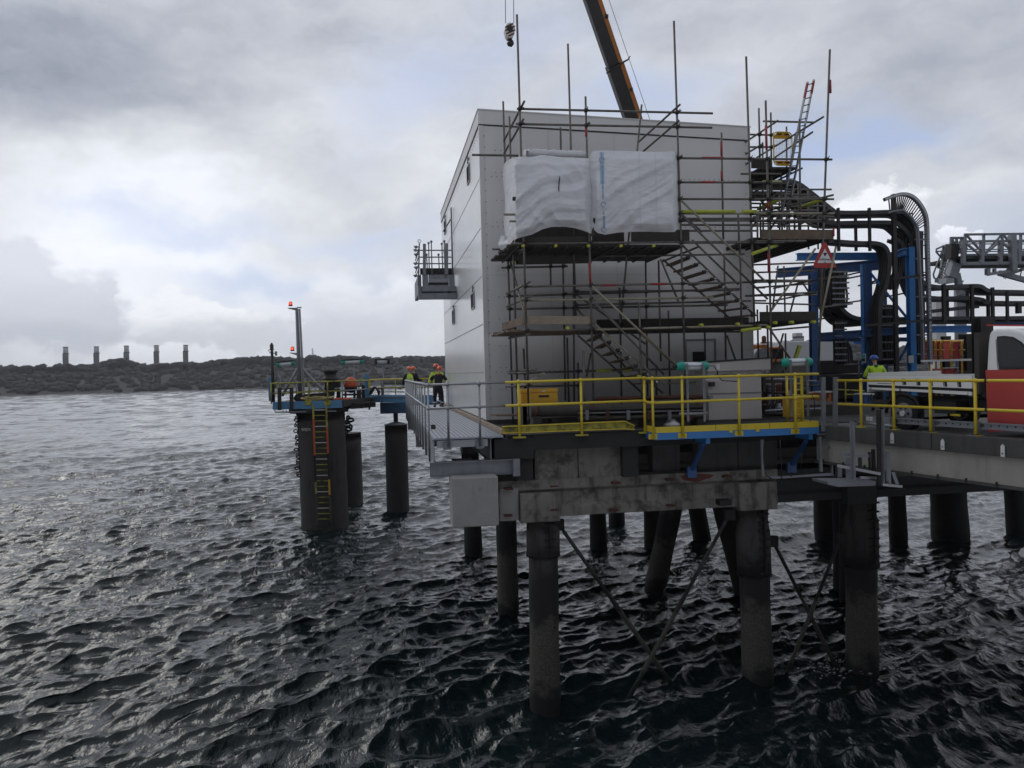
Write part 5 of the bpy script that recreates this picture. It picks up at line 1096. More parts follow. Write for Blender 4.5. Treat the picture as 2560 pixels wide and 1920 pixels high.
for k in (1.5, 8, 14): MB().prism([ED(k,.51,-.301),ED(k,3.99,-.301),ED(k,3.99,-.7),ED(k,.51,-.7)], U_*.4).build('cross_beam', M['conc_dark'], t)
for x0,y0,x1,y1 in ((983,1108,1015,1212),(1448,1168,1482,1272),(2000,1215,2038,1337)):
    a = RD('6',x0,y0,-.075); b = RD('6',x1,y1,-.075); mb = MB(); m_ = (a+b)/2; wv_ = U_*.07; hh = (a.z-b.z)
    mb.prism([b, a+Vector((0,0,-.05)), Vector((m_.x,m_.y,a.z)), Vector((b.x,b.y,a.z-.05)), Vector((b.x,b.y,b.z))] if 0 else [Vector((a.x,a.y,b.z)), Vector((b.x,b.y,b.z)), Vector((b.x,b.y,a.z-.04)), Vector((m_.x,m_.y,a.z)), Vector((a.x,a.y,a.z-.04))], -N_*.015); mb.build('drain_plate', M['whited'], t)
    MB().sphere(Vector((m_.x,m_.y,b.z+.06))-N_*.018, .014, 6, 4).build('plate_bolt', M['dark'], t)
pile((2128,1180),(2132,1500), 24.2, .4, 'dark pile under the junction of deck and approach road', m=M['pile_dark'])
# yellow rail along the road
t = thing('handrail', 'yellow tubular handrail along the approach road in front of the parked truck', 'handrail', ED(-2), 'yellow handrails')
zt_ = RD('6',1350,632,.05).z; zm_ = RD('6',1350,882,.05).z
sL = (RD('6',495,625,.05)-E0).dot(U_)
for z_ in (zt_, zm_): MB().tube(ED(sL,.05,z_-DZ), ED(7,.05,z_-DZ), .029).build('rail', M['yel'], t)
for x in (712,1012,1350,1765): 
    s = (RD('6',x,900,.05)-E0).dot(U_); MB().tube(ED(s,.05,.03), ED(s,.05,zt_-DZ), .029).build('post', M['yel'], t); MB().box(ED(s,.05,.03)-Vector((.07,.1,0)), ED(s,.05,.045)+Vector((.07,.1,0))).build('base_plate', M['yel'], t)
    fit(t, ED(s,.05,zt_-DZ), .046, M['yel']); fit(t, ED(s,.05,zm_-DZ), .046, M['yel'])
for s in (4.0, 5.6): MB().tube(ED(s,.05,.03), ED(s,.05,zt_-DZ), .029).build('post', M['yel'], t)
for z_ in (zt_, zm_): s = (RD('6',1865,632,.05)-E0).dot(U_); MB().tube(ED(s-.02,.05,z_-DZ), ED(s+.02,.05,z_-DZ), .036).build('cable_tie', M['black'], t)
# crash barrier
t = thing('crash_barrier', 'low galvanised perforated barrier beam on short posts beside the truck', 'barrier', ED(0,.16))
za, zb = RD('6',1380,993,.16).z, RD('6',1380,1050,.16).z; s0 = (RD('6',1050,990,.16)-E0).dot(U_)
mb = MB(); h = za-zb; mb.prism([ED(s0,.16,zb-DZ),ED(s0,.20,zb-DZ),ED(s0,.20,za-DZ),ED(s0,.16,za-DZ)], U_*(9-s0)); mb.build('beam', M['galvd'], t)
for z_ in (za-.012, zb+.012): MB().prism([ED(s0,.12,z_-DZ-.01),ED(s0,.158,z_-DZ-.01),ED(s0,.158,z_-DZ+.01),ED(s0,.12,z_-DZ+.01)], U_*(9-s0)).build('beam_lip', M['galvd'], t)
for k in range(26): s = s0+.2+k*.16; p = ED(s,.157,(za+zb)/2-DZ+.01*(k%2)); MB().tube(p, p-N_*.006, .017, 8).build('perforation', M['black'], t)
for x in (1020,1383,1798,): s = (RD('6',x,1050,.16)-E0).dot(U_); MB().ibeam(ED(s,.1,.03), ED(s,.1,za-DZ+.02), .07, .09, .012, up=(0,1,0)).build('post', M['galv'], t); MB().box(ED(s,.1,.03)-Vector((.12,.12,0)), ED(s,.1,.045)+Vector((.12,.12,0))).build('base_plate', M['galvd'], t)
a = RD('6',690,955,.12); b = RD('6',1040,1035,.12); s2 = (a-E0).dot(U_)
t = thing('barrier_gate', 'dull grey barrier end panel with a small white stencilled panel', 'barrier panel', a)
MB().prism([ED(s2,.12,.15),ED(s0-.05,.12,.15),ED(s0-.05,.12,za-DZ),ED(s2,.12,za-DZ+.02)], N_*.03).build('panel', M['galvd'], t)
MB().tube(ED(s2,.08,.13), ED(s0-.05,.08,.10), .03, 10).build('bottom_tube', M['galv'], t)
p0 = RD('6',758,965,.115); p1 = RD('6',820,1003,.115)
for k in range(3):
    for j in range(2):
        q0 = p0+(p1-p0)*(.0+.0*k); xx = p0.lerp(Vector((p1.x,p1.y,p0.z)), j*.52); yy = xx.lerp(xx+(Vector((p1.x,p1.y,p0.z))-p0)*.44, 1); z1_ = p0.z+(p1.z-p0.z)*k*.36; z2_ = z1_+(p1.z-p0.z)*.25
        MB().prism([Vector((xx.x,xx.y,z1_)),Vector((yy.x,yy.y,z1_)),Vector((yy.x,yy.y,z2_)),Vector((xx.x,xx.y,z2_))], -N_*.004).build('stencil_mark', M['whited'], t)
# ------------------------------------------------------------------ flat bed truck
W0 = .45
t = thing('dropside_truck', 'white flatbed truck with a red cab door parked behind the yellow rail', 'truck', ED(0,W0+.9))
def TRK(x, y, w=W0): return RD('6', x, y, w)
def side(pts, name, m, w=W0, th=.03, bev=0): return MB().prism([TRK(x,y,w) for x, y in pts], N_*th).build(name, M[m], t, bevel=bev)
main = side([(775,592),(1730,585),(1730,705),(775,668)], 'dropside', 'white'); side([(775,560),(1440,540),(1443,572),(1470,583),(775,590)], 'dropside', 'whited', W0+.01)
side([(776,670),(1728,707),(1728,733),(776,692)], 'dropside', 'black', W0+.012); side([(778,694),(1728,735),(1728,768),(1700,768),(1700,742),(1690,742),(1690,765),(1375,745),(1375,725),(1360,725),(1360,744),(1078,728),(1078,708),(1060,708),(1060,728),(805,712),(805,697),(790,697),(790,712),(778,712)], 'side_rail', 'white', W0+.002)
for x in (1083,1214,1330,1462,1592):
    side([(x,615 if x < 1300 else 640),(x+36,617 if x < 1300 else 642),(x+42,672+(x-1083)*.04),(x+8,670+(x-1083)*.04)], 'rope_hook_recess', 'black', W0-.006, .005); side([(x+4,640+(x-1083)*.02),(x+14,640+(x-1083)*.02),(x+22,668+(x-1083)*.035),(x+10,667+(x-1083)*.035)], 'rope_hook', 'galv', W0-.012, .005)
p = TRK(915,655,W0-.004); tw = text('www                    ', (p.x,p.y,p.z), .05, M['dark'], t) if 0 else None
mb = MB()
for k in range(24): a = TRK(858+k*5.6, 652+k*.28, W0-.003); b = TRK(858+k*5.6+3.8, 658+k*.28, W0-.003); mb.prism([a, Vector((b.x,b.y,a.z)), b, Vector((a.x,a.y,b.z))], -N_*.002)
tag(mb.build('lettering_row', M['dark'], t), kind='stuff')
zb_ = TRK(1200,700).z; sr = (TRK(775,600)-E0).dot(U_); sf = (TRK(1730,600)-E0).dot(U_); zt_b = TRK(1200,588).z
MB().prism([ED(sr,W0+.031,zb_-DZ-.02),ED(sr,W0+1.85,zb_-DZ-.02),ED(sr,W0+1.85,zb_-DZ+.02),ED(sr,W0+.031,zb_-DZ+.02)], U_*(sf-sr)).build('bed_floor', M['galvd'], t)
MB().prism([ED(sr,W0+1.86,zb_-DZ-.1),ED(sr,W0+1.89,zb_-DZ-.1),ED(sr,W0+1.89,zt_b-DZ),ED(sr,W0+1.86,zt_b-DZ)], U_*(sf-sr)).build('dropside', M['white'], t)
MB().prism([ED(sr-.03,W0,zb_-DZ-.1),ED(sr-.03,W0+1.89,zb_-DZ-.1),ED(sr-.03,W0+1.89,zt_b-DZ),ED(sr-.03,W0,zt_b-DZ)], U_*.028).build('tailgate', M['whited'], t)
MB().prism([ED(sf+.02,W0+.05,zb_-DZ-.1),ED(sf+.02,W0+1.85,zb_-DZ-.1),ED(sf+.02,W0+1.85,1.95),ED(sf+.02,W0+.05,1.95)], U_*.10).build('headboard', M['boardd'], t)
MB().prism([ED(sr+.1,W0+.4,.42),ED(sr+.1,W0+1.5,.42),ED(sr+.1,W0+1.5,.66),ED(sr+.1,W0+.4,.66)], U_*(sf-sr+1.5)).build('chassis', M['black'], t)
def wheel(s, w):
    c = ED(s, w, .345); MB().tube(c-N_*.0, c+N_*.2, .345, 32).build('tyre', M['black'], wr := t); rm = MB(); rm.lathe(c-N_*.012, [(.20,0),(.225,.0),(.225,.02),(.19,.03),(.17,.10)], 24, N_)
    rim = rm.build('rim', M['galvd'], t)
    for k in range(6): a = k*math.pi/3; q_ = c-N_*.016+(U_*math.cos(a)+Vector((0,0,1))*math.sin(a))*.13; MB().tube(q_, q_-N_*.01, .03, 10).build('rim_hole', M['black'], rim)
    MB().tube(c-N_*.014, c-N_*.05, .06, 14).build('hub', M['whited'], rim)
sw = (TRK(1090,940)-E0).dot(U_)
for w in (W0+.04, W0+1.65): wheel(sw, w)
mg = []
for k in range(9): a = math.pi*k/8; mg.append(ED(sw+.46*math.cos(a), W0+.03, .34+.42*math.sin(a)))
MB().path(mg, .035, 8).build('mudguard', M['black'], t)
MB().prism([ED(sr+.05,W0+.02,.5),ED(sr+.05,W0+.06,.5),ED(sr+.05,W0+.06,.62),ED(sr+.05,W0+.02,.62)], U_*.5).build('underrun_bar', M['dark'], t); MB().box(ED(sf-.3,W0+.02,.34), ED(sf-.55,W0+.1,.38)).build('step', M['yel'], t)
MB().prism([ED(sf-.9,W0+.05,.38),ED(sf-.9,W0+.5,.38),ED(sf-.9,W0+.5,.62),ED(sf-.9,W0+.05,.62)], U_*.5).build('side_locker', M['black'], t)
# cab
cab = [(1864,528),(1876,300),(1888,205),(1905,172),(1950,155),(2070,152),(2180,172),(2300,235),(2420,350),(2500,500),(2640,560),(2760,640),(2790,900),(2790,1060),(1890,1090),(1866,830)]
cb = MB(); c0 = [TRK(x,y,W0+.02) for x,y in cab]; inner = [p+N_*.10+(Vector((0,0,.0))) for p in c0]
cb.prism(c0, N_*1.8); cb.build('cab', M['white'], t, bevel=.05)
win = [(1972,238),(2040,232),(2100,242),(2170,285),(2260,370),(2330,470),(2350,522),(1992,526),(1980,430)]
side([(x+(-10 if x < 2100 else 12), y+(-12 if y < 400 else 8)) for x, y in win], 'window_frame', 'black', W0+.008, .011); wg = side(win, 'side_window', 'glass', W0+.002, .005)
side([(1950,250),(1962,480),(1968,528),(1974,528),(1968,480),(1957,250)], 'door_gap', 'galvd', W0+.012, .006)
side([(1857,535),(2480,524),(2500,1052),(1880,1110)], 'door', 'redp', W0-.004, .02)
MB().prism([TRK(2360,590,W0-.05),TRK(2440,590,W0-.05),TRK(2440,608,W0-.05),TRK(2360,608,W0-.05)], N_*.03).build('door_handle', M['black'], t)
c = TRK(2640,560,W0-.02); 
MB().prism([TRK(2330,470,W0+.02)+Vector((0,0,.02)),TRK(2330,250,W0+.02)+Vector((0,0,.01))]+[TRK(2330,250,W0+.02)+N_*1.8+Vector((0,0,.01)),TRK(2330,470,W0+.02)+N_*1.8+Vector((0,0,.02))], U_*.02) if 0 else None
w1, w2 = TRK(2320,262,W0+.12), TRK(2492,495,W0+.12); nn = (w2-w1).cross(N_).normalized(); nn = nn if nn.z > 0 else -nn
MB().prism([w1, w2, w2+N_*1.6, w1+N_*1.6], nn*.03).build('windscreen', M['glass'], t)
for w in (W0+.04, W0+1.65): wheel((TRK(2640,900)-E0).dot(U_), w)
side([(1866,115),(2212,118),(2212,132),(1866,129)], 'roof_bar', 'redp', W0+.5, .08)
p = TRK(2300,330,W0-.2); MB().box(p-Vector((.03,.1,.15)), p+Vector((.03,.1,.12))).build('mirror', M['black'], t)
# ------------------------------------------------------------------ galvanised frames hung at the end of the deck
t = thing('steel_frame', 'galvanised strut frame and hanging cage between the platform and the road', 'frame', P('6',465,1130,17.0))
Yg = 16.9
def st(z,x0,y0,x1,y1,w_,d_=.06,m='galvd',Y=Yg,Y2=None,name='strut'): MB().bar(P(z,x0,y0,Y), P(z,x1,y1,Y2 or Y), w_, d_, up=(0,1,0)).build(name, M[m], t)
st('6',360,600,365,1100,.09); st('6',475,600,470,1110,.10); st('6',310,1128,545,1115,.02,.05,'galv',Yg,Yg,'shelf'); st('6',452,1120,455,1505,.11); st('6',622,1010,630,1540,.05,.06,'galvd',14.95); st('6',636,1010,644,1540,.02,.1,'galvd',14.9)
st('6',875,900,880,1590,.085,.06,'dark',14.85); st('6',905,900,908,1592,.02,.12,'galv',14.8); st('6',508,1240,512,1520,.10,.05,'galvd',Yg-.1); st('6',590,1345,592,1540,.08,.05,'galvd',15.1); st('6',958,1285,970,1590,.05,.06,'galvd',14.7); st('6',942,1290,952,1560,.02,.06,'galvd',14.7)
st('6',330,1150,340,1470,.06); st('6',820,1265,828,1470,.07,.05,'dark',15.); st('6',785,1290,793,1480,.03,.05,'dark',15.); st('6',700,1340,706,1470,.06,.05,'dark',15.)
def br(z,x0,y0,x1,y1,r,m='galvd',Y=Yg,Y2=None,name='cross_rail'): MB().bar(P(z,x0,y0,Y), P(z,x1,y1,Y2 or Y), .05, r*2).build(name, M[m], t)
br('6',490,1415,890,1492,.028,'galv',15.1,14.8); br('6',-60,1528,440,1490,.022,'galvd'); br('s1',1540,790,2160,760,.02,'galvd'); br('6',520,1310,800,1330,.025,'galvd',15.1,15.0); br('6',340,1240,490,1245,.015,'galvd'); br('6',480,1190,520,1245,.02,'galvd'); br('6',700,1525,850,1530,.025,'galv',15.,15.); br('6',640,1035,770,1035,.012,'galv',Yg-.3)
MB().prism([P('6',400,1565,15.2),P('6',850,1560,15.2),P('6',840,1600,15.2),P('6',500,1612,15.2),P('6',405,1590,15.2)], (0,.6,0)).build('landing', M['galvd'], t)
for zz,pts in (('s1',[(1510,440),(1505,600),(1515,700),(1535,770),(1580,800),(1680,825)]),('s1',[(1660,440),(1668,600),(1678,820)]),('s1',[(1750,690),(1765,780)]),('s1',[(1855,560),(1858,750)]),('6',[(640,1540),(700,1570),(780,1575),(870,1555)]),('6',[(555,1100),(570,1120),(590,1145)]),('6',[(2900-2000,1600),(930,1625),(980,1640),(1120,1625)])):
    MB().path([P(zz,x,y,Yg-.05) for x,y in pts], .012, 6).build('cable', M['cable'], t)
br('6',905,1590,1085,1608,.025,'galv',14.7); br('6',1000,1480,1040,1590,.035,'galvd',14.7); br('s1',1490,440,1500,770,.025,'galvd',Yg+.1); br('s1',2148,520,2155,770,.03,'galvd')
br('s1',2130,830,2212,850,.03,'galv')
# ------------------------------------------------------------------ blue pipe rack
t = thing('pipe_rack', 'tall blue painted steel frame carrying cable trays right of the scaffold tower', 'pipe rack', (P('5',750,1659,24).x, 24, DZ))
Yr, Yf = 24.0, 24.9
def col(x, y0, y1, w_, Y, m='blue', dep=.3, name='column'):
    a = P('5',x,y0,Y); b = P('5',x,y1,Y); b.z = DZ; b.x = a.x; MB().ibeam(a, b, w_, dep, .03, up=(1,0,0) if 0 else (0,1,0)).build(name, M[m], t)
col(1160,620,1659,.20,Yr,'blue',.22); col(755,770,1659,.27,Yf,'blued',.25); col(265,860,1659,.24,Yf,'blued',.22); col(905,760,1100,.12,26,'blued')
MB().bar(P('5',715,780,Yf-.2), P('5',728,1700,Yf-.2), .06, .1, up=(0,1,0)).build('column_flange', M['blue'], t)  # shade put into the colour: left columns darker blue, this lit flange bright
def beam(p, q_, w_, h_, m, name='beam'): MB().ibeam(p, q_, w_, h_, .03).build(name, M[m], t)
beam(P('5',120,708,Yf), P('5',1040,702,Yf), .2, .24, 'blue'); beam(P('5',1130,662,Yr), P('5',1000,700,Yf), .2, .24, 'blue'); beam(P('5',950,775,Yf+.2), P('5',-60,860,29), .3, .34, 'blued')
beam(P('5',320,1442,Yf+.3), P('5',1140,1385,Yr+.3), .25, .24, 'blued'); beam(P('5',1255,1377,Yr), P('5',1795,1372,Yr), .25, .22, 'blue'); beam(P('5',1800,1330,25), P('5',2600,1322,25), .2, .12, 'blued'); beam(P('5',320,1470,27), P('5',1300,1470,27), .2, .15, 'blued'); beam(P('6',640,278,30), P('6',900,275,30), .2, .16, 'blue')
MB().tube(P('5',790,850,Yf-.1), P('5',1145,1285,Yr+.1), .045, 10).build('brace', M['blue'], t); MB().tube(P('5',1140,1520,Yr+.1), P('5',1060,1659,Yf), .045, 10).build('brace', M['blue'], t); MB().tube(P('6',1060,450,Yr+.1), P('6',1140,290,Yr+.1), .04, 8).build('brace', M['blued'], t)
for x0,y0,x1,y1 in ((320,935,700,850),(380,950,720,880),(790,945,900,915),(790,1105,1130,1040),(330,1170,720,1110),(680,975,900,940),(250,1290,430,1270)): MB().bar(P('5',x0,y0,Yf+.1), P('5',x1,y1,Yr+.6), .05, .05).build('tray_bracket', M['dark'], t)
for x0,y0,x1,y1,Y_ in ((1000,910,1310,875,23.5),(740,1340,1370,1290,23.4)): MB().bar(P('5',x0,y0,Y_), P('5',x1,y1,Y_), .06, .07).build('tray_bracket', M['dark'], t)
mb = MB(); a = P('6',718,385,Yf-.4); b = P('6',752,465,Yf-.4); mb.box((a.x,Yf-.42,b.z),(b.x,Yf-.4,a.z)); pn = mb.build('notice', M['whited'], t)
c0 = P('6',736,405,Yf-.43); MB().box(c0-Vector((.08,0,.06)), c0+Vector((.05,.005,.05))).build('notice_mark', M['teal'], pn); c0 = P('6',736,440,Yf-.43); MB().box(c0-Vector((.08,0,.06)), c0+Vector((.05,.005,.05))).build('notice_mark', M['black'], pn)
a = P('6',1150,412,Yr-.2); b = P('6',1183,458,Yr-.2); pn = MB().box((a.x,Yr-.21,b.z),(b.x,Yr-.19,a.z)).build('notice', M['redp'], t); c0 = (a+b)/2; MB().box(c0-Vector((.09,.03,.12)), c0+Vector((.09,-.025,.12))).build('notice_face', M['whited'], pn)
# cable trays -------------------------------------------------
def smooth(L, n=5):
    out = []
    for i in range(len(L)-1):
        p0 = L[max(i-1,0)]; p1 = L[i]; p2 = L[i+1]; p3 = L[min(i+2,len(L)-1)]
        for k in range(n):
            u = k/n; out.append(.5*((2*p1)+(p2-p0)*u+(2*p0-5*p1+4*p2-p3)*u*u+(3*p1-p0-3*p2+p3)*u*u*u))
    out.append(L[-1]); return out
TRAYM = mat('tray_steel', (.085,.085,.088), .6, .4, var=.35, scale=8)
def tray(pts, Y, wd, label, z='5', hgt=.13, cables=5, grp='cable trays on the rack', step=.32, ys=None):
    L = smooth([P(z, p[0], p[1], p[2] if len(p) > 2 else Y) for p in pts]); t = thing('cable_tray', label, 'cable tray', L[0], grp)
    T_ = [(L[min(i+1,len(L)-1)]-L[max(i-1,0)]).normalized() for i in range(len(L))]; yv = Vector((0,1,0)); nn = [yv.cross(d).normalized() for d in T_]
    for off in (0, wd):
        rows = [[L[i]+yv*off+nn[i]*h_ for h_ in (-hgt/2, hgt/2)] for i in range(len(L))]; r2 = [[p+yv*.02 for p in r] for r in rows]
        mb = MB(); mb.grid(rows, False); mb.grid([r[::-1] for r in r2], False)
        for e in (0, 1): mb.grid([[rows[i][e], r2[i][e]] for i in range(len(L))], False)
        mb.face([rows[0][0],rows[0][1],r2[0][1],r2[0][0]]); mb.face([rows[-1][0],rows[-1][1],r2[-1][1],r2[-1][0]])
        sr_ = mb.build('side_rail', TRAYM, t)
    mb = MB(); acc = 0
    for i in range(1, len(L)):
        acc += (L[i]-L[i-1]).length
        while acc > step: acc -= step; mb.bar(L[i]+yv*.021-nn[i]*hgt*.35, L[i]+yv*(wd-.001)-nn[i]*hgt*.35, .03, .03)
    tag(mb.build('rungs', M['galvd'], t), kind='stuff')
    for k in range(cables):
        yo = .06+(wd-.1)*(k+.5)/cables; r = rnd.uniform(.022,.045); ph = rnd.uniform(0,6)
        MB().path([L[i]+yv*(yo+.012*math.sin(i*.7+ph))+nn[i]*(-hgt*.22+r*.4+.01*math.sin(i*.5+ph)) for i in range(len(L))], r, 6).build('cable', M['cable'], t)
    return t
tray([(-400,10),(-80,18),(110,22),(260,120),(440,265),(520,298),(800,297),(1020,292),(1120,305),(1200,390),(1235,520),(1240,700),(1245,850),(1300,950),(1420,985),(1650,978),(1810,978),(1900,1022),(2100,1030),(2700,1040)],24.3,.75,'upper cable tray sloping down from the building and over the rack',cables=7)
tray([(-350,120),(40,125),(130,170),(330,350),(430,392),(700,392),(1000,392),(1090,430),(1165,520),(1190,640),(1190,820),(1250,1020),(1360,1085),(1700,1088),(1840,1105),(1930,1130),(2700,1130)],24.5,.75,'second cable tray running just below the uppermost one',cables=7)
tray([(420,560),(700,580),(850,582),(940,620),(975,720),(970,860),(940,1000),(900,1120),(885,1300),(890,1659)],24.2,.5,'cable tray curving down beside the middle blue column',cables=5)
tray([(1020,540),(1090,580),(1110,680),(1100,800),(1060,900),(1040,1000)],24.6,.4,'short curved tray behind the tall blue column',cables=3)
tray([(500,800),(490,950),(495,1100),(560,1210),(680,1275),(900,1282),(1400,1275),(2000,1272),(2700,1265)],24.8,.7,'tray hooking round from the dark riser into the long lower run',cables=7)
tray([(415,780),(405,950),(400,1060),(440,1200),(520,1300),(640,1330),(1000,1310),(1900,1300),(2700,1290)],25.5,.6,'lowest long cable tray just above the blue beam',cables=5)
tray([(560,1480),(610,1560),(625,1700)],25.2,.6,'short tray dropping to the deck below the dark riser',cables=5)
tray([(1240,1225),(1500,1195),(1800,1165)],26.5,.5,'pale wide tray rising gently behind the right hand trays',cables=0)
# dark cable risers
def riser(x0, x1, y0, y1, Y, n, label):
    a = P('5',x0,y0,Y); b = P('5',x1,y0,Y); c = P('5',x0,y1,Y); t = thing('cable_riser', label, 'cable riser', (a.x,Y,c.z))
    MB().box((a.x,Y+.12,c.z),(b.x,Y+.16,a.z)).build('back_plate', M['dark'], t)
    for k in range(n): x = a.x+(b.x-a.x)*(k+.5)/n; r = (b.x-a.x)/n*.42; MB().path([(x+.02*math.sin(j*.9+k),Y+.03*math.sin(k*2.),c.z+(a.z-c.z)*j/10) for j in range(11)], r, 7).build('cable', M['cable'], t)
    for k in range(7): z_ = c.z+(a.z-c.z)*(k+.5)/7; MB().box((a.x-.04,Y-.06,z_),(b.x+.04,Y-.03,z_+.05)).build('cleat', M['galvd'], t)
riser(445,580,830,1180,24.2,6,'thick bundle of dark cables dropping left of the middle blue column'); riser(1205,1290,470,1700,23.9,5,'tall dark cable bundle dropping beside the right blue column'); riser(1170,1205,1700,300,24.6,3,'narrow cable bundle behind the right blue column')
riser(870,1040,1150,1700,24.6,7,'broad dark cable bundle reaching the deck between the blue columns'); riser(470,560,1300,1700,25.,4,'dark cable bundle behind the lower left of the rack')
# big bent ladder rack, rungs in its own plane
O_ = [(935,178),(1020,145),(1100,128),(1180,145),(1250,205),(1305,300),(1325,400),(1330,600),(1338,850),(1345,1100),(1352,1400),(1360,1700)]
I_ = [(960,300),(1020,285),(1070,275),(1110,282),(1165,330),(1215,395),(1240,450),(1250,600),(1262,850),(1275,1100),(1285,1400),(1292,1700)]
Yl = 23.4; Lo = smooth([P('5',x,y,Yl) for x,y in O_],4); Li = smooth([P('5',x,y,Yl) for x,y in I_],4)
t = thing('ladder_rack', 'bent galvanised ladder rack arching over the top of the blue frame', 'ladder rack', Lo[-1])
def ribbonbar(Lc, w_, d_, name, m):
    T_ = [(Lc[min(i+1,len(Lc)-1)]-Lc[max(i-1,0)]).normalized() for i in range(len(Lc))]; yv = Vector((0,1,0)); nn = [yv.cross(d) for d in T_]; R = []
    for i, p in enumerate(Lc): R.append([p-nn[i]*w_/2, p+nn[i]*w_/2, p+nn[i]*w_/2+yv*d_, p-nn[i]*w_/2+yv*d_, p-nn[i]*w_/2])
    return MB().grid(R, False).build(name, m, t)
ribbonbar(Lo, .11, .12, 'side_rail', M['galvd']); ribbonbar(Li, .05, .12, 'side_rail', M['galvd'])
for i in range(2, len(Lo)-1, 1):
    if i < 24 or i % 2 == 0: MB().bar(Lo[i]+Vector((0,.05,0)), Li[i]+Vector((0,.05,0)), .03, .03).build('rung', M['dark'], t)
for i in range(0, len(Lo)-1): 
    for f_ in (.25,.75): p = Lo[i].lerp(Lo[i+1], f_); MB().box(p-Vector((.014,.008,.03)), p+Vector((.014,.0,.03))).build('slot', M['whited'], t) if i % 1 == 0 and i*2 < 80 else None
# thin posts that hold the trays
def posts(L, m, lb):
    for k, (x, y0, y1, w_, Y, l) in enumerate(L):
        a = P('5',x,y0,Y); b = P('5',x,y1,Y); b.x = a.x
        if y1 > 1600: b.z = DZ
        o = MB().ibeam(a, b, w_, w_, .02, up=(0,1,0)).build('tray_post', M[m]); o['_o'] = (0,0,0); tag(o, l, 'post', 'posts holding the cable trays')
posts([(498,258,655,.08,24.1,'short tray post just right of the tall scaffold pole'),(785,258,655,.08,24.1,'tray post over the middle of the upper blue beam'),(658,320,655,.08,25.6,'thin rear post between the two front tray posts'),(1008,130,1700,.12,23.7,'tall post rising to the arch of the ladder rack'),
  (1470,960,1310,.10,24,'left one of the posts under the right hand trays'),(1498,1000,1310,.1,25,'narrow post next to the left right-hand tray post'),(1730,965,1310,.10,24,'second thick post under the right hand trays'),(1690,1020,1310,.08,25,'thin post left of the second thick tray post'),(1920,990,1310,.09,24,'post with its head above the bend of the right hand trays'),(2055,1020,1310,.08,24,'slim post in the gap right of the tray bend'),(1880,1060,1260,.09,25,'short rear post under the tray bend'),(2160,1130,1230,.14,24,'stub post under the right end of the second tray'),
  (1825,1270,2100,.4,21.0,'broad dark post standing right behind the truck headboard'),(1700,1420,2100,.5,28,'dark column behind the truck bed'),(1490,1440,2100,.26,28,'blue grey column behind the yellow pipes')], 'dark', '')
# ------------------------------------------------------------------ things behind the truck
def block(name, label, cat, z, x0, y0, x1, y1, Y, dep, m, extra=None, bev=.02):
    a = P(z,x0,y0,Y); b = P(z,x1,y1,Y); t = thing(name, label, cat, (a.x,Y,b.z)); MB().box((a.x,Y,b.z),(b.x,Y+dep,a.z)).build('body', M[m], t, bevel=bev)
    if extra: extra(t, a, b, Y)
    return t
def ex_door(t, a, b, Y):
    c = (a.x+b.x)/2; MB().box((c-.01,Y-.01,b.z+.05),(c+.01,Y-.002,a.z-.05)).build('door_gap', M['black'], t); MB().box((c+.05,Y-.03,(a.z+b.z)/2),(c+.08,Y-.003,(a.z+b.z)/2+.15)).build('handle', M['dark'], t); MB().box((a.x-.03,Y-.03,a.z+.001),(b.x+.03,Y+.4,a.z+.04)).build('roof', M['whited'], t)
block('equipment_cabinet','leftmost red cabinet glimpsed between blue columns behind the truck','cabinet','6',1305,262,1400,435,27,1.,'redp',ex_door)
block('equipment_cabinet','red cabinet in the middle behind the yellow pipes','cabinet','6',1418,268,1475,435,27,1.,'redp',ex_door); block('equipment_cabinet','widest red cabinet left of the broad dark post','cabinet','6',1560,265,1650,435,27.2,1.,'redp',ex_door); block('equipment_cabinet','low red cabinet under the white rail behind the truck bed','cabinet','6',1535,520,1600,575,26,1.,'redp',ex_door)
block('equipment_cabinet','pale panel seen between the cable bundles and the person','cabinet','6',805,300,872,440,29,.6,'cream',ex_door)
for k, (x0, x1, lb) in enumerate(((1330,1345,'yellow pipe in front of the leftmost red cabinet'),(1385,1410,'thick yellow pipe between the red cabinets'),(1438,1455,'yellow pipe hooked in front of the middle red cabinet'),(1530,1550,'yellow pipe with a valve left of the widest red cabinet'),(1635,1645,'thin yellow pipe right of the widest red cabinet'))):
    a = P('6',(x0+x1)/2,265,26.4); b = P('6',(x0+x1)/2,500,26.4); b.z = DZ; r = max(.04,(x1-x0)/3.6867/2000*26.4/2*.55); t = thing('yellow_pipe', lb, 'pipe', b, 'yellow pipes behind the truck')
    MB().path([b, Vector((a.x,a.y,a.z-.15)), Vector((a.x+.02,a.y,a.z-.05)), Vector((a.x+.1,a.y+.1,a.z)), Vector((a.x+.12,a.y+.6,a.z))], r, 10).build('riser', M['yelbox'], t); c = P('6',(x0+x1)/2,350,26.3); MB().tube((c.x-.12,c.y,c.z),(c.x+.12,c.y,c.z), .025, 8).build('branch', M['yelbox'], t)
    MB().lathe((a.x,a.y,c.z-.25), [(r*1.5,0),(r*1.5,.05)], 12).build('flange', M['galvd'], t)
o = MB().bar(P('6',1265,452,22), P('6',1772,438,22), .06, .06).build('white_rail', M['white']); tag(o, 'white painted horizontal rail behind the truck bed', 'rail')
t = thing('handrail', 'yellow handrail far back between the scaffold tower and the parked truck', 'handrail', P('6',560,860,21), 'yellow handrails')
for x0,y0,x1,y1 in ((500,625,740,632),(500,715,740,728),(560,760,820,765)): MB().tube(P('6',x0,y0,21), P('6',x1,y1,21), .022, 8).build('rail', M['yeld'], t)
for x in (565,572+125): MB().tube(P('6',x,625,21), P('6',x+4,860,21), .022, 8).build('post', M['yeld'], t)
t = thing('handrail', 'grey handrail behind the person in the blue helmet', 'handrail', P('6',560,570,25))
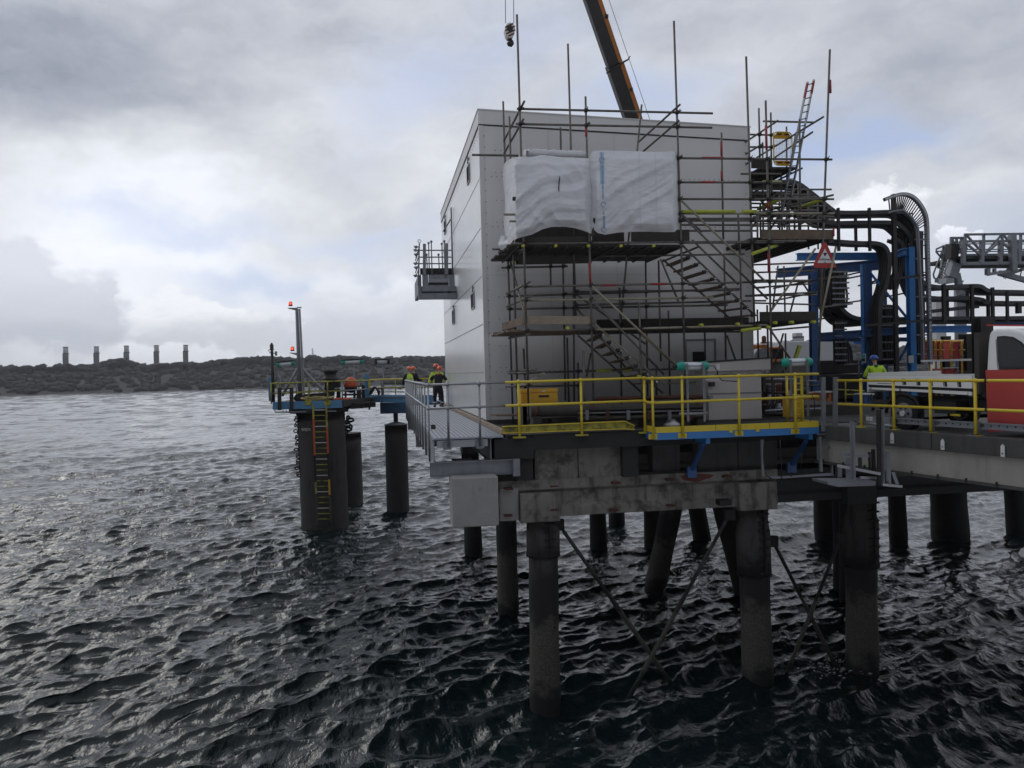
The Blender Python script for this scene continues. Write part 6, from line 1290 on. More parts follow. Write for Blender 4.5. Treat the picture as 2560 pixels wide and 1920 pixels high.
for x0,y0,x1,y1 in ((555,485,720,482),(925,475,1180,470),(930,490,1130,486)): MB().tube(P('6',x0,y0,25), P('6',x1,y1,25), .03, 8).build('rail', M['galvd'], t)
MB().tube(P('6',690,440,25), P('6',694,600,25), .03, 8).build('post', M['galvd'], t)
block('storage_tank','grey tank wall standing beyond the scaffold and left blue column','tank','6',0,270,470,450,60,20,'chim',None,.1)
block('equipment_cabinet','blue box low behind the left end of the truck','cabinet','6',735,765,822,850,19.5,.5,'blued',ex_door)
block('pipe_manifold','dark steel housing on the deck under the rack','housing','6',330,450,800,560,28,4,'dark',None)
block('pump_unit','orange machine between the two grey strut posts','pump','6',330,745,440,838,23,1.2,'orange',ex_door)
block('deck_module','dark steel module on the deck right of the platform','module','6',60,860,700,1010,20.5,3.,'boardd',None)
block('deck_module','long dark module under the cable racks','module','6',320,580,1850,760,27.6,5.,'dark',None)
# ------------------------------------------------------------------ access gangway on the far right
Ya, Yb2 = 38., 41.
t = thing('gangway', 'grey steel lattice gangway raised high at the right edge of the picture', 'gangway', P('i',700,870,Ya))
def gb(x0,y0,Y0_,x1,y1,Y1_,w_=.12,m='galvd',name='lattice_bar'): MB().bar(P('i',x0,y0,Y0_), P('i',x1,y1,Y1_), w_, w_).build(name, M[m], t)
XR_ = 2900
for (yt, yb_, Y_, x0) in ((425,862,Ya,680),(287,700,Yb2,720),(355,640,Yb2+.6,440)):
    xe = XR_ if x0 != 440 else 740
    gb(x0,yt,Y_,xe,yt-(xe-x0)*.012,Y_,.12,name='chord'); gb(x0,yb_,Y_,xe,yb_-(xe-x0)*.012,Y_,.16,name='chord')
    st_ = 365 if x0 != 440 else 110; x = x0; k = 0
    while x < xe-10:
        gb(x+15,yt,Y_,x+15,yb_,Y_,.18 if Y_ == Ya else .12,name='upright')
        if x+st_ < xe+200: (gb(x+40,yt+10,Y_,x+st_,yb_-160 if Y_ == Ya else yb_-40,Y_,.1) if k%2 == 0 else gb(x+40,yb_-160 if Y_ == Ya else yb_-40,Y_,x+st_,yt+10,Y_,.1)); gb(x+20,(yt+yb_)/2-60,Y_,x+st_,(yt+yb_)/2-64,Y_,.06,name='rail'); gb(x+20,(yt+yb_)/2-20,Y_,x+st_,(yt+yb_)/2-24,Y_,.06,name='rail')
        x += st_; k += 1
a = P('i',690,700,Ya); b = P('i',XR_,690,Ya); c = P('i',690,760,Ya); MB().box((a.x,Ya+.1,c.z),(b.x,Yb2,a.z)).build('deck', M['dark'], t); c1_ = P('i',560,1000,Ya+1); c2_ = P('i',XR_,880,Ya+1); MB().box((c1_.x,Ya+.6,c1_.z+.5),(c2_.x,Yb2-.5,c2_.z)).build('underframe', M['dark'], t)
gb(1080,860,Ya,1010,800,Ya,.2); gb(1440,860,Ya,1380,800,Ya,.2); gb(1660,300,Ya-.1,1685,1010,Ya-.1,.3,name='upright'); gb(1175,960,Ya,1175,1085,Ya,.2); gb(1310,960,Ya,1310,1030,Ya,.14); gb(1175,1075,Ya,1720,990,Ya,.16); gb(1400,1045,Ya+.3,2000,1210,Ya,.26); gb(1540,1090,Ya+.3,2000,930,Ya,.16); gb(1560,990,Ya+.2,1600,960,Ya,.1)
MB().path([P('i',x,y,Ya) for x,y in ((1840,950),(1840,1030),(1815,1130))], .03, 6).build('hose', M['cable'], t); MB().path([P('i',x,y,Ya) for x,y in ((1490,1090),(1490,1140),(1530,1165),(1560,1110))], .02, 6).build('hose', M['cable'], t)
# stairs
for off, Y_ in ((0,Ya+.6),(-160,Ya+1.6)): gb(530+off*.8,700,Y_,400+off,1160,Y_,.16,name='stair_stringer') if off == 0 else gb(340,560,Y_,235,1170,Y_,.16,name='stair_stringer')
for k in range(8): u = k/7; gb(330-90*u,790+370*u,Ya+1.5,530-110*u,770+370*u*.95,Ya+.6,.08,name='stair_tread'); 
MB().path([P('i',x,y,Ya+1.6) for x,y in ((350,495),(310,510),(165,575),(162,630),(240,720),(350,830))], .05, 8).build('handrail', M['galvd'], t); MB().path([P('i',x,y,Ya+1.6) for x,y in ((300,540),(240,720),(160,920),(105,1070),(120,1140),(160,1165),(195,1130),(260,980))], .045, 8).build('handrail', M['galvd'], t); MB().path([P('i',x,y,Ya+.5) for x,y in ((480,560),(400,800),(325,1050),(390,1130),(460,960),(530,770))], .04, 8).build('handrail', M['galv'], t)
gb(160,620,Ya+1.5,440,620,Ya+1,.07,name='rail'); gb(165,920,Ya+1.6,280,975,Ya+1.6,.06,name='rail'); gb(350,500,Ya+1.5,700,480,Ya+1,.12,name='rail'); gb(355,510,Ya+1.5,360,800,Ya+1.5,.2,name='upright'); gb(265,650,Ya+1.5,330,860,Ya+1.5,.1)
gb(480,480,Ya+.5,470,770,Ya+.5,.45,'dark',name='upright'); gb(520,860,Ya+.6,440,1140,Ya+.6,.5,name='prop'); gb(560,1060,Ya+.6,650,1470,Ya+.6,.28,name='prop'); gb(140,1200,Ya+1,350,1190,Ya+.6,.2,name='landing'); gb(190,1240,Ya+1,700,1210,Ya+.6,.08,name='rail')
for k in range(5): MB().path([P('i',550+22*k+30*math.cos(j*.6),520+40*math.sin(j*.6)+k*10,Ya+1) for j in range(8)], .035, 6).build('hose', M['cable'], t)
a = P('i',358,1145,Ya+.2); b = P('i',520,1240,Ya+.2); MB().box((a.x,Ya+.2,b.z),(b.x,Ya+.8,a.z)).build('control_box', M['galv'], t)
# tower that carries the gangway, low part
t = thing('gangway_tower', 'pale steel column supporting the gangway behind the cable trays', 'tower', (P('i',250,1600,Ya).x,Ya,DZ))
a = P('i',255,1560,Ya+1); MB().box((a.x-.3,Ya+1,DZ),(a.x+.3,Ya+1.6,a.z)).build('column', M['whited'], t); c = P('i',630,1450,Ya+1); MB().tube((c.x,Ya+1,DZ),(c.x,Ya+1,c.z+.2), .3, 16).build('column', M['galvd'], t)
# ------------------------------------------------------------------ mooring dolphin
YD = 41.0
def DP(x, y, Y=YD): return P('d', x, y, Y)
dk = DP(600, 862); DKZ = dk.z; xa = DP(148, 870).x; xb = DP(1352, 840).x; hb_ = (DP(600, 862).z-DP(600, 985).z)
t = thing('mooring_dolphin', 'mooring dolphin with blue edged deck on a thick dark pile marked WBD4', 'mooring dolphin', (DP(900,985).x, 43, DKZ))
plan = [(xa,YD),(xb,YD),(P('d',1830,830,44.5).x,44.5),(P('d',1830,830,44.5).x+.3,47.5),(xa+.3,47.5)]
MB().prism([(x,y,DKZ-hb_+.02) for x,y in plan], (0,0,hb_-.04)).build('deck', M['dark'], t)
cuts = [148,300,590,1145,1352]
for i in range(4): x0 = DP(cuts[i],900).x; x1 = DP(cuts[i+1],900).x; MB().box((x0+.004,YD-.05,DKZ-hb_),(x1-.004,YD-.002,DKZ+.03)).build('edge_beam', M['dblue'], t)
MB().prism([(xb+.005,YD-.05,DKZ-hb_*.9),(plan[2][0],44.45,DKZ-hb_*.7),(plan[2][0],44.45,DKZ+.03),(xb+.005,YD-.05,DKZ+.03)], (.05,.05,0)).build('edge_beam', M['dark'], t)
for k in range(3): a = P('d',1380+k*110,985-k*12,42+k*.8); MB().box((a.x,a.y,a.z),(a.x+1.0,a.y+1.6,a.z+.28)).build('deck_bracket', M['pile_dark'], t)
# piles
c0 = P('s8',425,400,42.2); c1 = P('s8',465,1420,42.2); r_ = 1.2
def bigpile(c0, c1, r_, par, name='pile'):
    d = (c1-c0)/(c0.z-c1.z); b = c1+d*2; pts = [c0+(b-c0)*k/12 for k in range(13)]; return MB().path(pts, [r_*(1+.012*math.sin(k*2.2)) for k in range(13)], 14).build(name, M['pilec'], par)
M['pilec'] = mat('dolphin_pile', (.05,.047,.043), .85, var=.35, scale=1.6, bump=.5, bscale=12, streak=.6, streakcol=(.012,.011,.01), dirt=.3)
bigpile(Vector((c0.x,42.25,DKZ-hb_)), Vector((c1.x,42.25,0)), r_, t)
MB().tube((c0.x-.1,42.25,DKZ-hb_-.25),(c0.x-.1,42.25,DKZ-hb_), 1.5, 14).build('pile_cap', M['pile_dark'], t)
e0 = P('s8',665,548,49.5); e1 = P('s8',690,1240,49.5); t2 = thing('pile', 'dark round pile half hidden behind the dolphin on its right', 'pile', (e1.x,49.5,0)); bigpile(Vector((e0.x,49.5,e0.z)), Vector((e1.x,49.5,0)), 1.0, t2, 'shaft')
MB().bar(DP(190,1040,40.9), DP(1250,1022,40.9), .06, .07).build('fender_rail', M['galvd'], t)
for x in (190,330,385): MB().tube(DP(x,1040,40.9), DP(x,1000,40.9), .02, 6).build('hanger', M['dark'], t)
for (x,y0,y1,w_) in ((270,620,1005,.17),(475,615,1005,.17)): a = DP(x,y0,YD-.1); b = DP(x,y1,YD-.1); MB().bar(a, b, w_, .15, up=(0,1,0)).build('guide_post', M['dark'], t)
MB().tube(DP(290,640,YD-.1), DP(470,632,YD-.1), .03, 8).build('guide_bar', M['dark'], t)
lt = text('WBD4', (DP(722,1345,40.98).x, 41.06, DP(728,1345,40.95).z), .21, M['whited'], t, ext=.02, sx=.75)
# ladder on the pile face
t3 = thing('ladder', 'orange and yellow painted access ladder down the face of the dolphin pile', 'ladder', P('s8',455,1480,40.75))
Yq = 40.75
def pc(x, y): return P('s8', x, y, Yq)
LS = [(342,250),(385,1495)]; RS = [(478,250),(527,1490)]
segs = [(250,400,'yeld'),(400,470,'orangeb'),(470,780,'redo'),(780,1060,'pile_dark'),(1060,1180,'yeld'),(1180,1500,'pile')]; segr = [(250,490,'yeld'),(490,760,'redo'),(760,1030,'pile_dark'),(1030,1190,'yelbox'),(1190,1500,'pile')]
M['redo'] = mat('orange_red_paint', (.50,.09,.02), .6, var=.2)
for (pa, pb), sg in ((LS, segs), (RS, segr)):
    for y0, y1, m in sg:
        f0 = (y0-pa[1])/(pb[1]-pa[1]); f1 = (y1-pa[1])/(pb[1]-pa[1]); MB().bar(pc(pa[0]+(pb[0]-pa[0])*f0,y0), pc(pa[0]+(pb[0]-pa[0])*f1,y1), .09, .06, up=(0,1,0)).build('stile', M[m], t3)
for k in range(21):
    y = 312+k*56.5; f = (y-250)/1240; MB().tube(pc(LS[0][0]+43*f+8,y), pc(RS[0][0]+49*f-4,y-2), .022, 6).build('rung', M['yeld' if k%3 else 'whited'], t3)
# rails
t4 = thing('handrail', 'thin yellow handrail around the dolphin deck', 'handrail', (xa,YD,DKZ), 'yellow handrails')
def rl(p, q_, m='yeld', r=.035, name='rail'): MB().tube(p, q_, r, 7).build(name, M[m], t4)
rl(DP(110,545), DP(1345,502)); rl(DP(120,718), DP(1345,672)); rl(DP(110,545), P('d',180,548,47)); rl(DP(120,718), P('d',190,715,47),'galvd')
rl(P('d',190,540,47), P('d',1760,485,47)); rl(P('d',190,690,47), P('d',1830,640,47),'galvd'); rl(DP(1345,502), P('d',1800,490,44.5)); rl(DP(1345,672), P('d',1810,640,44.5),'galvd')
for x, y0, y1 in ((120,545,900),(240,540,905),(450,535,905),(765,515,895),(1095,510,875),(1350,500,970)): rl(DP(x,y0), DP(x+6,y1), 'yeld' if x < 1200 else 'galvd', name='post'); 
for x in (765,1100): a = DP(x,875,YD-.07); MB().box(a-Vector((.16,.02,.12)), a+Vector((.16,.015,.12))).build('base_plate', M['yeld'], t4)
for x in (560,785,960,1130,1410,1570,1640): rl(P('d',x,495,47), P('d',x+4,800,47),'galvd', name='post')
for x,y0 in ((1640,640),(1725,570)): MB().bar(P('d',x,y0,45), P('d',x,800,45), .25, .15, up=(0,1,0)).build('fender_post', M['dark'], t)
for y in (590,650,720): MB().tube(P('d',1610,y,45), P('d',1745,y-4,45), .04, 6).build('guide_bar', M['dark'], t)
a = P('d',1775,385,44.8); b = P('d',1785,790,44.8); o = MB().bar(a, b, .25, .2, up=(0,1,0)).build('mooring_post', M['dblue']); tag(o, 'upright blue post at the right corner of the dolphin deck', 'post')
a = P('d',105,440,44); b = P('d',110,560,44); o = MB().bar(a, Vector((a.x,a.y,DKZ)), .18, .15, up=(0,1,0)).build('mooring_post', M['dblue']); tag(o, 'short blue post at the left corner of the dolphin deck', 'post')
o = MB().box(P('d',1800,480,44.6), P('d',1838,615,44.75)).build('gate_panel', M['yel']); tag(o, 'narrow yellow panel where the footbridge meets the dolphin', 'panel')
# light mast
Ym = 42.5
def MP(x, y, Y=Ym): return P('7', x, y, Y)
t = thing('light_mast', 'grey steel mast with two lit red lamps braced on the dolphin deck', 'mast', MP(490,1240))
MB().tube(MP(490,1245), MP(450,235), .11, 14, .075).build('pole', M['galvd'], t)
a, b = MP(530,1230,Ym-.1), MP(476,228,Ym-.1); mb = MB(); sx_ = Vector((.07,0,0))
for s_ in (-1,1): MB().bar(a+sx_*s_*.8, b+sx_*s_*.8, .035, .05).build('tray_rail', M['galv'], t)
for k in range(60): p = a+(b-a)*(k+.5)/60; mb.bar(p-sx_*.8, p+sx_*.8, .03, .03)
tag(mb.build('tray_rungs', M['galv'], t), kind='stuff'); MB().bar(a+Vector((0,.06,0)), b+Vector((0,.06,0)), .05, .02, up=(0,1,0)).build('tray_back', M['galvd'], t)
MB().tube(MP(462,890), MP(290,1195), .07, 10).build('brace', M['galvd'], t); MB().tube(MP(520,905), MP(855,1245), .07, 10).build('brace', M['galvd'], t)
RL = emis('red_lamp', (1., .06, .03), 2.6)
for (lx, ly, ax0, ay0, ax1, ay1) in ((382,200,352,220,452,240),(404,697,373,716,470,742)):
    MB().prism([MP(ax0,ay0-2),MP(ax0,ay0+4),MP(ax1,ay1+8),MP(ax1,ay1-22)], (0,.3,0)).build('lamp_arm', M['galvd'], t)
    c = MP(lx, ly, Ym+.15); s_ = Ym/2000/4.424*2000/2000*1.0; k = Ym/FPX/4.424
    MB().lathe(c, [(20*k,0),(21*k,10*k),(22*k,12*k)], 16).build('lamp_base', M['dark'], t); MB().lathe(c+Vector((0,0,12*k)), [(19*k,0),(19*k,26*k),(14*k,34*k),(5*k,37*k)], 18).build('red_lens', M['rlens'] if 'rlens' in M else M.setdefault('rlens', mat('red_lens', (.7,.05,.03), .25)), t)
    MB().sphere(c+Vector((0,-19*k,26*k)), 12*k, 12, 8, (1,.35,1.1)).build('lit_core', RL, t)
MB().bar(MP(452,218), MP(502,214), .12, .05).build('cap_plate', M['galvd'], t)
# instrument pole
t = thing('instrument_pole', 'thin dark pole with camera and junction boxes at the left end of the dolphin', 'pole', MP(192,1262))
MB().tube(MP(192,1262), MP(176,690), .09, 10, .07).build('pole', M['dark'], t); MB().lathe(MP(175,688), [(.12,0),(.12,.03),(.09,.05),(.10,.25),(.03,.38)], 12).build('camera_dome', M['dark'], t)
MB().box(MP(208,700,Ym-.1), MP(236,750,Ym+.2)).build('camera_housing', M['galvd'], t); MB().bar(MP(180,722), MP(210,722), .04, .04).build('arm', M['dark'], t); MB().box(MP(204,920,Ym-.15), MP(248,988,Ym+.1)).build('junction_box', M['galvd'], t)
MB().path([MP(x,y) for x,y in ((178,690),(150,682),(138,690),(150,710),(176,735))], .02, 6).build('cable', M['cable'], t); MB().tube(MP(225,988), MP(225,1030), .03, 6).build('conduit', M['galvd'], t)
# tubular lights on thin posts
def postlight(xp, y0, y1, x0, x1, yc, Y, cap, label, tilt=0):
    t = thing('light_fitting', label, 'light fitting', MP(xp,y1,Y), 'tubular lights on thin posts over the dolphin and footbridge')
    MB().tube(MP(xp,y1,Y), MP(xp,y0,Y), .035, 8).build('post', M['galvd'], t); a, b = MP(x0,yc+tilt,Y-.1), MP(x1,yc-tilt,Y-.1); d = (b-a)
    MB().tube(a+d*.12, b-d*.12, .11, 12).build('diffuser', M['lampw'], t); MB().bar(a+Vector((0,0,.12)), b+Vector((0,0,.12)), .2, .06).build('canopy', M['dark'], t)
    for p, e in ((a, a+d*.16), (b, b-d*.16)): MB().tube(p, e, .135, 12).build('end_cap', M[cap], t)
    MB().path([a+Vector((0,-.05,-.1)), a+d*.1+Vector((0,-.05,-.2)), b-d*.1+Vector((0,-.05,-.2)), b+Vector((0,-.05,-.1))], .02, 6).build('guard_wire', M['galv'], t)
    MB().bar(MP(xp,y0+10,Y), MP(xp+12,y0-25,Y-.1), .05, .05).build('bracket', M['galvd'], t)
postlight(270,850,1300,228,428,840,42,'teal','green capped tube light on a thin post left of the mast',10); postlight(1085,838,1210,945,1190,818,44,'tealdk' if 'tealdk' in M else 'teal','longest tube light with a curved green end above the orange buoy',7); postlight(1410,800,1200,1312,1478,816,46,'dark','dark ended tube light on a thin post above the footbridge',0)
# quick release hook, capstan, buoy, rope
t = thing('mooring_hook', 'big dark quick release mooring hook lying on the dolphin deck', 'mooring hook', DP(800,840,42.3))
def HP(pts, name, m, Y=42.2, th=.5): return MB().prism([DP(x,y,Y) for x,y in pts], (0,th,0)).build(name, M[m], t, bevel=.04)
HP([(500,795),(545,740),(590,712),(565,765),(600,790),(640,760),(700,730),(860,715),(1080,700),(1170,790),(1180,850),(560,858),(520,830)], 'hook_arm', 'pile_dark'); HP([(1035,640),(1065,480),(1240,480),(1310,505),(1315,600),(1210,690),(1205,800),(1110,800)], 'hook_body', 'pile_dark', 42.9, .7)
MB().lathe(DP(1150,480,43.2), [(.55,0),(.38,.12),(.30,.2),(.32,.38),(.42,.42),(.42,.5)], 20).build('capstan', M['dark'], t); HP([(1050,415),(1100,405),(1105,480),(1060,475)], 'lever', 'galvd', 43, .1)
HP([(1260,640),(1320,640),(1322,800),(1245,800)], 'pawl', 'dark', 43.4, .3); HP([(1215,620),(1310,615),(1310,650),(1215,655)], 'spring_guard', 'galvd', 42.8, .1)
t = thing('mooring_buoy', 'large orange and black float standing on the right of the dolphin deck', 'buoy', P('d',1500,720,43.5)); c = P('d',1500,570,43.5); kx = 43.5/FPX/6.9125
MB().sphere(c, 115*kx, 20, 12, (1,1,1.18), z0=-.25).build('upper_shell', M['orangeb'], t); MB().sphere(c, 114*kx, 20, 8, (1,1,1.2), z1=-.26).build('lower_shell', M['black'], t)
for x in (1410,1560): MB().bar(P('d',x,640,43.4), P('d',x,800,43.4), .1, .1, up=(0,1,0)).build('stand_leg', M['dark'], t)
MB().bar(P('d',1360,740,43.4), P('d',1620,730,43.4), .1, .1).build('stand_bar', M['dark'], t)
mb = MB(); L = []
for k in range(90): a = k*.55; L.append(Vector((DP(930,830,41.9).x+(.55+.3*math.sin(k*.21))*math.cos(a), 41.9+.35*math.sin(a), DKZ+.08+.10*(k/90)+.05*math.sin(k*1.3))))
o = mb.path(L, .035, 6).build('rope', M['rope']); tag(o, 'coiled yellow rope on the dolphin deck beside the hook', 'rope')
o = MB().path([P('d',1200+k*28,822+4*math.sin(k),42.5) for k in range(12)], .09, 8).build('float_line', M['orangeb']); tag(o, 'orange float line lying along the edge of the dolphin deck', 'float line')
# chains beside the pile
def chain(z, x0, y0, x1, y1, Y, n, r, label):
    a, b = P(z,x0,y0,Y), P(z,x1,y1,Y); t = thing('chain', label, 'chain', a); L = (b-a).length/n
    for k in range(n):
        c = a+(b-a)*(k+.5)/n+Vector((.12*math.sin(k*1.9),0,0)); ax = Vector((1,0,0)) if k % 2 else Vector((.35,.94,0)).normalized(); pts = []
        for j in range(11): an = 2*math.pi*j/10; pts.append(c+ax*r*2.1*math.cos(an)+Vector((0,0,1))*L*.72*math.sin(an))
        MB().path(pts, r*.62, 7).build('link', M['black'], t)
chain('s8',180,345,205,1000,41.9,34,.05,'heavy dark chain hanging down the left side of the dolphin pile'); chain('s8',705,380,712,545,44,7,.09,'short heavy chain hanging right of the dolphin pile')
# footbridge and its monopile
t = thing('footbridge', 'blue beamed footbridge between the dolphin and the end of the walkway', 'footbridge', P('7',1265,1225,45)); a = P('7',1262,1225,45.5); b = P('7',1960,1218,41.5); b2 = Vector((2.6,b.y,a.z))
MB().bar(a, Vector((b.x,b.y,a.z)), .12, .38).build('side_beam', M['dblue'], t); MB().bar(a+Vector((0,1.2,0)), Vector((b.x,b.y+1.2,a.z)), .12, .38).build('side_beam', M['dblue'], t); MB().bar(a+Vector((0,.6,.1)), Vector((b.x,b.y+.6,a.z+.1)), 1.0, .04).build('floor', M['galvd'], t)
for yy, m in ((1012,'yel'),(1105,'yeld')):
    MB().tube(P('7',1258,yy,45.5), P('7',1960,yy-12,41.5), .03, 7).build('rail', M[m], t); MB().tube(P('7',1258,yy+4,46.7), P('7',1960,yy-8,42.7), .03, 7).build('rail', M[m], t)
for k in range(6): u = k/5; p = P('7',1258+702*u,1012-12*u,45.5-4*u); MB().tube(p, Vector((p.x,p.y,a.z)), .03, 7).build('post', M['galvd' if k % 2 else 'yeld'], t)
for k in range(4): MB().path([P('7',1255+(100+8*k)*j/8, 1170-50*math.sin(j*.4)-k*6+(30-8*k)*math.sin(j*.8+k),44.6) for j in range(9)], .045, 6).build('hose', M['cable'], t)
MB().path([P('7',1330+40*j,1118-16*math.sin(j*.5)-(10 if j > 4 else 0),45) for j in range(8)], .05, 6).build('hose', M['cable'], t); MB().bar(P('7',1285,1230,45), P('7',1250,1345,45), .2, .1).build('hanging_fender', M['dark'], t)
t = thing('pile', 'free standing round pile with a blue box beam on top between dolphin and walkway', 'pile', (P('s8',1225,1370,46).x,46,0)); a = P('s8',1202,462,46); b = P('s8',1224,1370,46)
M['pilec2'] = mat('monopile', (.035,.032,.03), .8, var=.35, scale=1.8, bump=.4, bscale=14, streak=.5, streakcol=(.01,.01,.01))
MB().path([Vector((a.x,46,a.z))+(Vector((b.x,46,-1.5))-Vector((a.x,46,a.z)))*k/10 for k in range(11)], .635, 28).build('shaft', M['pilec2'], t); MB().tube((a.x,46,a.z),(a.x,46,P('s8',1200,335,46).z), .13, 16).build('stub_column', M['pilec2'], t)
c = P('s8',1037,235,46); d = P('s8',1305,340,46); MB().box((c.x,45.6,d.z),(d.x+2.2,46.6,c.z)).build('box_beam', M['dbl2'] if 'dbl2' in M else M.setdefault('dbl2', mat('box_blue', (.05,.12,.22), .6, var=.35, scale=1.5, dirt=.4, dirtcol=(.02,.02,.02))), t, bevel=.02)
MB().lathe((a.x,46,a.z-.02), [(.66,0),(.66,.05),(.2,.18)], 24).build('cap', M['galvd'], t)
t = thing('handrail', 'dark thin handrail on the blue box beam over the free standing pile', 'handrail', c)
for x0,y0,x1,y1 in ((1390,1052,1640,1050),(1392,1150,1640,1150)): MB().tube(MP(x0,y0,45.8), MP(x1,y1,45.8), .03, 7).build('rail', M['dark'], t)
MB().tube(MP(1390,1050,45.8), MP(1392,1268,45.8), .04, 7).build('post', M['dark'], t)
# ------------------------------------------------------------------ people
def skin(name, chains, m, parent, sub=1):
    """chains: list of lists of (pos, radius); first chain is the root, others start at an index of an earlier vertex"""
    V = []; E_ = []; R = []
    for ch in chains:
        prev = None
        for it in ch:
            if isinstance(it, int): prev = it; continue
            V.append(it[0]); R.append(it[1]); i = len(V)-1
            if prev is not None: E_.append((prev, i))
            prev = i
    me = bpy.data.meshes.new(name); me.from_pydata(V, E_, []); ob = bpy.data.objects.new(name, me); COL.objects.link(ob); me.materials.append(m)
    ob.modifiers.new('skin', 'SKIN').use_smooth_shade = True
    sv = me.skin_vertices[0].data
    for i, r in enumerate(R): sv[i].radius = r if isinstance(r, tuple) else (r, r)
    sv[0].use_root = True
    s_ = ob.modifiers.new('sub', 'SUBSURF'); s_.levels = sub; s_.render_levels = sub
    if parent is not None: ob.parent = parent
    return ob
def person(loc, face, label, jacket, trous, helm, lean=0., armL=None, armR=None, vest=None, scale=1., head=(0,0), spread=.11, collar=None):
    """local frame: +Y is forward"""
    hx, hy = head; ly = math.sin(lean); lz = math.cos(lean)
    def up(z, y=0., x=0.): h_ = z-.93; return (x, y*lz+h_*ly, .93+h_*lz-y*ly*.0)
    sh = 1.42; armL = armL or [(-.27,.02,1.14),(-.26,.14,.92)]; armR = armR or [(.27,.02,1.14),(.26,.14,.92)]
    def hand(w, e):
        w = Vector(w); d = (w-Vector(e)).normalized(); s_ = d.cross(Vector((0,0,1))); s_ = s_.normalized() if s_.length > .1 else Vector((1,0,0)); n = d.cross(s_); out = []
        palm = w+d*.06
        return w, d, s_, n, palm
    V = [[((0,0,.93),.07),(up(1.15),.07),(up(1.36),.07),(up(1.48),.055),(up(1.55,.015),.052),(up(1.62,.025+hy,hx),(.078,.092)),(up(1.70,.02+hy,hx),(.078,.094)),(up(1.76,.01+hy,hx),.05)]]
    body = V
    cnt = 8
    fe = []
    for sg, A in ((-1,armL),(1,armR)):
        el, wr = A; body.append([2,(up(sh,0,sg*.17),.055),(el,.042),(wr,.030)]); cnt += 3; wi = cnt-1
        w, d, s_, n, palm = hand(wr, el); body.append([wi,(tuple(palm),(.038,.016))]); cnt += 1; pi_ = cnt-1
        for k, (o, l) in enumerate(((-.030,.072),(-.010,.082),(.010,.078),(.030,.060))):
            q0 = palm+d*.035+s_*o; body.append([pi_,(tuple(q0),.009),(tuple(q0+d*l*.55-n*.012),.0085),(tuple(q0+d*l*.85-n*.04),.007)]); cnt += 3
        q0 = palm+s_*(-.045)*sg-d*.01; body.append([pi_,(tuple(q0),.011),(tuple(q0+d*.035-s_*.02*sg-n*.01),.009)]); cnt += 2
    for sg in (-1,1): body.append([0,((sg*.09,0,.86),.06),((sg*spread,.015,.50),.058),((sg*(spread+.01),-.02,.09),.042),((sg*(spread+.015),.11,.035),.035)])
    nose = up(1.635,.125+hy,hx); body.append([5,(nose,.012)])
    root = skin('person', body, M['skin'], None); root.location = loc; root.rotation_euler = (0,0,face); root.scale = (scale,)*3; tag(root, label, 'person')
    jr = .03
    jc = [[((0,0,.80),(.18,.15)),(up(1.08),(.17,.13)),(up(1.30),(.19,.14)),(up(1.42),(.13,.10)),(up(1.49,.0),(.075,.075))]]
    for sg, A in ((-1,armL),(1,armR)): el, wr = A; jc.append([2,(up(sh-.01,0,sg*.19),.085),(el,.066),(tuple(Vector(el)+(Vector(wr)-Vector(el))*.92),.05)])
    skin('jacket', jc, M[jacket], root)
    tr = [[((0,0,1.02),(.16,.14)),((0,0,.88),(.17,.14))]]
    for sg in (-1,1): tr.append([1,((sg*.09,0,.80),.12),((sg*spread,.015,.50),.082),((sg*(spread+.01),-.02,.13),.068)])
    skin('trousers', tr, M[trous], root)
    for sg in (-1,1): skin('boot', [[((sg*(spread+.01),-.03,.15),.06),((sg*(spread+.012),-.03,.06),.058),((sg*(spread+.02),.08,.05),.05),((sg*(spread+.025),.14,.042),.04)]], M['boot'], root)
    def ring(name, c, rx, ry, h_, m, tilt=0): 
        c = Vector(c); mb = MB(); pts = [(c.x+rx*math.cos(a*.3927), c.y+ry*math.sin(a*.3927)) for a in range(16)]
        mb.prism([(x,y,c.z) for x,y in pts], (0,0,h_)); o = mb.build(name, m); o.parent = root; return o
    for sg in (-1,1): ring('reflective_band', (sg*(spread+.01),-.017,.22), .079, .079, .05, M['reflect'])
    c = Vector(up(1.70,.01+hy,hx)); mb = MB(); mb.sphere(c, .128, 18, 8, (1,1.18,1.02), z0=0.); mb.prism([(c.x+.10*math.cos(a*.3)*1.0, c.y+.10+.09*math.sin(a*.3), c.z-.004) for a in range(11)], (0,0,.014)); mb.lathe(c+Vector((0,0,-.012)), [(.145,0),(.150,.008),(.13,.02)], 18)
    o = mb.build('helmet', M[helm]); o.parent = root
    # face details: eyes, mouth, ears
    f = Vector(up(1.64,.105+hy,hx))
    mb = MB(); mb.box(f+Vector((-.05,-.01,.005)), f+Vector((-.02,.004,.018))); o = mb.build('eye', M['black']); o.parent = root
    mb = MB(); mb.box(f+Vector((.02,-.01,.005)), f+Vector((.05,.004,.018))); o = mb.build('eye', M['black']); o.parent = root
    mb = MB(); mb.box(f+Vector((-.025,-.012,-.062)), f+Vector((.025,.001,-.054))); o = mb.build('mouth', M['rust']); o.parent = root
    for sg in (-1,1): o = MB().sphere(f+Vector((sg*.09,-.09,0)), .026, 8, 6, (.4,.8,1.2)).build('ear', M['skin']); o.parent = root
    if vest:
        skin('vest', [[((0,0,.88),(.21,.18)),(up(1.08),(.21,.175)),(up(1.32),(.235,.185)),(up(1.43),(.18,.14)),(up(1.49),(.10,.10))]], M[vest], root)
        for x in (-.09,.09):
            for s_ in (-1,1): o = MB().bar(Vector(up(.98,s_*.175,x)), Vector(up(1.34,s_*.185,x)), .045, .006, up=(0,1,0)).build('reflective_band', M['reflect']); o.parent = root
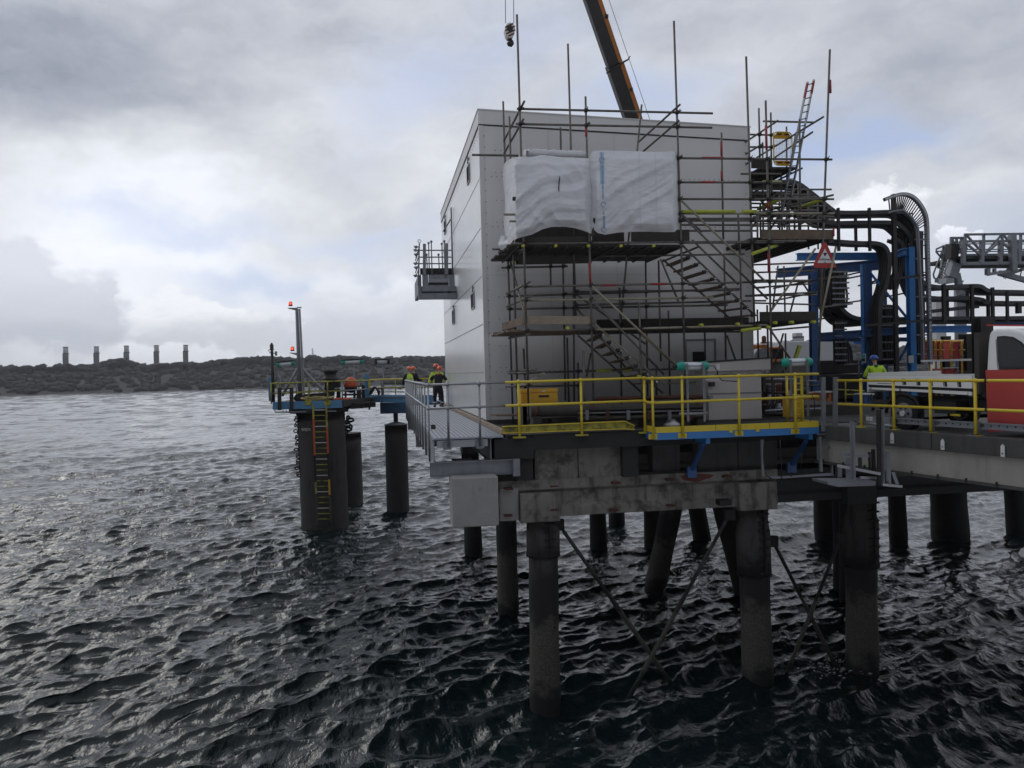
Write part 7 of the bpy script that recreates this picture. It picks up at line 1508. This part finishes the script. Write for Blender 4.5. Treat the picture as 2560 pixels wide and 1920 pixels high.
    if collar: skin('hood', [[(up(1.44,-.06,-.06),.06),(up(1.46,-.09,0),.065),(up(1.44,-.06,.06),.06)]], M[collar], root)
    return root
def gp(x, Y, z=DZ): p = atY(x, 960, Y); return Vector((p.x, Y, z))
rd = math.radians
person(gp(1024,38.5), rd(10), 'person in a yellow vest and red helmet with one arm out along the walkway rail', 'navy','navy','helmet', armR=[(.42,.12,1.22),(.70,.26,1.12)], armL=[(-.30,.0,1.13),(-.30,.10,.9)], vest='hiviz')
person(gp(1034,41.0,DZ+.1), rd(-35), 'person in dark clothing and red helmet half hidden behind the yellow vested person', 'navy','navy','helmet', scale=.96)
person(gp(1095.5,33.4), rd(-12), 'person in black overalls seen from behind with bowed head and orange collar', 'navy','navy','helmet', lean=.42, head=(.03,.10), armL=[(-.34,.03,1.18),(-.24,.25,1.22)], armR=[(.34,.03,1.18),(.22,.26,1.2)], spread=.15, collar='orangeb')
person(gp(1093,34.7), rd(165), 'person in a lime jacket and red helmet facing the viewer beside the building corner', 'hiviz','navy','helmet', scale=1.03, armR=[(-.0+.3,.02,1.15),(.32,.16,.98)], armL=[(-.36,.05,1.16),(-.30,.22,1.05)], head=(.02,.02))
person(gp(2192,21.5,DZ+.02), rd(-20), 'person in bright yellow and green jacket with a blue helmet behind the truck bed', 'hiviz','navy','helmetb', lean=.28, head=(.0,.06), armL=[(-.33,.12,1.12),(-.2,.34,1.06)], armR=[(.33,.12,1.12),(.2,.34,1.06)], collar='hivizg', scale=.92)
# ------------------------------------------------------------------ small finishing things
t = thing('pipework', 'tangle of thin dark and galvanised pipes between the cream cabinet and yellow ladder', 'pipework', P('4',1520,1650,19.8))
for x0,y0,x1,y1,Y,r,m in ((1510,1285,1780,1282,20,.03,'galv'),(1510,1308,1770,1300,20.3,.02,'dark'),(1515,1410,1760,1405,20.1,.03,'dark'),(1525,1575,1770,1560,19.6,.035,'galv'),(1520,1605,1780,1600,19.9,.05,'dark'),(1505,1520,1620,1500,20.4,.03,'galvd'),(1880,1300,2020,1300,20.5,.03,'galvd'),(1880,1345,2020,1342,20.3,.025,'dark'),(1890,1560,2040,1555,19.8,.035,'galvd'),(1600,1250,1600,1600,20.6,.04,'dark'),(1690,1200,1700,1500,20.5,.05,'dark'),(1720,1290,1725,1600,20.2,.03,'galvd'),(1640,1420,1780,1500,20.1,.02,'galvd')):
    MB().tube(P('4',x0,y0,Y), P('4',x1,y1,Y), r, 10).build('pipe', M[m], t)
for k in range(7):
    x = 1530+k*36; MB().path([P('4',x+18*math.sin(j*.7+k),1450+j*24,20+.1*k) for j in range(8)], .018, 6).build('hose', M['cable'], t)
for x, y in ((1560,1480),(1650,1560),(1745,1440)): c = P('4',x,y,19.7); MB().lathe(c, [(.05,0),(.09,.02),(.09,.06),(.05,.08),(.05,.16)], 12).build('valve', M['galvd'], t)
t = thing('hose_reel', 'loose dark hoses and fittings heaped on the deck behind the left platform rail', 'hoses', P('4',620,1620,19.0))
for k in range(6): MB().path([P('4',560+k*25+60*math.cos(j*.6+k),1600-14*k+16*math.sin(j*.6),19.+.12*k) for j in range(11)], .025, 6).build('hose', M['cable'], t)
t = thing('pipework', 'low dark pipes and brackets beneath the long pipe behind the tool chest', 'pipework', P('4',200,1600,18.9))
for y, m, r in ((1560,'dark',.03),(1590,'galvd',.02),(1640,'boardd',.05)): MB().tube(P('4',-200,y+8,18.5), P('4',960,y-20,18.5), r, 8).build('pipe', M[m], t)
for k in range(6): c = P('4',-120+k*190,1600,18.45); MB().box(c-Vector((.04,.03,.15)), c+Vector((.04,.03,.08))).build('bracket', M['rust' if k % 2 else 'galvd'], t)
# red stain on the front cap beam
ST = mat('red_stain', (.13,.035,.028), .9, var=.5, scale=6, dirt=.6, dirtcol=(.07,.06,.05))
MB().prism([P('s1',x,y,17.946) for x,y in ((735,778),(800,755),(930,752),(1050,765),(1020,790),(960,808),(900,832),(830,825),(770,812))], (0,.003,0)).build('paint_stain', ST, CAPF)
# foam around the foot of the right pile
fr_ = random.Random(4); mb = MB(); f0 = atZ(2152, 1668, 0)
for k in range(150):
    a = fr_.uniform(0, 6.283); rr_ = .42+abs(fr_.gauss(0, .30)); s_ = fr_.uniform(.010, .032)
    mb.sphere((f0.x-.15+rr_*1.5*math.cos(a), f0.y+rr_*.7*math.sin(a), fr_.uniform(.02,.12)), s_, 6, 3, (fr_.uniform(1,2.4), 1, .4))
o = mb.build('foam', mat('foam_white', (.42,.45,.45), .7, var=.1)); tag(o, 'white splash foam around the foot of the right hand front pile', 'foam', kind='stuff')
# ------------------------------------------------------------------ air
hz = MB(); hz.box((-1500, -200, -8.5), (1500, 1500, 75)); ho = hz.build('haze', None); tag(ho, 'thin sea haze in the air over the water', 'haze', kind='stuff')
hm = bpy.data.materials.new('air'); hm.use_nodes = True; t = hm.node_tree; t.nodes.clear()
pv = t.nodes.new('ShaderNodeVolumePrincipled'); mo = t.nodes.new('ShaderNodeOutputMaterial'); t.links.new(pv.outputs[0], mo.inputs['Volume'])
pv.inputs['Color'].default_value = (.93, .95, 1, 1); pv.inputs['Density'].default_value = .00017; pv.inputs['Anisotropy'].default_value = .2
ho.data.materials.append(hm)
